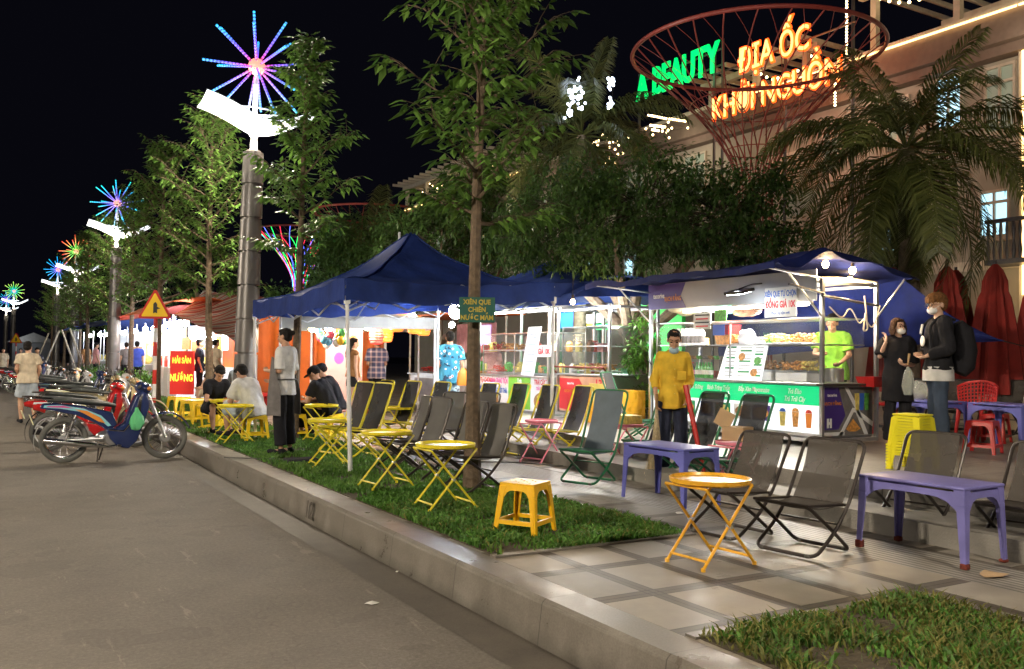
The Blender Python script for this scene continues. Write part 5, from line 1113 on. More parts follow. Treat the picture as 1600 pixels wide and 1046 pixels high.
for i,(px,w,lb) in enumerate([(1195,.42,'left white foam box under the food trays'),(1245,.5,'right white foam box under the food trays')]):
    y=onx(px,600,X1+.25).y; b=MB(); b.box2((-.14,-w/2,0),(.16,w/2,.115)); o=b.build('foam_box','white_plastic',bevel=.01); o.location=(X1+.28,y,Z1+.742); tag(o,lb,'box','foam boxes on the cart counter')
b=MB(); 
for k in range(26): 
    a=R.uniform(0,2*PI); b.add([(.02*math.cos(a),.05*math.sin(a),0),(.02*math.cos(a+.6),.05*math.sin(a+.6),0),(.05*math.cos(a),.09*math.sin(a),R.uniform(.1,.17))],[(0,1,2)])
o=b.build('garnish','food_green',smooth=0); o.location=(X1+.3,onx(1202,520,X1+.3).y,Z1+1.20); tag(o,'fan of bright green leaves standing in the glass case','garnish')
def lump(name,label,cat,p,r,m,seed,group=None,n=18,amp=.25):
    b=MB(); b.ell((0,0,0),r,n=n); out=[]
    for v in b.v:
        k=1+amp*noise.noise(V(v)*(2.2/max(r))+V((seed,seed*1.7,0))); out.append((v[0]*k,v[1]*k,v[2]*k))
    b.v=out; o=b.build(name,m,smooth=60); o.location=p; return tag(o,label,cat,group)
for i,(px,py,rx,m,lb) in enumerate([(1070,480,.30,'bag_cream','pale bag bulging on the cart top shelf at the left'),(1110,474,.28,'bag_white','white plastic bag on the cart top shelf'),(1138,476,.20,'bag_blue','light blue plastic bag on the cart top shelf'),(1166,482,.20,'hair_brown','dark brown cloth bag on the cart top shelf')]):
    if m not in M: mat(m,{'bag_cream':(.65,.55,.38),'bag_white':(.7,.72,.75),'bag_blue':(.25,.50,.62)}[m],.35,bump=.8,bscale=14)
    p=onx(px,py,X1+.35); lump('bag',lb,'bag',p,(.2,rx,.12),m,i+3,'bags on the cart top shelf')
p=onx(1137,507,X1+.3); b=MB(); b.hexa([(-.09,-.11,0),(.09,-.11,0),(.09,.11,0),(-.09,.11,0)],[(-.11,-.14,.13),(.11,-.14,.13),(.11,.14,.13),(-.11,.14,.13)]); o=b.build('basket','food_orange'); o.location=(p.x,p.y,Z1+1.2); tag(o,'orange plastic basket in the cart glass case','basket')
b=MB(); b.hexa([(-.09,-.11,0),(.09,-.11,0),(.09,.11,0),(-.09,.11,0)],[(-.11,-.14,.13),(.11,-.14,.13),(.11,.14,.13),(-.11,.14,.13)]); o=b.build('basket','red_plastic'); o.location=(p.x,p.y,Z1+1.335); tag(o,'red plastic basket on top of the orange one','basket')
p=onx(1167,505,X1+.3); lump('bag','white and green bag in the cart glass case','bag',(p.x,p.y,Z1+1.29),(.1,.13,.11),'bag_white',9)
p=onx(1365,598,9.05); b=MB(); b.hexa([(-.16,-.1,0),(.16,-.1,0),(.16,.1,0),(-.16,.1,0)],[(-.2,-.13,.12),(.2,-.13,.12),(.2,.13,.12),(-.2,.13,.12)]); o=b.build('basin','red_plastic'); o.location=(X1+.82,Y1-.09,Z1+.70); tag(o,'red basin at the end of the cart counter','basin')
b=MB(); b.lathe([(.10,0),(.11,.02),(.11,.16),(.10,.17)],n=24); o=b.build('steel_pot','steel'); o.location=(X1+.45,Y1+.2,Z1+.745); tag(o,'steel pot beside the vendor in green','pot')
GF='snack packs on the shelves of the nearest cart'
for k in range(14):
    px=1060+14.5*k; m_=['food_green','food_orange','paper','food_yellow','food_red','bag_white','food_brown'][k%7]; p=onx(px,540,X1+.5); b=MB(); w_=R.uniform(.05,.09); b.box((0,0,.05),(.08,w_*1.6,.10),rot=(0,0,R.uniform(-.3,.3))); o=b.build('snack_pack',m_,bevel=.012); o.location=(X1+.48,p.y,Z1+1.20 if k%2 else Z1+.745); tag(o,['green','orange','white','yellow','red','pale','brown'][k%7]+' snack pack, number '+['one','two','three','four','five','six','seven','eight','nine','ten','eleven','twelve','thirteen','fourteen'][k]+' from the left along the back of the cart','snack pack',GF)
for k in range(9):
    p=onx(1064+9*k,560,X1+.25); b=MB(); b.lathe([(.03,0),(.05,.03),(.055,.05),(.05,.05)],n=14); o=b.build('bowl',['food_green','cloth_grey','food_brown'][k%3]); o.location=(X1+.28,p.y,Z1+1.0); tag(o,['green','grey','brown'][k%3]+' bowl in the row above the drink bottles','bowl','bowls above the drink bottles')
b=MB(); b.box2((X1+.08,onx(1150,560,X1+.3).y,Z1+.985),(X1+.7,Y1+L1-.07,Z1+.995)); o=b.build('glass_shelf','glass',smooth=0); tag(o,'short glass shelf above the drink bottles in the cart','shelf')
# cardboard box on pink table, food bag
b=MB(); b.box((0,0,.05),(.24,.30,.10)); o=b.build('cardboard_box','food_yellow',bevel=.004); o.location=(6.45,8.35,.76); tag(o,'flat pale yellow box on the pink table behind the blue chair','box')
b=MB(); b.box((0,0,.07),(.20,.22,.13),rot=(0,0,.3)); b.box((-.05,.12,.2),(.01,.18,.16),rot=(.4,.2,.3)); o=b.build('takeaway_box','cardboard',bevel=.006); o.location=(6.05,6.15,.76); tag(o,'open takeaway box on the pink table beside the green chairs','box')
lump('food_bag','clear bag of food on the plaza table by the boy with the backpack','bag',(10.2,7.2,1.15),(.10,.12,.14),'film',4); lump('food_bag','small cream bag on the plaza table beside the clear bag','bag',(10.2,6.95,1.11),(.07,.08,.08),'bag_cream',6)
# yellow planter boards and plants between stalls
pl=thing('planter','yellow wooden planter box between the two nearest stalls','planter',(8.1,10.75,.52),.15)
b=MB(); b.box((0,0,.28),(.5,.75,.5)); b.build('box','amber_paint',pl,bevel=.01); b=MB(); b.add(*extr([(-.42,.02),(-.20,.02),(-.08,.62),(-.30,.62)],lambda p,d:(-.27-.02*d,p[0]*1.6+.4,p[1]))); b.build('leaning_board','sign_pale' if 'sign_pale' in M else 'food_yellow',pl)
# --- big tarpaulin windbreak behind right of the cart
tp=thing('tarpaulin','big dark blue tarpaulin slung behind the cart and stretched to a point at the right','tarpaulin',(9.9,7.4,.52))
A=dep(1385,412,11.3);B=dep(1568,533,11.0);C=dep(1390,540,11.9);D_=dep(1130,450,14.2);E_=dep(1130,560,14.2)
o0=V((9.9,7.4,.52))
def tpf(u,v):
    if u<.55: t=u/.55; p=D_.lerp(A,t); q=E_.lerp(C,t)
    else: t=(u-.55)/.45; p=A.lerp(B,t)-V((0,0,.12*math.sin(PI*t))); q=C.lerp(B,t)
    r_=p.lerp(q,v); return r_-o0+V((.06*math.sin(u*22+v*5),.05*math.sin(v*9+u*14),0))*(1-.9*max(0,u-.55)/.45)
b=MB(); b.grid(60,22,tpf,th=.006); b.build('sheet','blue_tarp',tp)
q=MB(); q.tube([B-o0,B-o0+V((.35,-.2,-.1)),V((B.x+.5-9.9,B.y-.3-7.4,0))],.008,6); q.build('rope','black_frame',tp)
# --- second stall "13"
ya=onx(952,600,8.3).y; yb=onx(871,600,8.3).y; c2=cart('food_cart','orange cart numbered 13 with a red badge',8.3,ya,yb-ya,.52,H=1.85)
quadX('front_panel','cart_orange',c2,.0195,.04,yb-ya-.04,.12,.70)
w2=yb-ya
b=MB(); b.add(*extr([(w2-.05,.16),(w2-.05,.66),(w2-.62,.66),(w2-.82,.45),(w2-.62,.22),(w2-.4,.13)],lambda p,d:(.012-.003*d,p[0],p[1]))); b.build('printed_badge','text_red',c2,smooth=0)
text('13','text_red',.20,(.010,.30,.58),TX,TZ,c2,.001,bold=.03); text('tacoriva','text_white',.06,(.006,w2-.38,.58),TX,TZ,c2,.001,bold=.02); text('BẠCH ĐẰNG','text_orange',.06,(.006,w2-.38,.45),TX,TZ,c2,.001,bold=.02)
b=MB(); b.add(*extr([(.75,.14),(.70,.14),(.20,.5),(.20,.56)],lambda p,d:(.012-.003*d,p[0],p[1]))); b.add(*extr([(.15,.14),(.20,.14),(.66,.48),(.66,.54)],lambda p,d:(.009-.003*d,p[0],p[1]))); b.build('printed_stripes','rust_red',c2,smooth=0)
b=MB(); b.tube([(-.12,0.0,.85),(-.12,w2,.85)],.016,8); b.tube([(0,0,.72),(-.12,0.0,.85)],.014,6); b.tube([(0,w2,.72),(-.12,w2,.85)],.014,6); b.build('push_handle','rust_red',c2)
food('food_orange',8.6,ya+.5,1.30,.5,.3,R,'orange snacks on the counter of the cart numbered 13','food on the farther carts'); food('food_yellow',8.6,ya+1.1,1.30,.4,.3,R,'pale snacks on the counter of the cart numbered 13','food on the farther carts')
def tubelight(root,y0,y1,z,e=60,col=(1,.95,.86),m='tube_white',x=.1):
    b=MB(); b.tube([(x,y0,z),(x,y1,z)],.016,8); b.build('tube_light',m,root); lamp('AREA',(x+.03,(y0+y1)/2,z-.05),e,col,(.15,abs(y1-y0)),root,rot=(0,rad(-12),PI))
tubelight(c2,-.1,w2+.3,1.80,45)
def roofsheet(root,y0,y1,z,m='blue_canvas',x0=-.9,x1=1.3,ridge=.35):
    b=MB(); b.grid(14,16,lambda u,v:(x0+(x1-x0)*u,y0+(y1-y0)*v,z+ridge*math.sin(PI*u)+.02*math.sin(v*17+u*8)),th=.01); b.build('canopy',m,root)
    b=MB(); b.grid(14,2,lambda u,v:(x0-.002,y0+(y1-y0)*u,z+.01-.16*v),th=.008); b.build('valance',m,root)
roofsheet(c2,-.35,w2+.15,1.93)
# lit boxes behind (drink kiosk)
ks=thing('drink_kiosk','glass kiosk with blue and green lit signs behind the cart numbered 13','kiosk',(10.3,13.0,.52),0)
b=MB()
for x,y in ((0,0),(0,2.6),(1,0),(1,2.6)): b.box((x,y,1.1),(.06,.06,2.2))
b.box2((-.03,-.03,2.2),(1.03,2.63,2.3)); b.box2((0,0,0),(1,2.6,.8)); b.build('frame','green_frame',ks,smooth=0)
for (px0,px1,py0,py1,m) in [(876,902,489,512,'lightbox_blue'),(916,945,492,504,'lightbox_white'),(917,927,507,513,'lightbox_yellow'),(930,950,507,515,'lightbox_green')]:
    p=onx(px0,py0,10.25);q=onx(px1,py1,10.25); b=MB(); b.box2((-.05,q.y-13,q.z-.52),(-.01,p.y-13,p.z-.52)); b.build('light_box',m,ks,smooth=0)
lamp('POINT',(-.4,1.3,1.9),26,(.85,1,.9),.15,ks)
gw=thing('green_kiosk','bright green lit kiosk wall seen between the leaning trunk and the nearest cart','kiosk',tuple(V((10.6,14.2,.52)))); b=MB(); A=onx(985,470,10.6);B_=onx(1066,470,10.6); b.box2((0,B_.y-14.2,0),(.08,A.y-14.2,A.z-.52)); b.build('wall','kiosk_green',gw,smooth=0); b=MB(); b.box2((-.05,B_.y-14.2,A.z-.50),(.1,A.y-14.2,A.z-.42)); b.build('roof_edge','white_paint',gw,smooth=0); lamp('POINT',(-.8,(A.y+B_.y)/2-14.2,1.4),16,(.8,1,.8),.2,gw)
# --- third stall with banners
ya3=onx(857,600,8.3).y; yb3=onx(748,600,8.3).y; w3=yb3-ya3; c3=cart('food_cart','food cart with fruit bowl, green drink and dried snack posters on its front',8.3,ya3,w3,.45,H=2.0)
quadX('banner','panel_white',c3,.0195,.03,w3-.03,.12,.72)
def bx(px): return onx(px,600,8.3).y-ya3
quadX('printed_green','panel_lime' if 'panel_lime' in M else 'food_green',c3,.012,bx(828),bx(794),.14,.71)
text('Trà','text_white',.11,(.004,bx(811),.64),TX,TZ,c3,.001,bold=.03); text('Mãng Cầu','text_white',.12,(.004,bx(811),.52),TX,TZ,c3,.001,bold=.03,sx=.8)
text('TỰ CHỌN','text_red',.13,(.010,bx(758),.62),TX,TZ,c3,.001,bold=.03,sx=.7); text('BÁNH TRÁNG TRỘN','text_pink',.13,(.010,bx(779),.62),TX,TZ,c3,.001,bold=.03,sx=.52); text('ĐỒNG GIÁ HẠT GIÁ','text_blue',.11,(.010,bx(758),.46),TX,TZ,c3,.001,bold=.02,sx=.45); text('CHÂN GÀ SỐT THÁI','text_blue',.13,(.010,bx(779),.44),TX,TZ,c3,.001,bold=.03,sx=.5)
text('TRÁI CÂY TÔ','text_red',.12,(.010,bx(846),.63),TX,TZ,c3,.001,bold=.03,sx=.7); text('TRÁI CÂY DẦM','text_pink',.08,(.010,bx(846),.52),TX,TZ,c3,.001,bold=.02,sx=.7)
b=MB(); b.add(*extr([(bx(845)+.24*math.cos(a),.30+.155*math.sin(a)) for a in [2*PI*k/24 for k in range(24)]],lambda p,d:(.012-.003*d,p[0],p[1]))); b.build('printed_bowl','wood',c3,smooth=0)
for k in range(16):
    a=R.uniform(0,2*PI); rr=R.uniform(0,.75); b=MB(); cx_=bx(845)+.2*rr*math.cos(a);cz_=.30+.12*rr*math.sin(a)
    b.add(*extr([(cx_+.05*math.cos(t),cz_+.04*math.sin(t)) for t in [2*PI*j/9 for j in range(9)]],lambda p,d:(.008-.0006*k*.3-.001*d,p[0],p[1]))); b.build('printed_fruit',['food_red','food_yellow','food_green','cola','food_orange'][k%5],c3,smooth=0)
quadX('printed_snack','food_brown',c3,.012,bx(778),bx(765),.14,.38)
for i,(px,m) in enumerate([(770,'food_red'),(785,'food_orange'),(800,'food_yellow'),(765,'food_red'),(840,'food_green')]): food(m,8.55,ya3+max(.3,min(w3-.3,bx(px))),1.22+(.42 if i%2 else 0),.45,.34,R,['tray of red snacks at the left of the poster cart','tray of orange snacks on the upper shelf of the poster cart','tray of pale rolls on the poster cart','upper tray of red sweets on the poster cart','green fruit tray at the right of the poster cart'][i],'food on the farther carts')
mb2_=thing('menu_board','tall white lit menu leaning on the poster cart','menu board',(8.28,ya3+bx(824),1.2)); b=MB(); b.add(*extr([(-.22,0),(.2,0),(.30,.86),(-.12,.86)],lambda p,d:(.02+.1*p[1]+.012*d,-p[0],p[1]))); b.build('board','lightbox_white',mb2_,smooth=0)
for i in range(13):
    b=MB(); z=.06+.06*i; b.add(*extr([(-.12+.1*z,z),(.14+.1*z,z),(.14+.1*z,z+.012),(-.12+.1*z,z+.012)],lambda p,d:(.012+.1*p[1]+.002*d,-p[0],p[1]))); b.build('menu_line','text_blue' if i%4 else 'text_green',mb2_,smooth=0)
for (px,py,t,m,lb) in [(852,462,'XIÊN QUE','text_pink','upper white sign with pink letters behind the gazebo leg'),(850,549,'GIÁ 10K','text_red','lower white sign with red letters behind the gazebo leg')]:
    p=onx(px,py,8.26); o=thing('paper_sign',lb,'sign',tuple(p)); b=MB(); b.box((0,0,0),(.006,.62,.20)); b.build('sheet','paper',o,smooth=0); text(t,m,.13,(-.004,0,-.01),TX,TZ,o,.001,bold=.04,sx=.8)
GG='goods on the farther carts'; cn=['red','orange','yellow','white','green','brown','pink']
for k in range(34):
    px=752+3.1*k*1.0+ (k%3); up_=k%2; p=onx(min(945,752+5.8*k),600,8.62); m_=['food_red','food_orange','food_yellow','paper','food_green','food_brown','cloth_pink'][R.randrange(7)]
    z=(1.62 if up_ else 1.24); b=MB(); w_=R.uniform(.05,.085)
    if k%3: b.lathe([(w_*.8,0),(w_,.03),(w_,.14),(w_*.6,.17),(w_*.6,.19)],n=12)
    else: b.box((0,0,.07),(w_*1.6,w_*2,.14),rot=(0,0,R.uniform(-.3,.3)))
    o=b.build('snack_jar' if k%3 else 'snack_box',m_,bevel=0 if k%3 else .01); o.location=(8.45+R.uniform(0,.3),p.y,z); tag(o,('jar' if k%3 else 'box')+' of snacks on the '+('upper' if up_ else 'lower')+' shelf of the farther carts','snack jar' if k%3 else 'snack box',GG+(' upper' if up_ else ' lower')+(' jars' if k%3 else ' boxes'))
tubelight(c3,-.2,w3+.2,1.90,42,(1,.90,.76)); roofsheet(c3,-.15,w3+.4,2.1,m='blue_canvas')
# --- grill stall under lanterns
ya4=onx(738,600,8.8).y; yb4=onx(640,600,8.8).y; w4=yb4-ya4
c4=thing('grill_stall','steel grill counter hung with orange lanterns under the gazebo','food stall',(8.8,ya4,.26))
b=MB(); b.box2((0,0,.1),(.8,w4,.82)); b.build('cabinet','steel',c4,bevel=.01); b=MB(); b.box2((-.05,-.05,.822),(.85,w4+.05,.86)); b.build('counter','steel',c4,bevel=.005)
quadX('printed_panel','panel_faded' if 'panel_faded' in M else 'cloth_grey',c4,-.002,.3,w4-.3,.2,.75)
food('food_orange',9.1,ya4+.6,1.14,.6,.5,R,'pile of grilled skewers at the near end of the grill','food on the grill'); food('food_brown',9.1,ya4+1.6,1.14,.6,.5,R,'pile of dark grilled meat on the middle of the grill','food on the grill'); food('food_red',9.1,ya4+2.6,1.14,.5,.5,R,'pile of red sausages at the far end of the grill','food on the grill')
for x,y in ((0,0),(0,w4),(.8,0),(.8,w4)): b=MB(); b.tube([(x,y,0),(x,y,2.15)],.025,8); b.build('post','trim',c4)
b=MB(); b.box2((-.3,-.3,2.16),(1.1,w4+.3,2.2)); b.build('roof','orange_tarp',c4)
b=MB(); b.box2((.6,.1,1.35),(.62,w4*.6,2.0)); b.build('backboard','cloth_pink',c4,smooth=0); b=MB(); b.box2((.57,.3,1.5),(.598,w4*.35,1.95)); b.build('lit_menu','violet_light',c4,smooth=0)
b=MB(); b.box((.3,w4*.5,1.0),(.02,.5,.35),rot=(0,.6,.2)); b.box((.25,w4*.25,1.02),(.02,.22,.34),rot=(0,.2,-.1)); b.build('price_board','paper',c4,smooth=0)
for i,(px,py,m) in enumerate([(635,500,'lantern_orange'),(648,508,'lantern_orange'),(620,505,'lantern_orange'),(588,525,'lantern_red'),(603,522,'lantern_orange'),(662,512,'lantern_orange')]):
    p=dep(px,py,16.5+.4*i); ln=thing('lantern',['orange lantern above the grill, middle','orange lantern above the grill, drooping lowest','orange lantern above the grill at the left','red lantern against the orange backdrop','small orange lantern left of the grill','orange lantern nearest the pole by the floral shirt man'][i],'lantern',tuple(p),0,'paper lanterns over the grill stall')
    b=MB(); b.lathe([(.05,-.17)]+[( (.14+.012*(k%2))*math.sin(PI*(.2+.6*k/12))**.5,-.16+.32*k/12) for k in range(13)]+[(.05,.17)],n=20); b.build('shade',m,ln); b=MB(); b.lathe([(.055,.17),(.055,.2)],n=12); b.tube([(0,0,.2),(0,0,.5)],.006,4); b.build('cap','black_frame',ln)
for i,(px,py,D,m,e,col,lb) in enumerate([(712,487,14.5,'bulb_cool',48,(.86,.93,1),'glaring cool white bulb above the man in the floral shirt'),(575,508,17.5,'bulb_hot',30,(1,.75,.45),'glaring warm bulb over the orange backdrop'),(604,502,17.5,'bulb_hot',14,(1,.7,.4),'smaller warm bulb beside the glaring warm one'),(487,514,17,'bulb_warm',18,(1,.8,.5),'warm bulb by the balloons'),(513,513,17.5,'bulb_cool',18,(1,.95,.85),'white bulb above the balloons'),(895,472,12.6,'bulb_warm',12,(1,.6,.3),'small orange bulb near the leaning pale trunk'),(706,508,14.3,'bulb_cool',20,(.85,.93,1),'second cool bulb just below the glaring one'),(645,495,16.3,'bulb_hot',12,(1,.7,.4),'bulb among the orange lanterns')]):
    p=dep(px,py,D); bu=thing('light_bulb',lb,'light bulb',tuple(p),0,'bulbs hanging in the stalls'); b=MB(); r_=[.11,.10,.06,.06,.07,.035,.045,.06][i]; b.ell((0,0,0),(r_,r_,r_*1.1),n=14); b.build('globe',m,bu); b=MB(); b.lathe([(.02,r_),(.02,r_+.06),(.005,r_+.07)],n=8); b.tube([(0,0,r_+.06),(0,0,r_+.3)],.005,4); b.build('socket','black_frame',bu)
    lamp('POINT',(0,0,-r_-.03),e,col,.08,bu)
# --- blue gazebo
gz=thing('gazebo','blue peaked gazebo canopy on white steel legs over the yellow chairs','gazebo',(3.41,9.23,.25))
o0=V((3.41,9.23,.25)); c00=V((3.32,9.23,2.33));c10=V((6.45,9.95,2.50));c01=V((3.45,13.6,2.30));c11=V((6.9,14.4,2.55))
pk1=V((4.95,11.1,3.22));pk2=V((4.75,11.7,3.2))
def gq(u,v):
    p=c00.lerp(c10,u).lerp(c01.lerp(c11,u),v); d=max(abs(2*u-1),abs(2*v-1)); pk=(pk1+pk2)/2
    h=(1-d); k=h**.9; z=p.z+(3.22-p.z)*(.62*h+.38*h*h)-.10*math.sin(PI*h)*(1)-.06*math.sin(PI*(u if abs(2*v-1)>abs(2*u-1) else v))*(1-h)
    p2=V((p.x+(pk.x-4.95)*0,p.y+(pk.y-11.8)*k*1.0,z)); p2.z+=.012*math.sin(u*31+v*12)*(1-h)+.015*math.sin(v*27); return p2-o0
b=MB(); b.grid(48,48,gq,th=.008); b.build('canopy','blue_canvas',gz)
for a_,b__,uu in ((c00,c10,0),(c00,c01,1),(c10,c11,2),(c01,c11,3)):
    b=MB()
    def vf(u,v):
        p=[gq(u,0),gq(0,u),gq(1,u),gq(u,1)][uu]; n_=[V((0,-1,0)),V((-1,0,0)),V((1,0,0)),V((0,1,0))][uu]
        return p+n_*(.012+.005*math.sin(u*60)*v)+V((0,0,.01-.24*v+.005*math.sin(u*60)*v))
    b.grid(60,4,vf,th=.006); b.build('valance','blue_canvas',gz)
for cc,base in ((c00,V((3.41,9.23,.25))),(c10,V((6.47,9.98,.25))),(c01,V((3.5,13.55,.25))),(c11,V((6.9,14.4,.25)))):
    b=MB(); t=V((cc.x+.03,cc.y+.03,cc.z-.22)); b.tube([base-o0,base-o0+(t-base)*.5],.026,8); b.tube([base-o0+(t-base)*.48,t-o0],.021,8); b.build('leg','white_paint',gz)
    b=MB(); b.box(t-o0,(.06,.06,.09)); b.build('corner_bracket','white_plastic',gz,bevel=.008)
b=MB()
def lat(a_,b__,n_,dz=.30):
    for i in range(n_):
        p=a_.lerp(b__,i/n_);q=a_.lerp(b__,(i+1)/n_); b.tube([p,q-V((0,0,dz))],.011,6); b.tube([p-V((0,0,dz)),q],.011,6)
D0=V((.05,.05,-.04)); 
for a_,b__ in ((c00,c10),(c00,c01),(c10,c11),(c01,c11)): lat(a_-o0+D0,b__-o0+D0,4)
mid=(c00+c10+c01+c11)/4
for e0,e1 in ((c00,c10),(c00,c01),(c10,c11),(c01,c11)):
    p=(e0+e1)/2-o0; lat(p+D0,mid-o0+V((0,0,.25)),2)
b.tube([mid-o0+V((0,0,.0)),mid-o0+V((0,0,.85))],.02,8); b.build('truss','truss_paint' if 'truss_paint' in M else 'white_paint',gz)
for a0,a1 in (((0,0),(.49,.49)),((1,0),(.51,.49)),((0,1),(.49,.51)),((1,1),(.51,.51))):
    b=MB(); b.tube([gq(a0[0]+(a1[0]-a0[0])*i/12,a0[1]+(a1[1]-a0[1])*i/12)+V((0,0,.004)) for i in range(13)],.010,6); b.build('seam','blue_canvas',gz)
# extra blue roofs behind
def roofx(name,label,cs,peak,o0,m='blue_canvas',legs=True,cat='canopy',group=None):
    root=thing(name,label,cat,tuple(o0),0,group); C=[V(c)-V(o0) for c in cs]; pk=V(peak)-V(o0)
    def f(u,v):
        p=C[0].lerp(C[1],u).lerp(C[3].lerp(C[2],u),v); h=1-max(abs(2*u-1),abs(2*v-1)); p=p+ (pk-p)*0; p.z+=(pk.z-p.z)*(.55*h+.45*h*h); return p
    b=MB(); b.grid(24,24,f,th=.01); b.build('canopy',m,root)
    b=MB()
    for i in range(4):
        a_,b__=C[i],C[(i+1)%4]; b.grid(10,1,lambda u,v:tuple(a_.lerp(b__,u)-V((0,0,.2*v))),th=.006)
    b.build('valance',m,root,smooth=0)
    if legs:
        for c_ in C: b=MB(); b.tube([c_,(c_.x,c_.y,0)],.022,8); b.build('leg','white_paint',root)
    return root
roofx('gazebo','dark blue canopy behind the large gazebo, before the kiosk',[(7.2,11.2,2.62),(9.9,11.2,2.75),(9.9,14.6,2.75),(7.2,14.6,2.62)],(8.5,12.9,3.3),(7.3,12.0,.52),legs=False)
ext=roofx('lean_to','grey underside tarpaulin joining the gazebo to the orange backdrop',[(3.95,13.9,2.12),(6.9,14.5,2.2),(8.4,18.5,2.25),(5.3,18.3,2.2)],(5.8,16.4,2.42),(4.3,13.9,.25),m='grey_tarp')
# orange backdrop, banner, balloons
od=thing('backdrop','orange tarpaulin wall behind the seated men','tarpaulin wall',(5.4,20.5,.25))
P0=dep(372,600,20.5);P1=dep(600,600,19.5)
b=MB(); b.grid(70,14,lambda u,v:(P0.x+(P1.x-P0.x)*u-5.4+.05*math.sin(u*40),P0.y+(P1.y-P0.y)*u-20.5+.06*math.sin(u*33+v*2),2.35*v),th=.006); b.build('sheet','orange_tarp',od)
for u in (.01,.5,.99): b=MB(); b.tube([(P0.x+(P1.x-P0.x)*u-5.4,P0.y+(P1.y-P0.y)*u-20.5-.12,0),(P0.x+(P1.x-P0.x)*u-5.4,P0.y+(P1.y-P0.y)*u-20.5-.12,2.45)],.03,8); b.build('post','white_paint',od)
p=dep(537,590,18.2); rb=thing('roll_up_banner','upright pale pink banner between the balloons and the plaid shirt man','banner',(p.x,p.y,.25),-.5); b=MB(); b.box((0,0,.98),(.75,.02,1.7)); b.build('sheet','banner_pink' if 'banner_pink' in M else 'cloth_white',rb); b=MB(); b.box((0,0,.06),(.8,.16,.1)); b.build('base','steel',rb)
for i,(x,z,m) in enumerate([(.18,1.55,'food_orange'),(-.1,1.2,'text_pink'),(.15,.9,'food_red')]): b=MB(); b.prism([(x+.1*math.cos(t),z+.12*math.sin(t)) for t in [2*PI*k/14 for k in range(14)]],.003,org=(0,-.011,0),X=(1,0,0),Y=(0,0,1)); b.build('printed_figure',m,rb,smooth=0)
mat('balloon_a',(.6,.08,.15),.25,var=0); mat('balloon_b',(.1,.35,.6),.25,var=0); mat('balloon_c',(.7,.5,.05),.25,var=0); mat('balloon_d',(.1,.5,.2),.25,var=0); mat('balloon_e',(.7,.7,.75),.25,var=0)
c=dep(517,527,17.2); R=random.Random(8)
names=['red','blue','yellow','green','white']
for k in range(15):
    a=R.uniform(0,2*PI); rr=.28*R.random()**.5; p=c+rt*rr*math.cos(a)*1.1+up*rr*math.sin(a)+fw*R.uniform(-.15,.15); b=MB(); b.ell((0,0,0),(.075,.075,.088),n=12); b.lathe([(.012,-.10),(.004,-.085)],n=6); o=b.build('balloon','balloon_'+'abcde'[k%5]); o.location=p; tag(o,names[k%5]+' balloon in the bunch before the orange wall','balloon','bunch of balloons before the orange wall')
# striped awning stall with HẢI SẢN sign
m,n,l,b_,oc=newm('striped'); sx=n.new('ShaderNodeSeparateXYZ'); l.new(oc,sx.inputs[0]); f_=mth(n,l,'FRACT',mth(n,l,'ADD',mth(n,l,'MULTIPLY',sx.outputs['Y'],2.0),mth(n,l,'MULTIPLY',sx.outputs['X'],.5)))
c=ramp(n,l,f_,[(.0,(.28,.07,.05)),(.44,(.28,.07,.05)),(.46,(.42,.34,.27)),(.62,(.42,.34,.27)),(.64,(.07,.07,.10)),(.74,(.07,.07,.10)),(.76,(.42,.34,.27)),(.97,(.42,.34,.27)),(1,(.28,.07,.05))]); l.new(c,b_.inputs['Base Color']); b_.inputs['Roughness'].default_value=.8
t_=n.new('ShaderNodeBsdfTranslucent'); l.new(c,t_.inputs[0]); mx=n.new('ShaderNodeMixShader'); mx.inputs[0].default_value=.35; l.new(b_.outputs[0],mx.inputs[1]); l.new(t_.outputs[0],mx.inputs[2]); l.new(mx.outputs[0],n['Material Output'].inputs[0])
aw=thing('awning_stall','seafood stall under a striped red and grey awning','food stall',(5.5,22,.25)); o0=V((5.5,22,.25))
Q=[dep(248,492,26)*1,dep(385,512,21.0),dep(430,470,22.5),dep(310,462,28)]
Q=[dep(262,505,25),dep(372,532,21),dep(440,505,22),dep(330,462,27)]
b=MB()
A0=dep(270,492,25.5);A1=dep(376,536,20.5);A2=dep(470,470,23);A3=dep(318,455,28)
b.grid(20,30,lambda u,v:tuple(A0.lerp(A1,v).lerp(A3.lerp(A2,v),u)+V((0,0,-.12*math.sin(PI*u)+.03*math.sin(v*25)))-o0),th=.01); b.build('awning','striped',aw)
for P in (A0,A1,A2,A3): b=MB(); b.tube([P-o0,(P.x-o0.x,P.y-o0.y,0)],.025,8); b.build('post','white_paint',aw)
lamp('POINT',dep(320,530,24)-o0,32,(1,.93,.8),.15,aw); lamp('POINT',dep(400,520,23)-o0,16,(1,.8,.6),.15,aw)
for px,py in ((303,527),(318,524),(333,531),(312,535)): b=MB(); b.ell(dep(px,py,24.5)-o0,(.09,.09,.10),n=10); b.build('bulb','bulb_cool',aw)
hs=thing('sign_box','red sign with yellow letters reading HẢI SẢN NƯỚNG','sign',tuple(dep(285,570,23.5)),-.52)
b=MB(); b.box((0,0,-.25),(.68,.12,1.35)); b.build('panel','lightbox_redsoft' if 'lightbox_redsoft' in M else 'red_paint',hs)
text('HẢI SẢN','lightbox_yellow',.24,(0,-.065,.12),(1,0,0),(0,0,1),hs,.002,bold=.03,sx=.6); text('NƯỚNG','lightbox_yellow',.30,(0,-.065,-.42),(1,0,0),(0,0,1),hs,.002,bold=.03,sx=.6)
hs.scale=(.88,.88,.84)
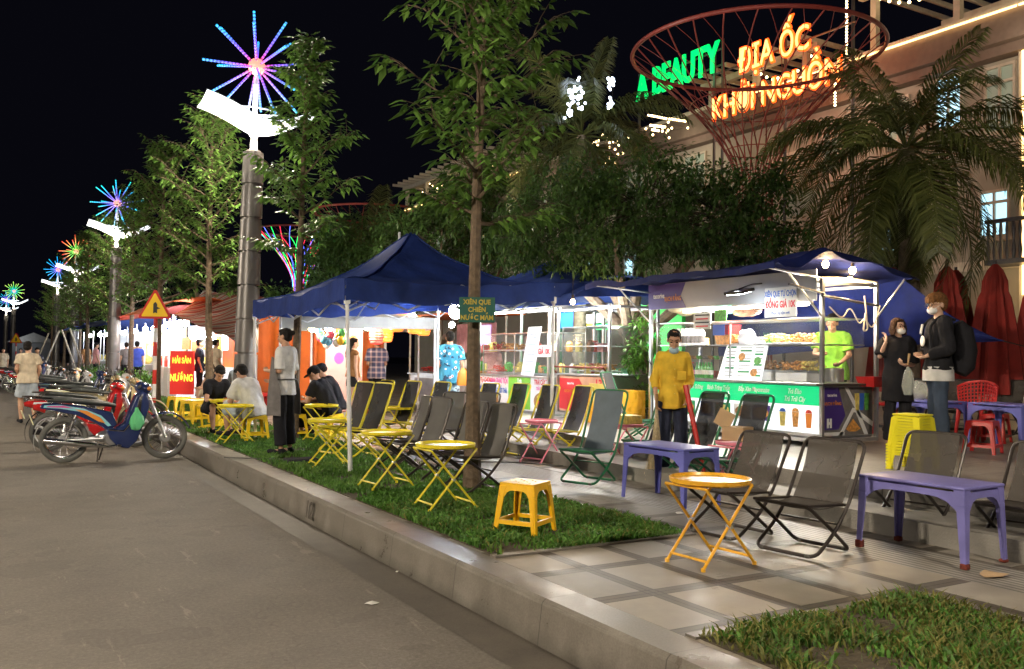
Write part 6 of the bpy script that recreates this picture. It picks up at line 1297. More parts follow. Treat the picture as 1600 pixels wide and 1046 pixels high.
# far stalls
def farstall(label,px0,px1,D0_,D1_,pyb,pyt,m,roof,e,seed,lights='bulb_cool'):
    A=dep(px0,pyb,D0_);B=dep(px1,pyb,D1_); A.z=B.z=.25; root=thing('lit_stall',label,'food stall',tuple(A),0,'brightly lit stalls far down the promenade')
    d=(B-A); L=d.length; d.normalize(); nrm=V((d.y,-d.x,0)); nrm=nrm if nrm.x<0 else -nrm; h=2.3; R=random.Random(seed)
    b=MB(); b.add([(0,0,0),d*L,d*L-nrm*2,-nrm*2,(0,0,.85),d*L+V((0,0,.85)),d*L-nrm*2+V((0,0,.85)),-nrm*2+V((0,0,.85))],[(0,1,5,4),(1,2,6,5),(2,3,7,6),(3,0,4,7),(4,5,6,7)]); b.build('counter','panel_white',root,smooth=0)
    q=-nrm*2; b=MB(); b.add([q,q+d*L,q+d*L+V((0,0,h)),q+V((0,0,h)),q-nrm*.04,q+d*L-nrm*.04,q+d*L-nrm*.04+V((0,0,h)),q-nrm*.04+V((0,0,h))],[(0,1,2,3),(5,4,7,6),(0,3,7,4),(1,5,6,2),(3,2,6,7)]); b.build('back_wall',m,root,smooth=0)
    b=MB(); b.grid(8,8,lambda u,v:tuple(nrm*(.9-3.2*u)+d*(L*v)+V((0,0,h+.05+.5*math.sin(PI*u)))),th=.02); b.build('roof',roof,root)
    for k in range(4):
        u=(k+.5)/4; x=d*L*u-nrm*.3; b=MB(); b.ell(x+V((0,0,2.12)),(.10,.10,.10),n=8); b.build('bulb',lights,root)
        b=MB(); w=L*.2; zc=R.uniform(1.2,1.75); c0=d*L*u-nrm*1.4; hh=R.uniform(.15,.3)
        b.add([c0-d*w/2+V((0,0,zc-hh)),c0+d*w/2+V((0,0,zc-hh)),c0+d*w/2+V((0,0,zc+hh)),c0-d*w/2+V((0,0,zc+hh))]+[c0-nrm*.05-d*w/2+V((0,0,zc-hh)),c0-nrm*.05+d*w/2+V((0,0,zc-hh)),c0-nrm*.05+d*w/2+V((0,0,zc+hh)),c0-nrm*.05-d*w/2+V((0,0,zc+hh))],[(0,1,2,3),(5,4,7,6),(0,3,7,4),(1,5,6,2),(3,2,6,7),(0,4,5,1)]); b.build('menu_panel',R.choice(['lightbox_white','lightbox_yellow','paper','food_orange','lightbox_white']),root,smooth=0)
        b=MB(); b.ell(d*L*u-nrm*R.uniform(.2,.8)+V((0,0,1.0)),(.22,.22,.18),n=8); b.build('food_heap',R.choice(['food_orange','food_green','food_red','food_yellow']),root)
        b=MB(); b.tube([d*L*u*1.0,d*L*u+V((0,0,h))],.025,6); b.build('post','white_paint',root)
    lamp('POINT',d*L*.5+nrm*.3+V((0,0,2.0)),e,(1,.88,.70),.2,root)
farstall('white lit stall right of the warning sign pole',205,262,33,29,612,0,'wall_glow_white','red_fabric',45,1)
farstall('orange walled stall behind the warning sign',242,275,27,25,620,0,'orange_tarp','orange_tarp',25,2)
farstall('blue roofed stall glowing white beyond the second lamp pole',122,190,48,38,600,0,'wall_glow_white','blue_canvas',70,3)
farstall('far blue roofed stall with a warm interior',150,205,44,35,604,0,'wall_glow_warm','blue_canvas',40,4)
sh=thing('pale_shed','small pale grey gabled shed at the end of the promenade','shed',tuple(V((dep(50,560,75).x,dep(50,560,75).y,.24))),0); b=MB(); b.box((0,0,1.0),(3.0,3,2.0)); b.build('wall','tent_grey',sh); b=MB(); b.prism([(-1.9,2.01),(1.9,2.01),(0,2.8)],3.6,org=(0,1.8,0),X=(1,0,0),Y=(0,0,1)); b.build('roof','grey_tarp',sh,smooth=0); lamp('POINT',(-1,-3,2.2),12,(.9,.95,1),.3,sh)
# stakes leaning around far trees
R=random.Random(3)
for k,(px,D) in enumerate([(72,50),(88,44),(112,40),(99,42)]):
    p=dep(px,560,D); b=MB(); s_=R.choice([-1,1]); b.tube([(s_*.7,.2,0),(-s_*.1,0,2.3)],.04,6); o=b.build('support_stake','pale_pole' if 'pale_pole' in M else 'trim'); o.location=(p.x,p.y,.245); tag(o,'pale wooden stake leaning against a distant street tree','stake','stakes propping the distant trees')
# green hedge bits by far stalls
for k,(px,py,D) in enumerate([(148,600,38),(170,612,33),(215,612,29),(160,600,36),(235,615,27)]):
    c=at(px,py,.25) if False else dep(px,py,D); c.z=.25
    bush_tree('low_bush',['clipped bright green bush left of the second lamp pole','low green bush at the foot of the second lamp pole','low green bush before the white lit stall','low green bush beyond the parked bikes','low green bush beside the warning sign'][k],c.x,c.y,.25,(0,0),[(0,0,.35,.7,.7,.35)],40+k,700,.12,0,lm='leaf_bright',cat='bush',group='low bushes by the parked bikes')
# ---------------- people (front towards -y locally, left hand at +x)
def Rz(a): return Matrix.Rotation(a,3,'Z')
def person(label,loc,rz,H=1.68,vox=.009,J=None,head=(0,0),look=(0,0,0),skin='skin',shirt=None,sleeve=.55,hem=.86,shirt_fat=.018,pants=None,pleg=1.0,pants_fat=.022,hair='hair_black',hairkind='short',mask=None,mask_low=False,shoes='cloth_black',grip=None,build=1.0,group=None,extra=None,hand=1.0,open_jacket=None,skirt=False,wide=.92):
    s=H/1.7; root=thing('person',label,'person',loc,rz,group)
    D=dict(pel=(0,0,.92),wai=(0,0,1.07),che=(0,.005,1.27),neb=(0,.015,1.43),hd=(0,-.015,1.585),
      shL=(.165,.01,1.385),elL=(.21,.02,1.12),wrL=(.215,-.06,.88),shR=(-.165,.01,1.385),elR=(-.21,.02,1.12),wrR=(-.215,-.06,.88),
      hiL=(.085,0,.90),knL=(.095,-.01,.49),anL=(.10,.03,.085),hiR=(-.085,0,.90),knR=(-.095,-.01,.49),anR=(-.10,.03,.085),toL=None,toR=None)
    if J: D.update(J)
    for k_ in ('shL','elL','wrL','shR','elR','wrR'): D[k_]=(D[k_][0]*wide,D[k_][1],D[k_][2])
    P={k:(V(v)*s if v is not None else None) for k,v in D.items()}
    for q in 'LR':
        if P['to'+q] is None: P['to'+q]=P['an'+q]+V((.015 if q=='L' else -.015,-.17,-.045))*s
    side=(P['shL']-P['shR']).normalized(); k=s*build
    hr=Euler((rad(look[0]),rad(look[1]),rad(look[2]))).to_matrix() # head rotation: pitch, tilt, yaw
    b=MB()
    # torso
    b.loft([(P['pel']-(P['wai']-P['pel'])*.55,.07*k,.05*k),(P['pel']-(P['wai']-P['pel'])*.25,.135*k,.095*k),(P['pel'],.15*k,.105*k),(P['wai'],.125*k,.09*k),(P['che']-(P['che']-P['wai'])*.3,.14*k,.10*k),(P['che'],.16*k,.11*k),(P['neb']-(P['neb']-P['che'])*.3,.155*k,.085*k),(P['neb'],.08*k,.06*k),(P['neb']+(P['hd']-P['neb'])*.3,.05*k,.05*k)],side,18)
    hc=P['hd']
    b.cap(P['neb']-V((0,0,.02)),hc,.056*k,.05*k)
    def hp(x,y,z): return hc+hr@(V((x,y,z))*s)
    HR=hr
    b.ell(hp(0,.018,.028),(.074*s,.092*s,.088*s),HR,18); b.ell(hp(0,-.022,-.035),(.056*s,.062*s,.072*s),HR,14); b.ell(hp(0,-.052,-.082),(.026*s,.022*s,.018*s),HR,10)
    b.cap(hp(0,-.088,.005),hp(0,-.105,-.028),.008*s,.0135*s,8); b.ell(hp(0,-.078,-.058),(.026*s,.014*s,.010*s),HR,10)
    b.ell(hp(0,-.075,.035),(.05*s,.016*s,.010*s),HR,8)
    for q in (1,-1): b.ell(hp(q*.075,.012,-.005),(.010*s,.020*s,.032*s),HR,8); b.ell(hp(q*.035,-.07,-.02),(.02*s,.015*s,.018*s),HR,8)
    for q in 'LR':
        sg=1 if q=='L' else -1
        b.cap(P['neb']-V((0,0,.03))*s,P['sh'+q],.05*k,.05*k); b.cap(P['sh'+q],P['el'+q],.047*k,.037*k); b.cap(P['el'+q],P['wr'+q],.036*k,.024*k)
        b.cap(P['hi'+q],P['kn'+q],.083*k,.052*k); b.cap(P['kn'+q],P['kn'+q].lerp(P['an'+q],.35)+V((0,.012,0)),.05*k,.053*k); b.cap(P['kn'+q].lerp(P['an'+q],.35)+V((0,.012,0)),P['an'+q],.053*k,.033*k)
        b.cap(P['an'+q]+V((0,.03,-.045))*s,P['an'+q]+V((0,0,-.02))*s,.032*s,.034*s); b.cap(P['an'+q]+V((0,.0,-.045))*s,P['to'+q],.034*s,.024*s)
        # hand
        w=P['wr'+q]; d=(w-P['el'+q]).normalized()
        if grip and q in grip: d=V(grip[q]).normalized()
        pn=d.cross(V((0,1,0)));  
        if pn.length<.2: pn=d.cross(V((0,0,1)))
        pn.normalize(); wd=d.cross(pn).normalized(); kh=s*hand
        palm=w+d*.045*kh; R3=Matrix((wd,pn,d)).transposed(); b.ell(palm,(.038*kh,.017*kh,.052*kh),R3,12)
        for i in range(4):
            o_=(-.027+.018*i); Lf=[.062,.072,.068,.052][i]; a=w+d*.085*kh+wd*o_*kh; c1_=a+(d*.75-pn*.5*sg*1).normalized()*Lf*.5*kh; c2_=c1_+(d*.35-pn*.9*sg).normalized()*Lf*.5*kh
            b.cap(a-d*.02*kh,c1_,.0088*kh,.0082*kh,7); b.cap(c1_,c2_,.0082*kh,.0070*kh,7)
        b.cap(w+d*.02*kh-wd*.02*kh,w+d*.055*kh-wd*.052*kh-pn*.012*sg*kh,.012*kh,.009*kh,7); b.cap(w+d*.055*kh-wd*.052*kh-pn*.012*sg*kh,w+d*.082*kh-wd*.052*kh-pn*.026*sg*kh,.009*kh,.0075*kh,7)
    b.remesh('body',skin,root,vox*(.8 if vox<.01 else 1),3)
    if vox<=.011:
        for q in (1,-1):
            e=MB(); e.ell(hp(q*.031,-.080,.008),(.013*s,.007*s,.006*s),HR,10); e.build('eye','eye',root); e=MB(); e.tube([hp(q*.014,-.088,.034),hp(q*.035,-.088,.042),hp(q*.052,-.076,.036)],.004*s,5); e.build('eyebrow',hair,root)
        if not mask or mask_low: e=MB(); e.tube([hp(-.022,-.088,-.057),hp(0,-.094,-.059),hp(.022,-.088,-.057)],[.003,.0055,.003],6,flat=.8); e.build('lips','lips',root)
    f=shirt_fat*s
    if shirt:
        b=MB(); hz=hem*s
        t0=P['pel']+(P['wai']-P['pel'])*((hem-.92)/.15)
        st=[(t0,(.178 if shirt_fat>.018 else .160)*k+f,.124*k+f*1.3)]
        if hem<.92: st.append((P['pel'],.168*k+f,.122*k+f*1.2))
        st+=[(P['wai'],.135*k+f,.10*k+f*1.1),(P['che']-(P['che']-P['wai'])*.3,.15*k+f,.108*k+f),(P['che'],.165*k+f,.113*k+f),(P['neb']-(P['neb']-P['che'])*.28,.158*k+f,.086*k+f),(P['neb']+V((0,0,.005)),.085*k+f,.065*k+f),(P['neb']+(P['hd']-P['neb'])*.16,.058*k+f*.4,.056*k+f*.4)]
        b.loft(st,side,24)
        for q in 'LR':
            b.cap(P['neb']-V((0,0,.035))*s,P['sh'+q],.05*k+f,.05*k+f*1.1)
            if sleeve<=1: e_=P['sh'+q].lerp(P['el'+q],sleeve); b.tube([P['sh'+q],e_],[.05*k+f*1.2,.046*k+f*1.3],14)
            else: b.cap(P['sh'+q],P['el'+q],.05*k+f*1.2,.041*k+f*1.1); e_=P['el'+q].lerp(P['wr'+q],sleeve-1); b.tube([P['el'+q],e_],[.041*k+f*1.1,.034*k+f*.7],14)
        b.remesh('shirt' if not open_jacket else 'jacket',shirt,root,vox*1.05,3,wr=.016*s,wsc=13)
    if pants:
        f=pants_fat*s; b=MB(); b.loft([(P['pel']-(P['wai']-P['pel'])*.5,.10*k+f,.085*k+f),(P['pel']-(P['wai']-P['pel'])*.2,.145*k+f*.7,.105*k+f*.7),(P['pel'],.150*k+.006,.106*k+.006),(P['wai']-(P['wai']-P['pel'])*.2,.130*k+.004,.093*k+.004)],side,20)
        for q in 'LR':
            hp_,kn,an=P['hi'+q],P['kn'+q],P['an'+q]
            if skirt: continue
            if pleg<=1: e_=hp_.lerp(kn,pleg); b.tube([hp_,e_],[.084*k+.006,.07*k+f*1.5],16)
            else: b.cap(hp_-V((0,0,.03*s)),kn,.084*k+min(f,.010),.056*k+f*1.1); e_=kn.lerp(an,pleg-1); b.tube([kn,e_],[.056*k+f*1.1,.045*k+f*1.3],16)
        if skirt: b.loft([(P['pel'],.152*k+f,.108*k+f),((P['knL']+P['knR'])*.35+P['pel']*.3,.18*k+f,.14*k+f)],side,20)
        b.remesh('trousers' if pleg>1 else 'shorts',pants,root,vox*1.05,3,wr=.016*s,wsc=12)
    if shoes:
        for q in 'LR':
            b=MB(); a=P['an'+q]; t=P['to'+q]; b.cap(a+V((0,.035,-.05))*s,a+V((0,0,-.02))*s,.036*s,.036*s); b.cap(a+V((0,.03,-.055))*s,t+V((0,-.01,.0))*s,.036*s,.031*s); b.v=[(x,y,max(z,.004)) for x,y,z in b.v]; b.remesh('shoe',shoes,root,max(.008,vox*.9),2)
    if hairkind:
        b=MB()
        if hairkind in('short','floppy'):
            b.ell(hp(0,.03,.045),(.084*s,.094*s,.088*s),HR,18); b.ell(hp(0,.045,.0),(.08*s,.07*s,.075*s),HR,14); b.ell(hp(0,-.05,.085),(.062*s,.045*s,.030*s),HR,12)
            if hairkind=='floppy': 
                b.ell(hp(0,.0,.08),(.095*s,.105*s,.062*s),HR,16)
                for i in range(9): a=-.9+1.8*i/8; b.cap(hp(.07*math.sin(a),-.05-.04*math.cos(a),.085),hp(.082*math.sin(a+.2),-.06-.05*math.cos(a),.045-.01*(i%3)),.018*s,.008*s,6)
        if hairkind in('bun','tied','long','bob'):
            b.ell(hp(0,.026,.034),(.080*s,.092*s,.086*s),HR,18); b.ell(hp(0,.05,.0),(.074*s,.062*s,.072*s),HR,14); b.ell(hp(0,-.028,.082),(.060*s,.046*s,.026*s),HR,12)
            if hairkind=='bun': b.ell(hp(0,.13,.04),(.036*s,.034*s,.036*s),HR,12)
            if hairkind=='tied': b.cap(hp(0,.11,.0),hp(0,.12,-.12),.03*s,.02*s)
            if hairkind=='long': b.loft([(hp(0,.06,.03),.078*s,.05*s),(hp(0,.095,-.08),.085*s,.045*s),(hp(0,.12,-.2),.08*s,.035*s),(hp(.01,.12,-.30),.05*s,.022*s)],HR@V((1,0,0)),14)
            if hairkind=='bob':
                for q in (1,-1): b.loft([(hp(q*.062,.01,.07),.025*s,.05*s),(hp(q*.085,.0,-.02),.026*s,.055*s),(hp(q*.088,-.01,-.11),.022*s,.045*s)],HR@V((1,0,0)),12)
                b.ell(hp(0,.07,-.05),(.085*s,.05*s,.08*s),HR,14)
        if hairkind=='cap':
            b.ell(hp(0,.03,.02),(.08*s,.09*s,.07*s),HR,16)
        b.remesh('hair',hair,root,max(.007,vox*.8),2,wr=.006,wsc=55)
        if hairkind=='cap':
            b=MB(); b.ell(hp(0,.012,.06),(.092*s,.105*s,.07*s),HR,18); b.ell(hp(0,-.11,.045),(.07*s,.07*s,.012*s),HR,14); b.remesh('cap','cloth_black',root,.008,2)
    if mask:
        b=MB(); dz=-.045 if mask_low else 0; b.ell(hp(0,-.062,-.048+dz),(.058*s,.052*s,.046*s),HR,16); mo_=b.remesh('mask',mask,root,.007,2)
        b=MB()
        for q in (1,-1): b.tube([hp(q*.055,-.07,-.03+dz),hp(q*.078,-.01,.0)],.0018*s,4)
        b.build('mask_straps',mask,root)
    return root,P,hp,s
def towards(a,b): # rz so that local -y faces direction a->b
    return math.atan2(b[1]-a[1],b[0]-a[0])+PI/2
# woman in yellow with broom and dustpan
yl=(6.25,7.30,.245)
r_,P,hp,s=person('woman in a mustard shirt with a lowered mask, sweeping with a broom and red dustpan',yl,towards(yl,(2.2,1.0)),1.60,.0075,dict(che=(0,-.01,1.27),neb=(0,-.03,1.42),hd=(0,-.07,1.56),elL=(.23,.02,1.12),wrL=(.16,-.20,.97),elR=(-.24,.05,1.12),wrR=(-.24,-.10,.90),shL=(.165,-.02,1.375),shR=(-.165,-.02,1.375)),look=(24,0,-8),shirt='cloth_yellow',sleeve=1.45,hem=.80,shirt_fat=.016,pants='cloth_navy',pleg=1.92,mask='mask_blue',mask_low=True,hairkind='tied',shoes='cloth_red',wide=.82,build=.90,grip=dict(L=(0,-.3,-.9),R=(0,-.3,-.9)))
b=MB(); 
for z in (1.33,1.24,1.15,1.06,.97): b.ell((0,-.142*s if z<1.3 else -.13*s,z*s),(.006,.004,.006),n=8)
b.build('buttons','sign_pale',r_); b=MB(); b.box((.07,-.150,1.17*s),(.09,.006,.09)); b.build('pocket','cloth_yellow',r_,bevel=.002)
def W_(root,p): return Matrix.Translation(root.location)@root.rotation_euler.to_matrix().to_4x4()@p
wl=W_(r_,P['wrL']+V((0,-.05,-.05))); wr_=W_(r_,P['wrR']+V((0,-.05,-.06)))
dp_=thing('dustpan','long handled red dustpan held by the woman in mustard','dustpan',tuple(wl)); q=MB(); e=V((.03,-.22,.262-wl.z+.08)); q.tube([V((-.01,.03,.14)),e],[.028,.022],12); q.build('handle','red_paint',dp_)
q=MB(); q.hexa([e+V((-.17,-.14,-.08)),e+V((.1,-.22,-.08)),e+V((.14,.02,-.08)),e+V((-.1,.08,-.08))],[e+V((-.17,-.14,-.06)),e+V((.1,-.22,-.06)),e+V((.12,.0,.0)),e+V((-.09,.05,.0))]); q.build('pan','red_paint',dp_)
br=thing('broom','pale straw broom hanging from the hand of the woman in mustard','broom',tuple(wr_)); q=MB(); q.tube([(0,0,.12),(.0,0,-.08)],.014,8); q.build('handle','wood',br)
q=MB(); R=random.Random(5)
for k in range(110):
    a=R.uniform(0,2*PI); rr=.10*R.random()**.5; q.tube([(.01*math.cos(a),.01*math.sin(a),-.04),(rr*.45*math.cos(a),rr*.3*math.sin(a),-.34),(-.09+rr*math.cos(a),rr*.5*math.sin(a)-.05,-wr_.z+.265+R.random()*.08)],[.004,.003,.002],4)
q.build('bristles','straw',br)
# vendor in green
vp=(9.75,8.15,.52); r_,P,hp,s=person('vendor in a lime green shirt bending over the food in the nearest cart',vp,towards(vp,(8.3,7.3)),1.64,.009,dict(che=(0,-.05,1.27),neb=(0,-.08,1.41),hd=(0,-.13,1.55),elR=(-.24,-.14,1.14),wrR=(-.10,-.38,1.12),elL=(.24,-.08,1.12),wrL=(.16,-.3,1.02),shL=(.165,-.06,1.37),shR=(-.165,-.06,1.37)),look=(22,0,0),shirt='cloth_green',sleeve=.75,hem=.78,shirt_fat=.03,pants='cloth_black',pleg=1.9)
wq=W_(r_,P['wrR']); b=MB(); b.tube([wq+V((0,0,-.03)),wq+V((-.28,-.1,-.06))],.006,6); tag(b.build('tongs','dark_steel'),'dark cooking tongs in the hand of the green shirted vendor','tongs')
# girl with mask
gp=(9.0,6.62,.52); r_,P,hp,s=person('girl with brown bobbed hair, white mask and loose black shirt beside the cart',gp,towards(gp,(6.2,3.2)),1.50,.008,dict(elR=(-.26,.0,1.20),wrR=(-.22,-.16,1.38),elL=(.22,-.0,1.10),wrL=(.03,-.24,1.09)),look=(4,0,25),shirt='cloth_black',sleeve=.95,hem=.62,shirt_fat=.035,wide=.85,build=.92,pants='cloth_black',pleg=1.9,mask='mask_white',hairkind='bob',hair='hair_brown',grip=dict(R=(.1,.2,.9),L=(-.6,-.5,.2)),skin='skin_pale')
g=MB(); 
for q in (1,-1): g.tube([hp(q*.032+.022*math.cos(a),-.098,.008+.02*math.sin(a)) for a in [2*PI*k/14 for k in range(14)]],.0022,5,closed=True)
g.tube([hp(-.01,-.1,.012),hp(.01,-.1,.012)],.0022,5); g.build('glasses','black_frame',r_)
w=W_(r_,P['wrL']); b=MB(); b.loft([(V((0,0,.02)),.01,.01),(V((.01,0,-.06)),.06,.05),(V((0,0,-.2)),.085,.06),(V((0,0,-.30)),.05,.04)],n=14); o=b.build('plastic_bag','film'); o.location=w+V((-.03,-.06,-.03)); tag(o,'thin clear plastic bag hanging from the hand of the masked girl','bag')
b=MB(); b.tube([(0,0,0),(.01,-.01,.13)],[.008,.014],8); o=b.build('snack_cup','cardboard'); o.location=w+V((-.03,-.06,.0)); tag(o,'paper wrapped snack stick in the hand of the masked girl','snack')
# boy with backpack
bp_=(8.95,6.08,.52); r_,P,hp,s=person('tall boy in a black jacket and white mask with a backpack, standing by the cart',bp_,towards(bp_,(7.2,7.4)),1.74,.008,dict(elR=(-.25,.03,1.12),wrR=(-.14,-.16,1.06),elL=(.25,.03,1.12),wrL=(.14,-.16,1.04)),look=(8,0,18),shirt='cloth_black',sleeve=1.85,hem=.90,shirt_fat=.034,wide=.88,build=.9,pants='cloth_jeans',pleg=1.95,pants_fat=.018,mask='mask_white',hairkind='floppy',hair='hair_ochre',skin='skin_pale',grip=dict(L=(-.7,-.4,-.2),R=(.7,-.4,-.2)))
b=MB(); b.loft([((0,0,.93*s),.19,.15),((0,0,.78*s),.20,.155)],n=28); b.build('t_shirt','cloth_white',r_)
b=MB(); b.ell((0,-.165,1.20*s),(.075,.012,.06),n=12); b.tube([(-.11,-.13,1.38*s),(-.06,-.165,1.28*s)],.014,6); b.build('jacket_print','cloth_white',r_)
b=MB(); b.loft([((0,.20,1.40*s),.10,.05),((0,.25,1.32*s),.15,.10),((0,.27,1.1*s),.165,.125),((0,.26,.93*s),.15,.11),((0,.22,.86*s),.11,.07)],n=18); bp2=b.build('backpack','cloth_black',r_)
for q in (-1,1): b=MB(); b.tube([(q*.10,.14,1.42*s),(q*.11,.0,1.475*s),(q*.12,-.13,1.36*s),(q*.15,-.12,1.1*s),(q*.16,.05,1.0*s)],.017,6,smooth=.05); b.build('backpack_strap','cloth_black',r_)
for i in range(3): b=MB(); b.tube([(-.171,.20+.03*i,1.09*s-.03*i),(-.168,.28+.02*i,1.04*s-.03*i)],.004,5); b.build('backpack_stripe','cloth_white',r_)
g=MB(); 
for q in (1,-1): g.tube([hp(q*.033+.024*math.cos(a),-.1,.008+.02*math.sin(a)) for a in [2*PI*k/14 for k in range(14)]],.0026,5,closed=True); g.tube([hp(q*.056,-.098,.014),hp(q*.08,0,.012)],.002,5)
g.build('glasses','black_frame',r_)
# woman in apron
ap=(3.25,11.2,.262); r_,P,hp,s=person('woman in a white shirt and grey apron standing at the kerb looking left',ap,towards(ap,(.9,14.2)),1.58,.009,dict(elL=(.20,.03,1.12),wrL=(.12,-.22,1.12),elR=(-.20,.03,1.10),wrR=(-.08,-.22,1.00)),look=(6,0,5),shirt='cloth_white',sleeve=.9,hem=.80,shirt_fat=.02,wide=.85,build=.9,pants='cloth_black',pleg=1.9,pants_fat=.035,hairkind='bun',grip=dict(L=(-.6,-.6,0),R=(.3,-.8,-.3)))
b=MB(); b.grid(16,14,lambda u,v:((.15+.06*min(1,(1-v)*1.6))*math.sin((-1.2-.9*min(1,(1-v)*1.8))*(1-2*u))*1.12,-.0-(.155+.035*(1-v))*math.cos((1.2+.9*min(1,(1-v)*1.8))*(1-2*u)),(.52+.78*v)*s+.01*math.sin(u*9)),th=-.008); b.build('apron','cloth_grey',r_)
b=MB(); b.tube([(-.16*math.cos(a),.0-.13*math.sin(a),1.01*s) for a in [PI+PI*k/10 for k in range(11)]],.01,5); b.build('apron_tie','cloth_grey',r_)
# walking man
mp=(.75,21.3,.004); person('man in a cream t-shirt and pale shorts walking away on the road at the left',mp,towards((0,0),(-.2,1)),1.70,.012,dict(knL=(.10,-.10,.50),anL=(.10,-.02,.10),knR=(-.10,.04,.49),anR=(-.11,.18,.12),elL=(.24,.03,1.13),wrL=(.16,-.15,1.03),elR=(-.24,.04,1.12),wrR=(-.22,-.08,.93)),look=(8,0,-35),shirt='cloth_cream',sleeve=.6,hem=.84,shirt_fat=.028,pants='cloth_pale_blue',pleg=.85,pants_fat=.035,hairkind='short',build=1.05)
# floral shirt man
m,n,l,b_,oc=newm('floral'); vn=n.new('ShaderNodeTexVoronoi'); vn.inputs['Scale'].default_value=11; l.new(oc,vn.inputs['Vector']); d1=mth(n,l,'LESS_THAN',vn.outputs['Distance'],.30); d2=mth(n,l,'LESS_THAN',vn.outputs['Distance'],.16); c=mixc(n,l,d1,(.04,.26,.42),(.55,.6,.62)); c=mixc(n,l,d2,c,(.40,.06,.12)); f2=nz(n,l,oc,9); c=mixc(n,l,mth(n,l,'GREATER_THAN',f2,.60),c,(.02,.05,.10)); l.new(c,b_.inputs['Base Color']); b_.inputs['Roughness'].default_value=.85
m,n,l,b_,oc=newm('camo'); f2=nz(n,l,oc,10,3); l.new(ramp(n,l,f2,[(.4,(.10,.14,.20)),(.48,(.30,.45,.52)),(.55,(.42,.55,.62)),(.62,(.12,.12,.16))]),b_.inputs['Base Color']); b_.inputs['Roughness'].default_value=.9
m,n,l,b_,oc=newm('plaid'); sx=n.new('ShaderNodeSeparateXYZ'); l.new(oc,sx.inputs[0]); a1=mth(n,l,'LESS_THAN',mth(n,l,'FRACT',mth(n,l,'MULTIPLY',sx.outputs['X'],9)),.35); a2=mth(n,l,'LESS_THAN',mth(n,l,'FRACT',mth(n,l,'MULTIPLY',sx.outputs['Z'],9)),.35); c=mixc(n,l,mth(n,l,'MULTIPLY',mth(n,l,'ADD',a1,a2),.5),(.05,.06,.13),(.40,.32,.34)); l.new(c,b_.inputs['Base Color']); b_.inputs['Roughness'].default_value=.9
fp=(7.4,14.9,.245); person('man in a bright blue floral shirt and patterned trousers seen from behind',fp,towards((0,0),(.35,1)),1.72,.010,dict(elL=(.24,.03,1.12),wrL=(.23,-.10,.9),elR=(-.24,.03,1.12),wrR=(-.25,-.04,.86)),look=(16,0,0),shirt='floral',sleeve=.75,hem=.76,shirt_fat=.035,pants='camo',pleg=1.95,pants_fat=.03,build=1.08)
b=MB(); b.loft([((0,0,0),.03,.02),((0,0,-.1),.10,.05),((0,0,-.28),.12,.06),((0,0,-.32),.10,.05)],n=14); o=b.build('handbag','orange_bag'); o.location=dep(723,575,16.2); tag(o,'orange bag right of the man in the floral shirt','bag')
# woman in brown top
wp=(6.0,16.2,.245); person('woman with long hair in a brown sleeveless top and black shorts behind the gazebo leg',wp,towards((0,0),(1,.1)),1.60,.011,dict(elL=(.22,.03,1.12),wrL=(.16,-.14,.98),elR=(-.20,.03,1.12),wrR=(-.18,-.02,.86)),look=(5,0,0),shirt='cloth_brown',sleeve=.05,hem=.92,shirt_fat=.014,pants='cloth_black',pleg=.45,pants_fat=.02,hairkind='long',skin='skin_pale')
p7=(7.2,18.0,.245); person('young man in a plaid shirt facing the orange wall',p7,towards((0,0),(.3,1)),1.66,.012,dict(wrL=(.12,-.2,1.05),wrR=(-.14,-.2,1.05)),look=(8,0,30),shirt='plaid',sleeve=.8,hem=.80,shirt_fat=.03,pants='cloth_black',pleg=1.9)
ck_=(9.75,17.4,.26); person('cook in a pale shirt leaning over the grill under the lanterns',ck_,towards((0,0),(-1,-.7)),1.66,.012,dict(che=(0,-.08,1.25),neb=(0,-.14,1.38),hd=(0,-.2,1.5),shL=(.165,-.12,1.34),shR=(-.165,-.12,1.34),elL=(.26,-.2,1.1),wrL=(.18,-.42,1.02),elR=(-.26,-.2,1.1),wrR=(-.15,-.42,1.02)),look=(35,0,0),shirt='cloth_pink',sleeve=.7,hem=.85,pants='cloth_grey',pleg=1.9)
sitJ=lambda fwd=.12,y=0: dict(pel=(0,0,.36),wai=(0,-.04,.50),che=(0,-.14,.68),neb=(0,-.22,.82),hd=(0,-.30,.94),shL=(.165,-.21,.78),shR=(-.165,-.21,.78),elL=(.22,-.30,.52),wrL=(.10,-.50,.50),elR=(-.22,-.30,.52),wrR=(-.10,-.50,.50),hiL=(.09,-.04,.36),hiR=(-.09,-.04,.36),knL=(.16,-.44,.42),knR=(-.16,-.44,.42),anL=(.14,-.42,.085),anR=(-.14,-.42,.085))
def sitter(label,loc,to,look=(40,0,0),lift=.05,**kw):
    return person(label,loc,towards(loc,to),1.68,kw.pop('vox',.011),sitJ(),look=look,**kw)
sitter('man in a white t-shirt sitting bent over a low yellow table at the kerb',(3.42,13.25,.30),(2.6,14.6),shirt='cloth_white',sleeve=.8,hem=.84,shirt_fat=.035,pants='cloth_pale_blue',pleg=1.0,pants_fat=.03,build=1.05)
sitter('person with black hair sitting across the low table from the man in white',(3.15,14.9,.27),(3.4,13.3),look=(48,0,0),shirt='cloth_black',sleeve=.7,pants='cloth_black',pleg=1.0)
sitter('nearer man in black with a black cap, bent over his phone',(4.55,13.2,.29),(3.6,14.2),look=(35,0,0),hairkind='cap',shirt='cloth_black',sleeve=.7,pants='cloth_black',pleg=1.9,build=1.08)
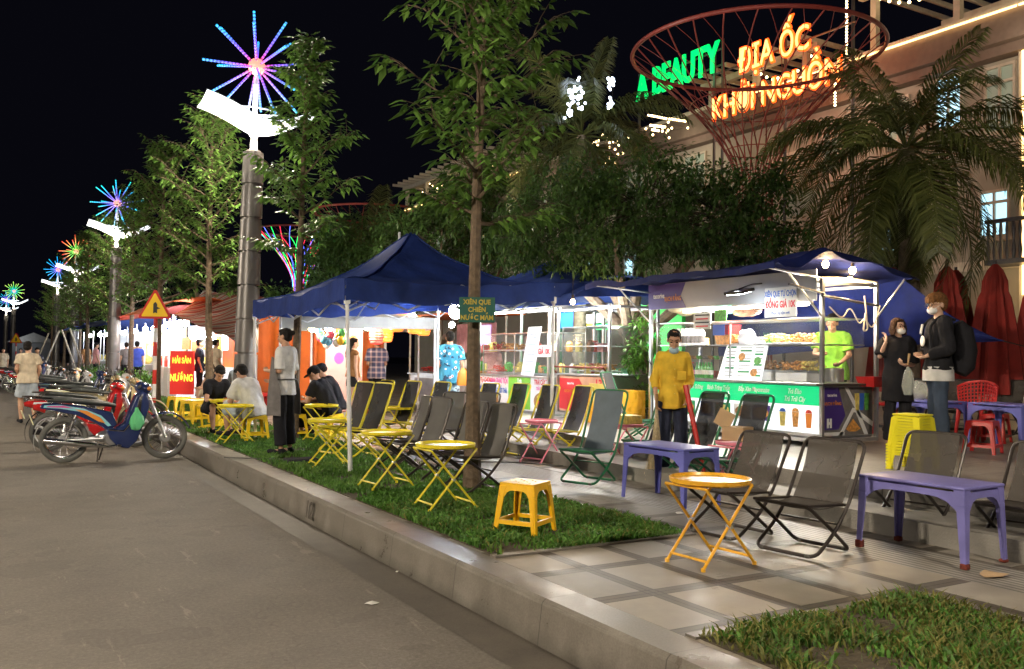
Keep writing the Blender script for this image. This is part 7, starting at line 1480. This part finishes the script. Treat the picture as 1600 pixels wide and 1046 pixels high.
sitter('farther man in black with a black cap sitting before the orange wall',(4.95,14.0,.32),(3.9,14.7),look=(25,0,0),hairkind='cap',shirt='cloth_black',sleeve=.7,pants='cloth_black',pleg=1.9,build=1.05)
sitter('woman in a black top leaning forward before the red seafood sign',(4.3,19.6,.29),(2.8,18.9),look=(30,0,0),shirt='cloth_black',sleeve=.3,pants='cloth_cream',pleg=1.0,hairkind='tied',hair='hair_brown',skin='skin_pale',vox=.013)
sitter('person in a grey patterned shirt sitting with their back to the lamp pole',(4.6,19.2,.34),(5.4,22),look=(10,0,0),shirt='cloth_pale_blue',sleeve=.7,pants='cloth_grey',pleg=1.9,vox=.013)
for (px,D,to,lb,kw) in [(312,24,(1,-.2),'person in dark clothes standing under the striped awning',dict(shirt='cloth_navy',pants='cloth_black',pleg=1.9)),(337,23,(1,.5),'person in a cream top and grey apron under the striped awning',dict(shirt='cloth_cream',pants='cloth_grey',pleg=1.9,hairkind='bun')),
 (214,30,(.3,1),'person in a vivid blue shirt before the white lit stall',dict(shirt='cloth_blue',pants='cloth_black',pleg=1.9)),(197,34,(0,1),'dark dressed person standing in the white lit stall',dict(shirt='cloth_grey',pants='cloth_black',pleg=1.9)),(135,40,(.5,-1),'person in a brown top near the third lamp pole',dict(shirt='cloth_brown',pants='cloth_black',pleg=1.9)),(150,36,(1,.2),'person in a pink top by the blue roofed stall',dict(shirt='cloth_pink',pants='cloth_navy',pleg=1.9)),(32,44,(-.2,-1),'person with a pale cap behind the walking man',dict(shirt='cloth_white',pants='cloth_black',pleg=1.9)),(5,40,(0,-1),'person at the left picture edge among the motorbikes',dict(shirt='cloth_cream',pants='cloth_black',pleg=1.9)),(58,33,(.3,-1),'dark haired person just right of the walking man',dict(shirt='cloth_navy',pants='cloth_black',pleg=1.9)),(172,38,(1,-.4),'person in a red top at the blue roofed stall',dict(shirt='cloth_red',pants='cloth_black',pleg=1.9))]:
    p=dep(px,560,D); person(lb,(p.x,p.y,.245 if p.x>2.8 else .0),towards((0,0),to),1.64,.018,None,look=(5,0,0),sleeve=.7,hem=.82,**kw)
bpy.data.scenes.remove(TMP)
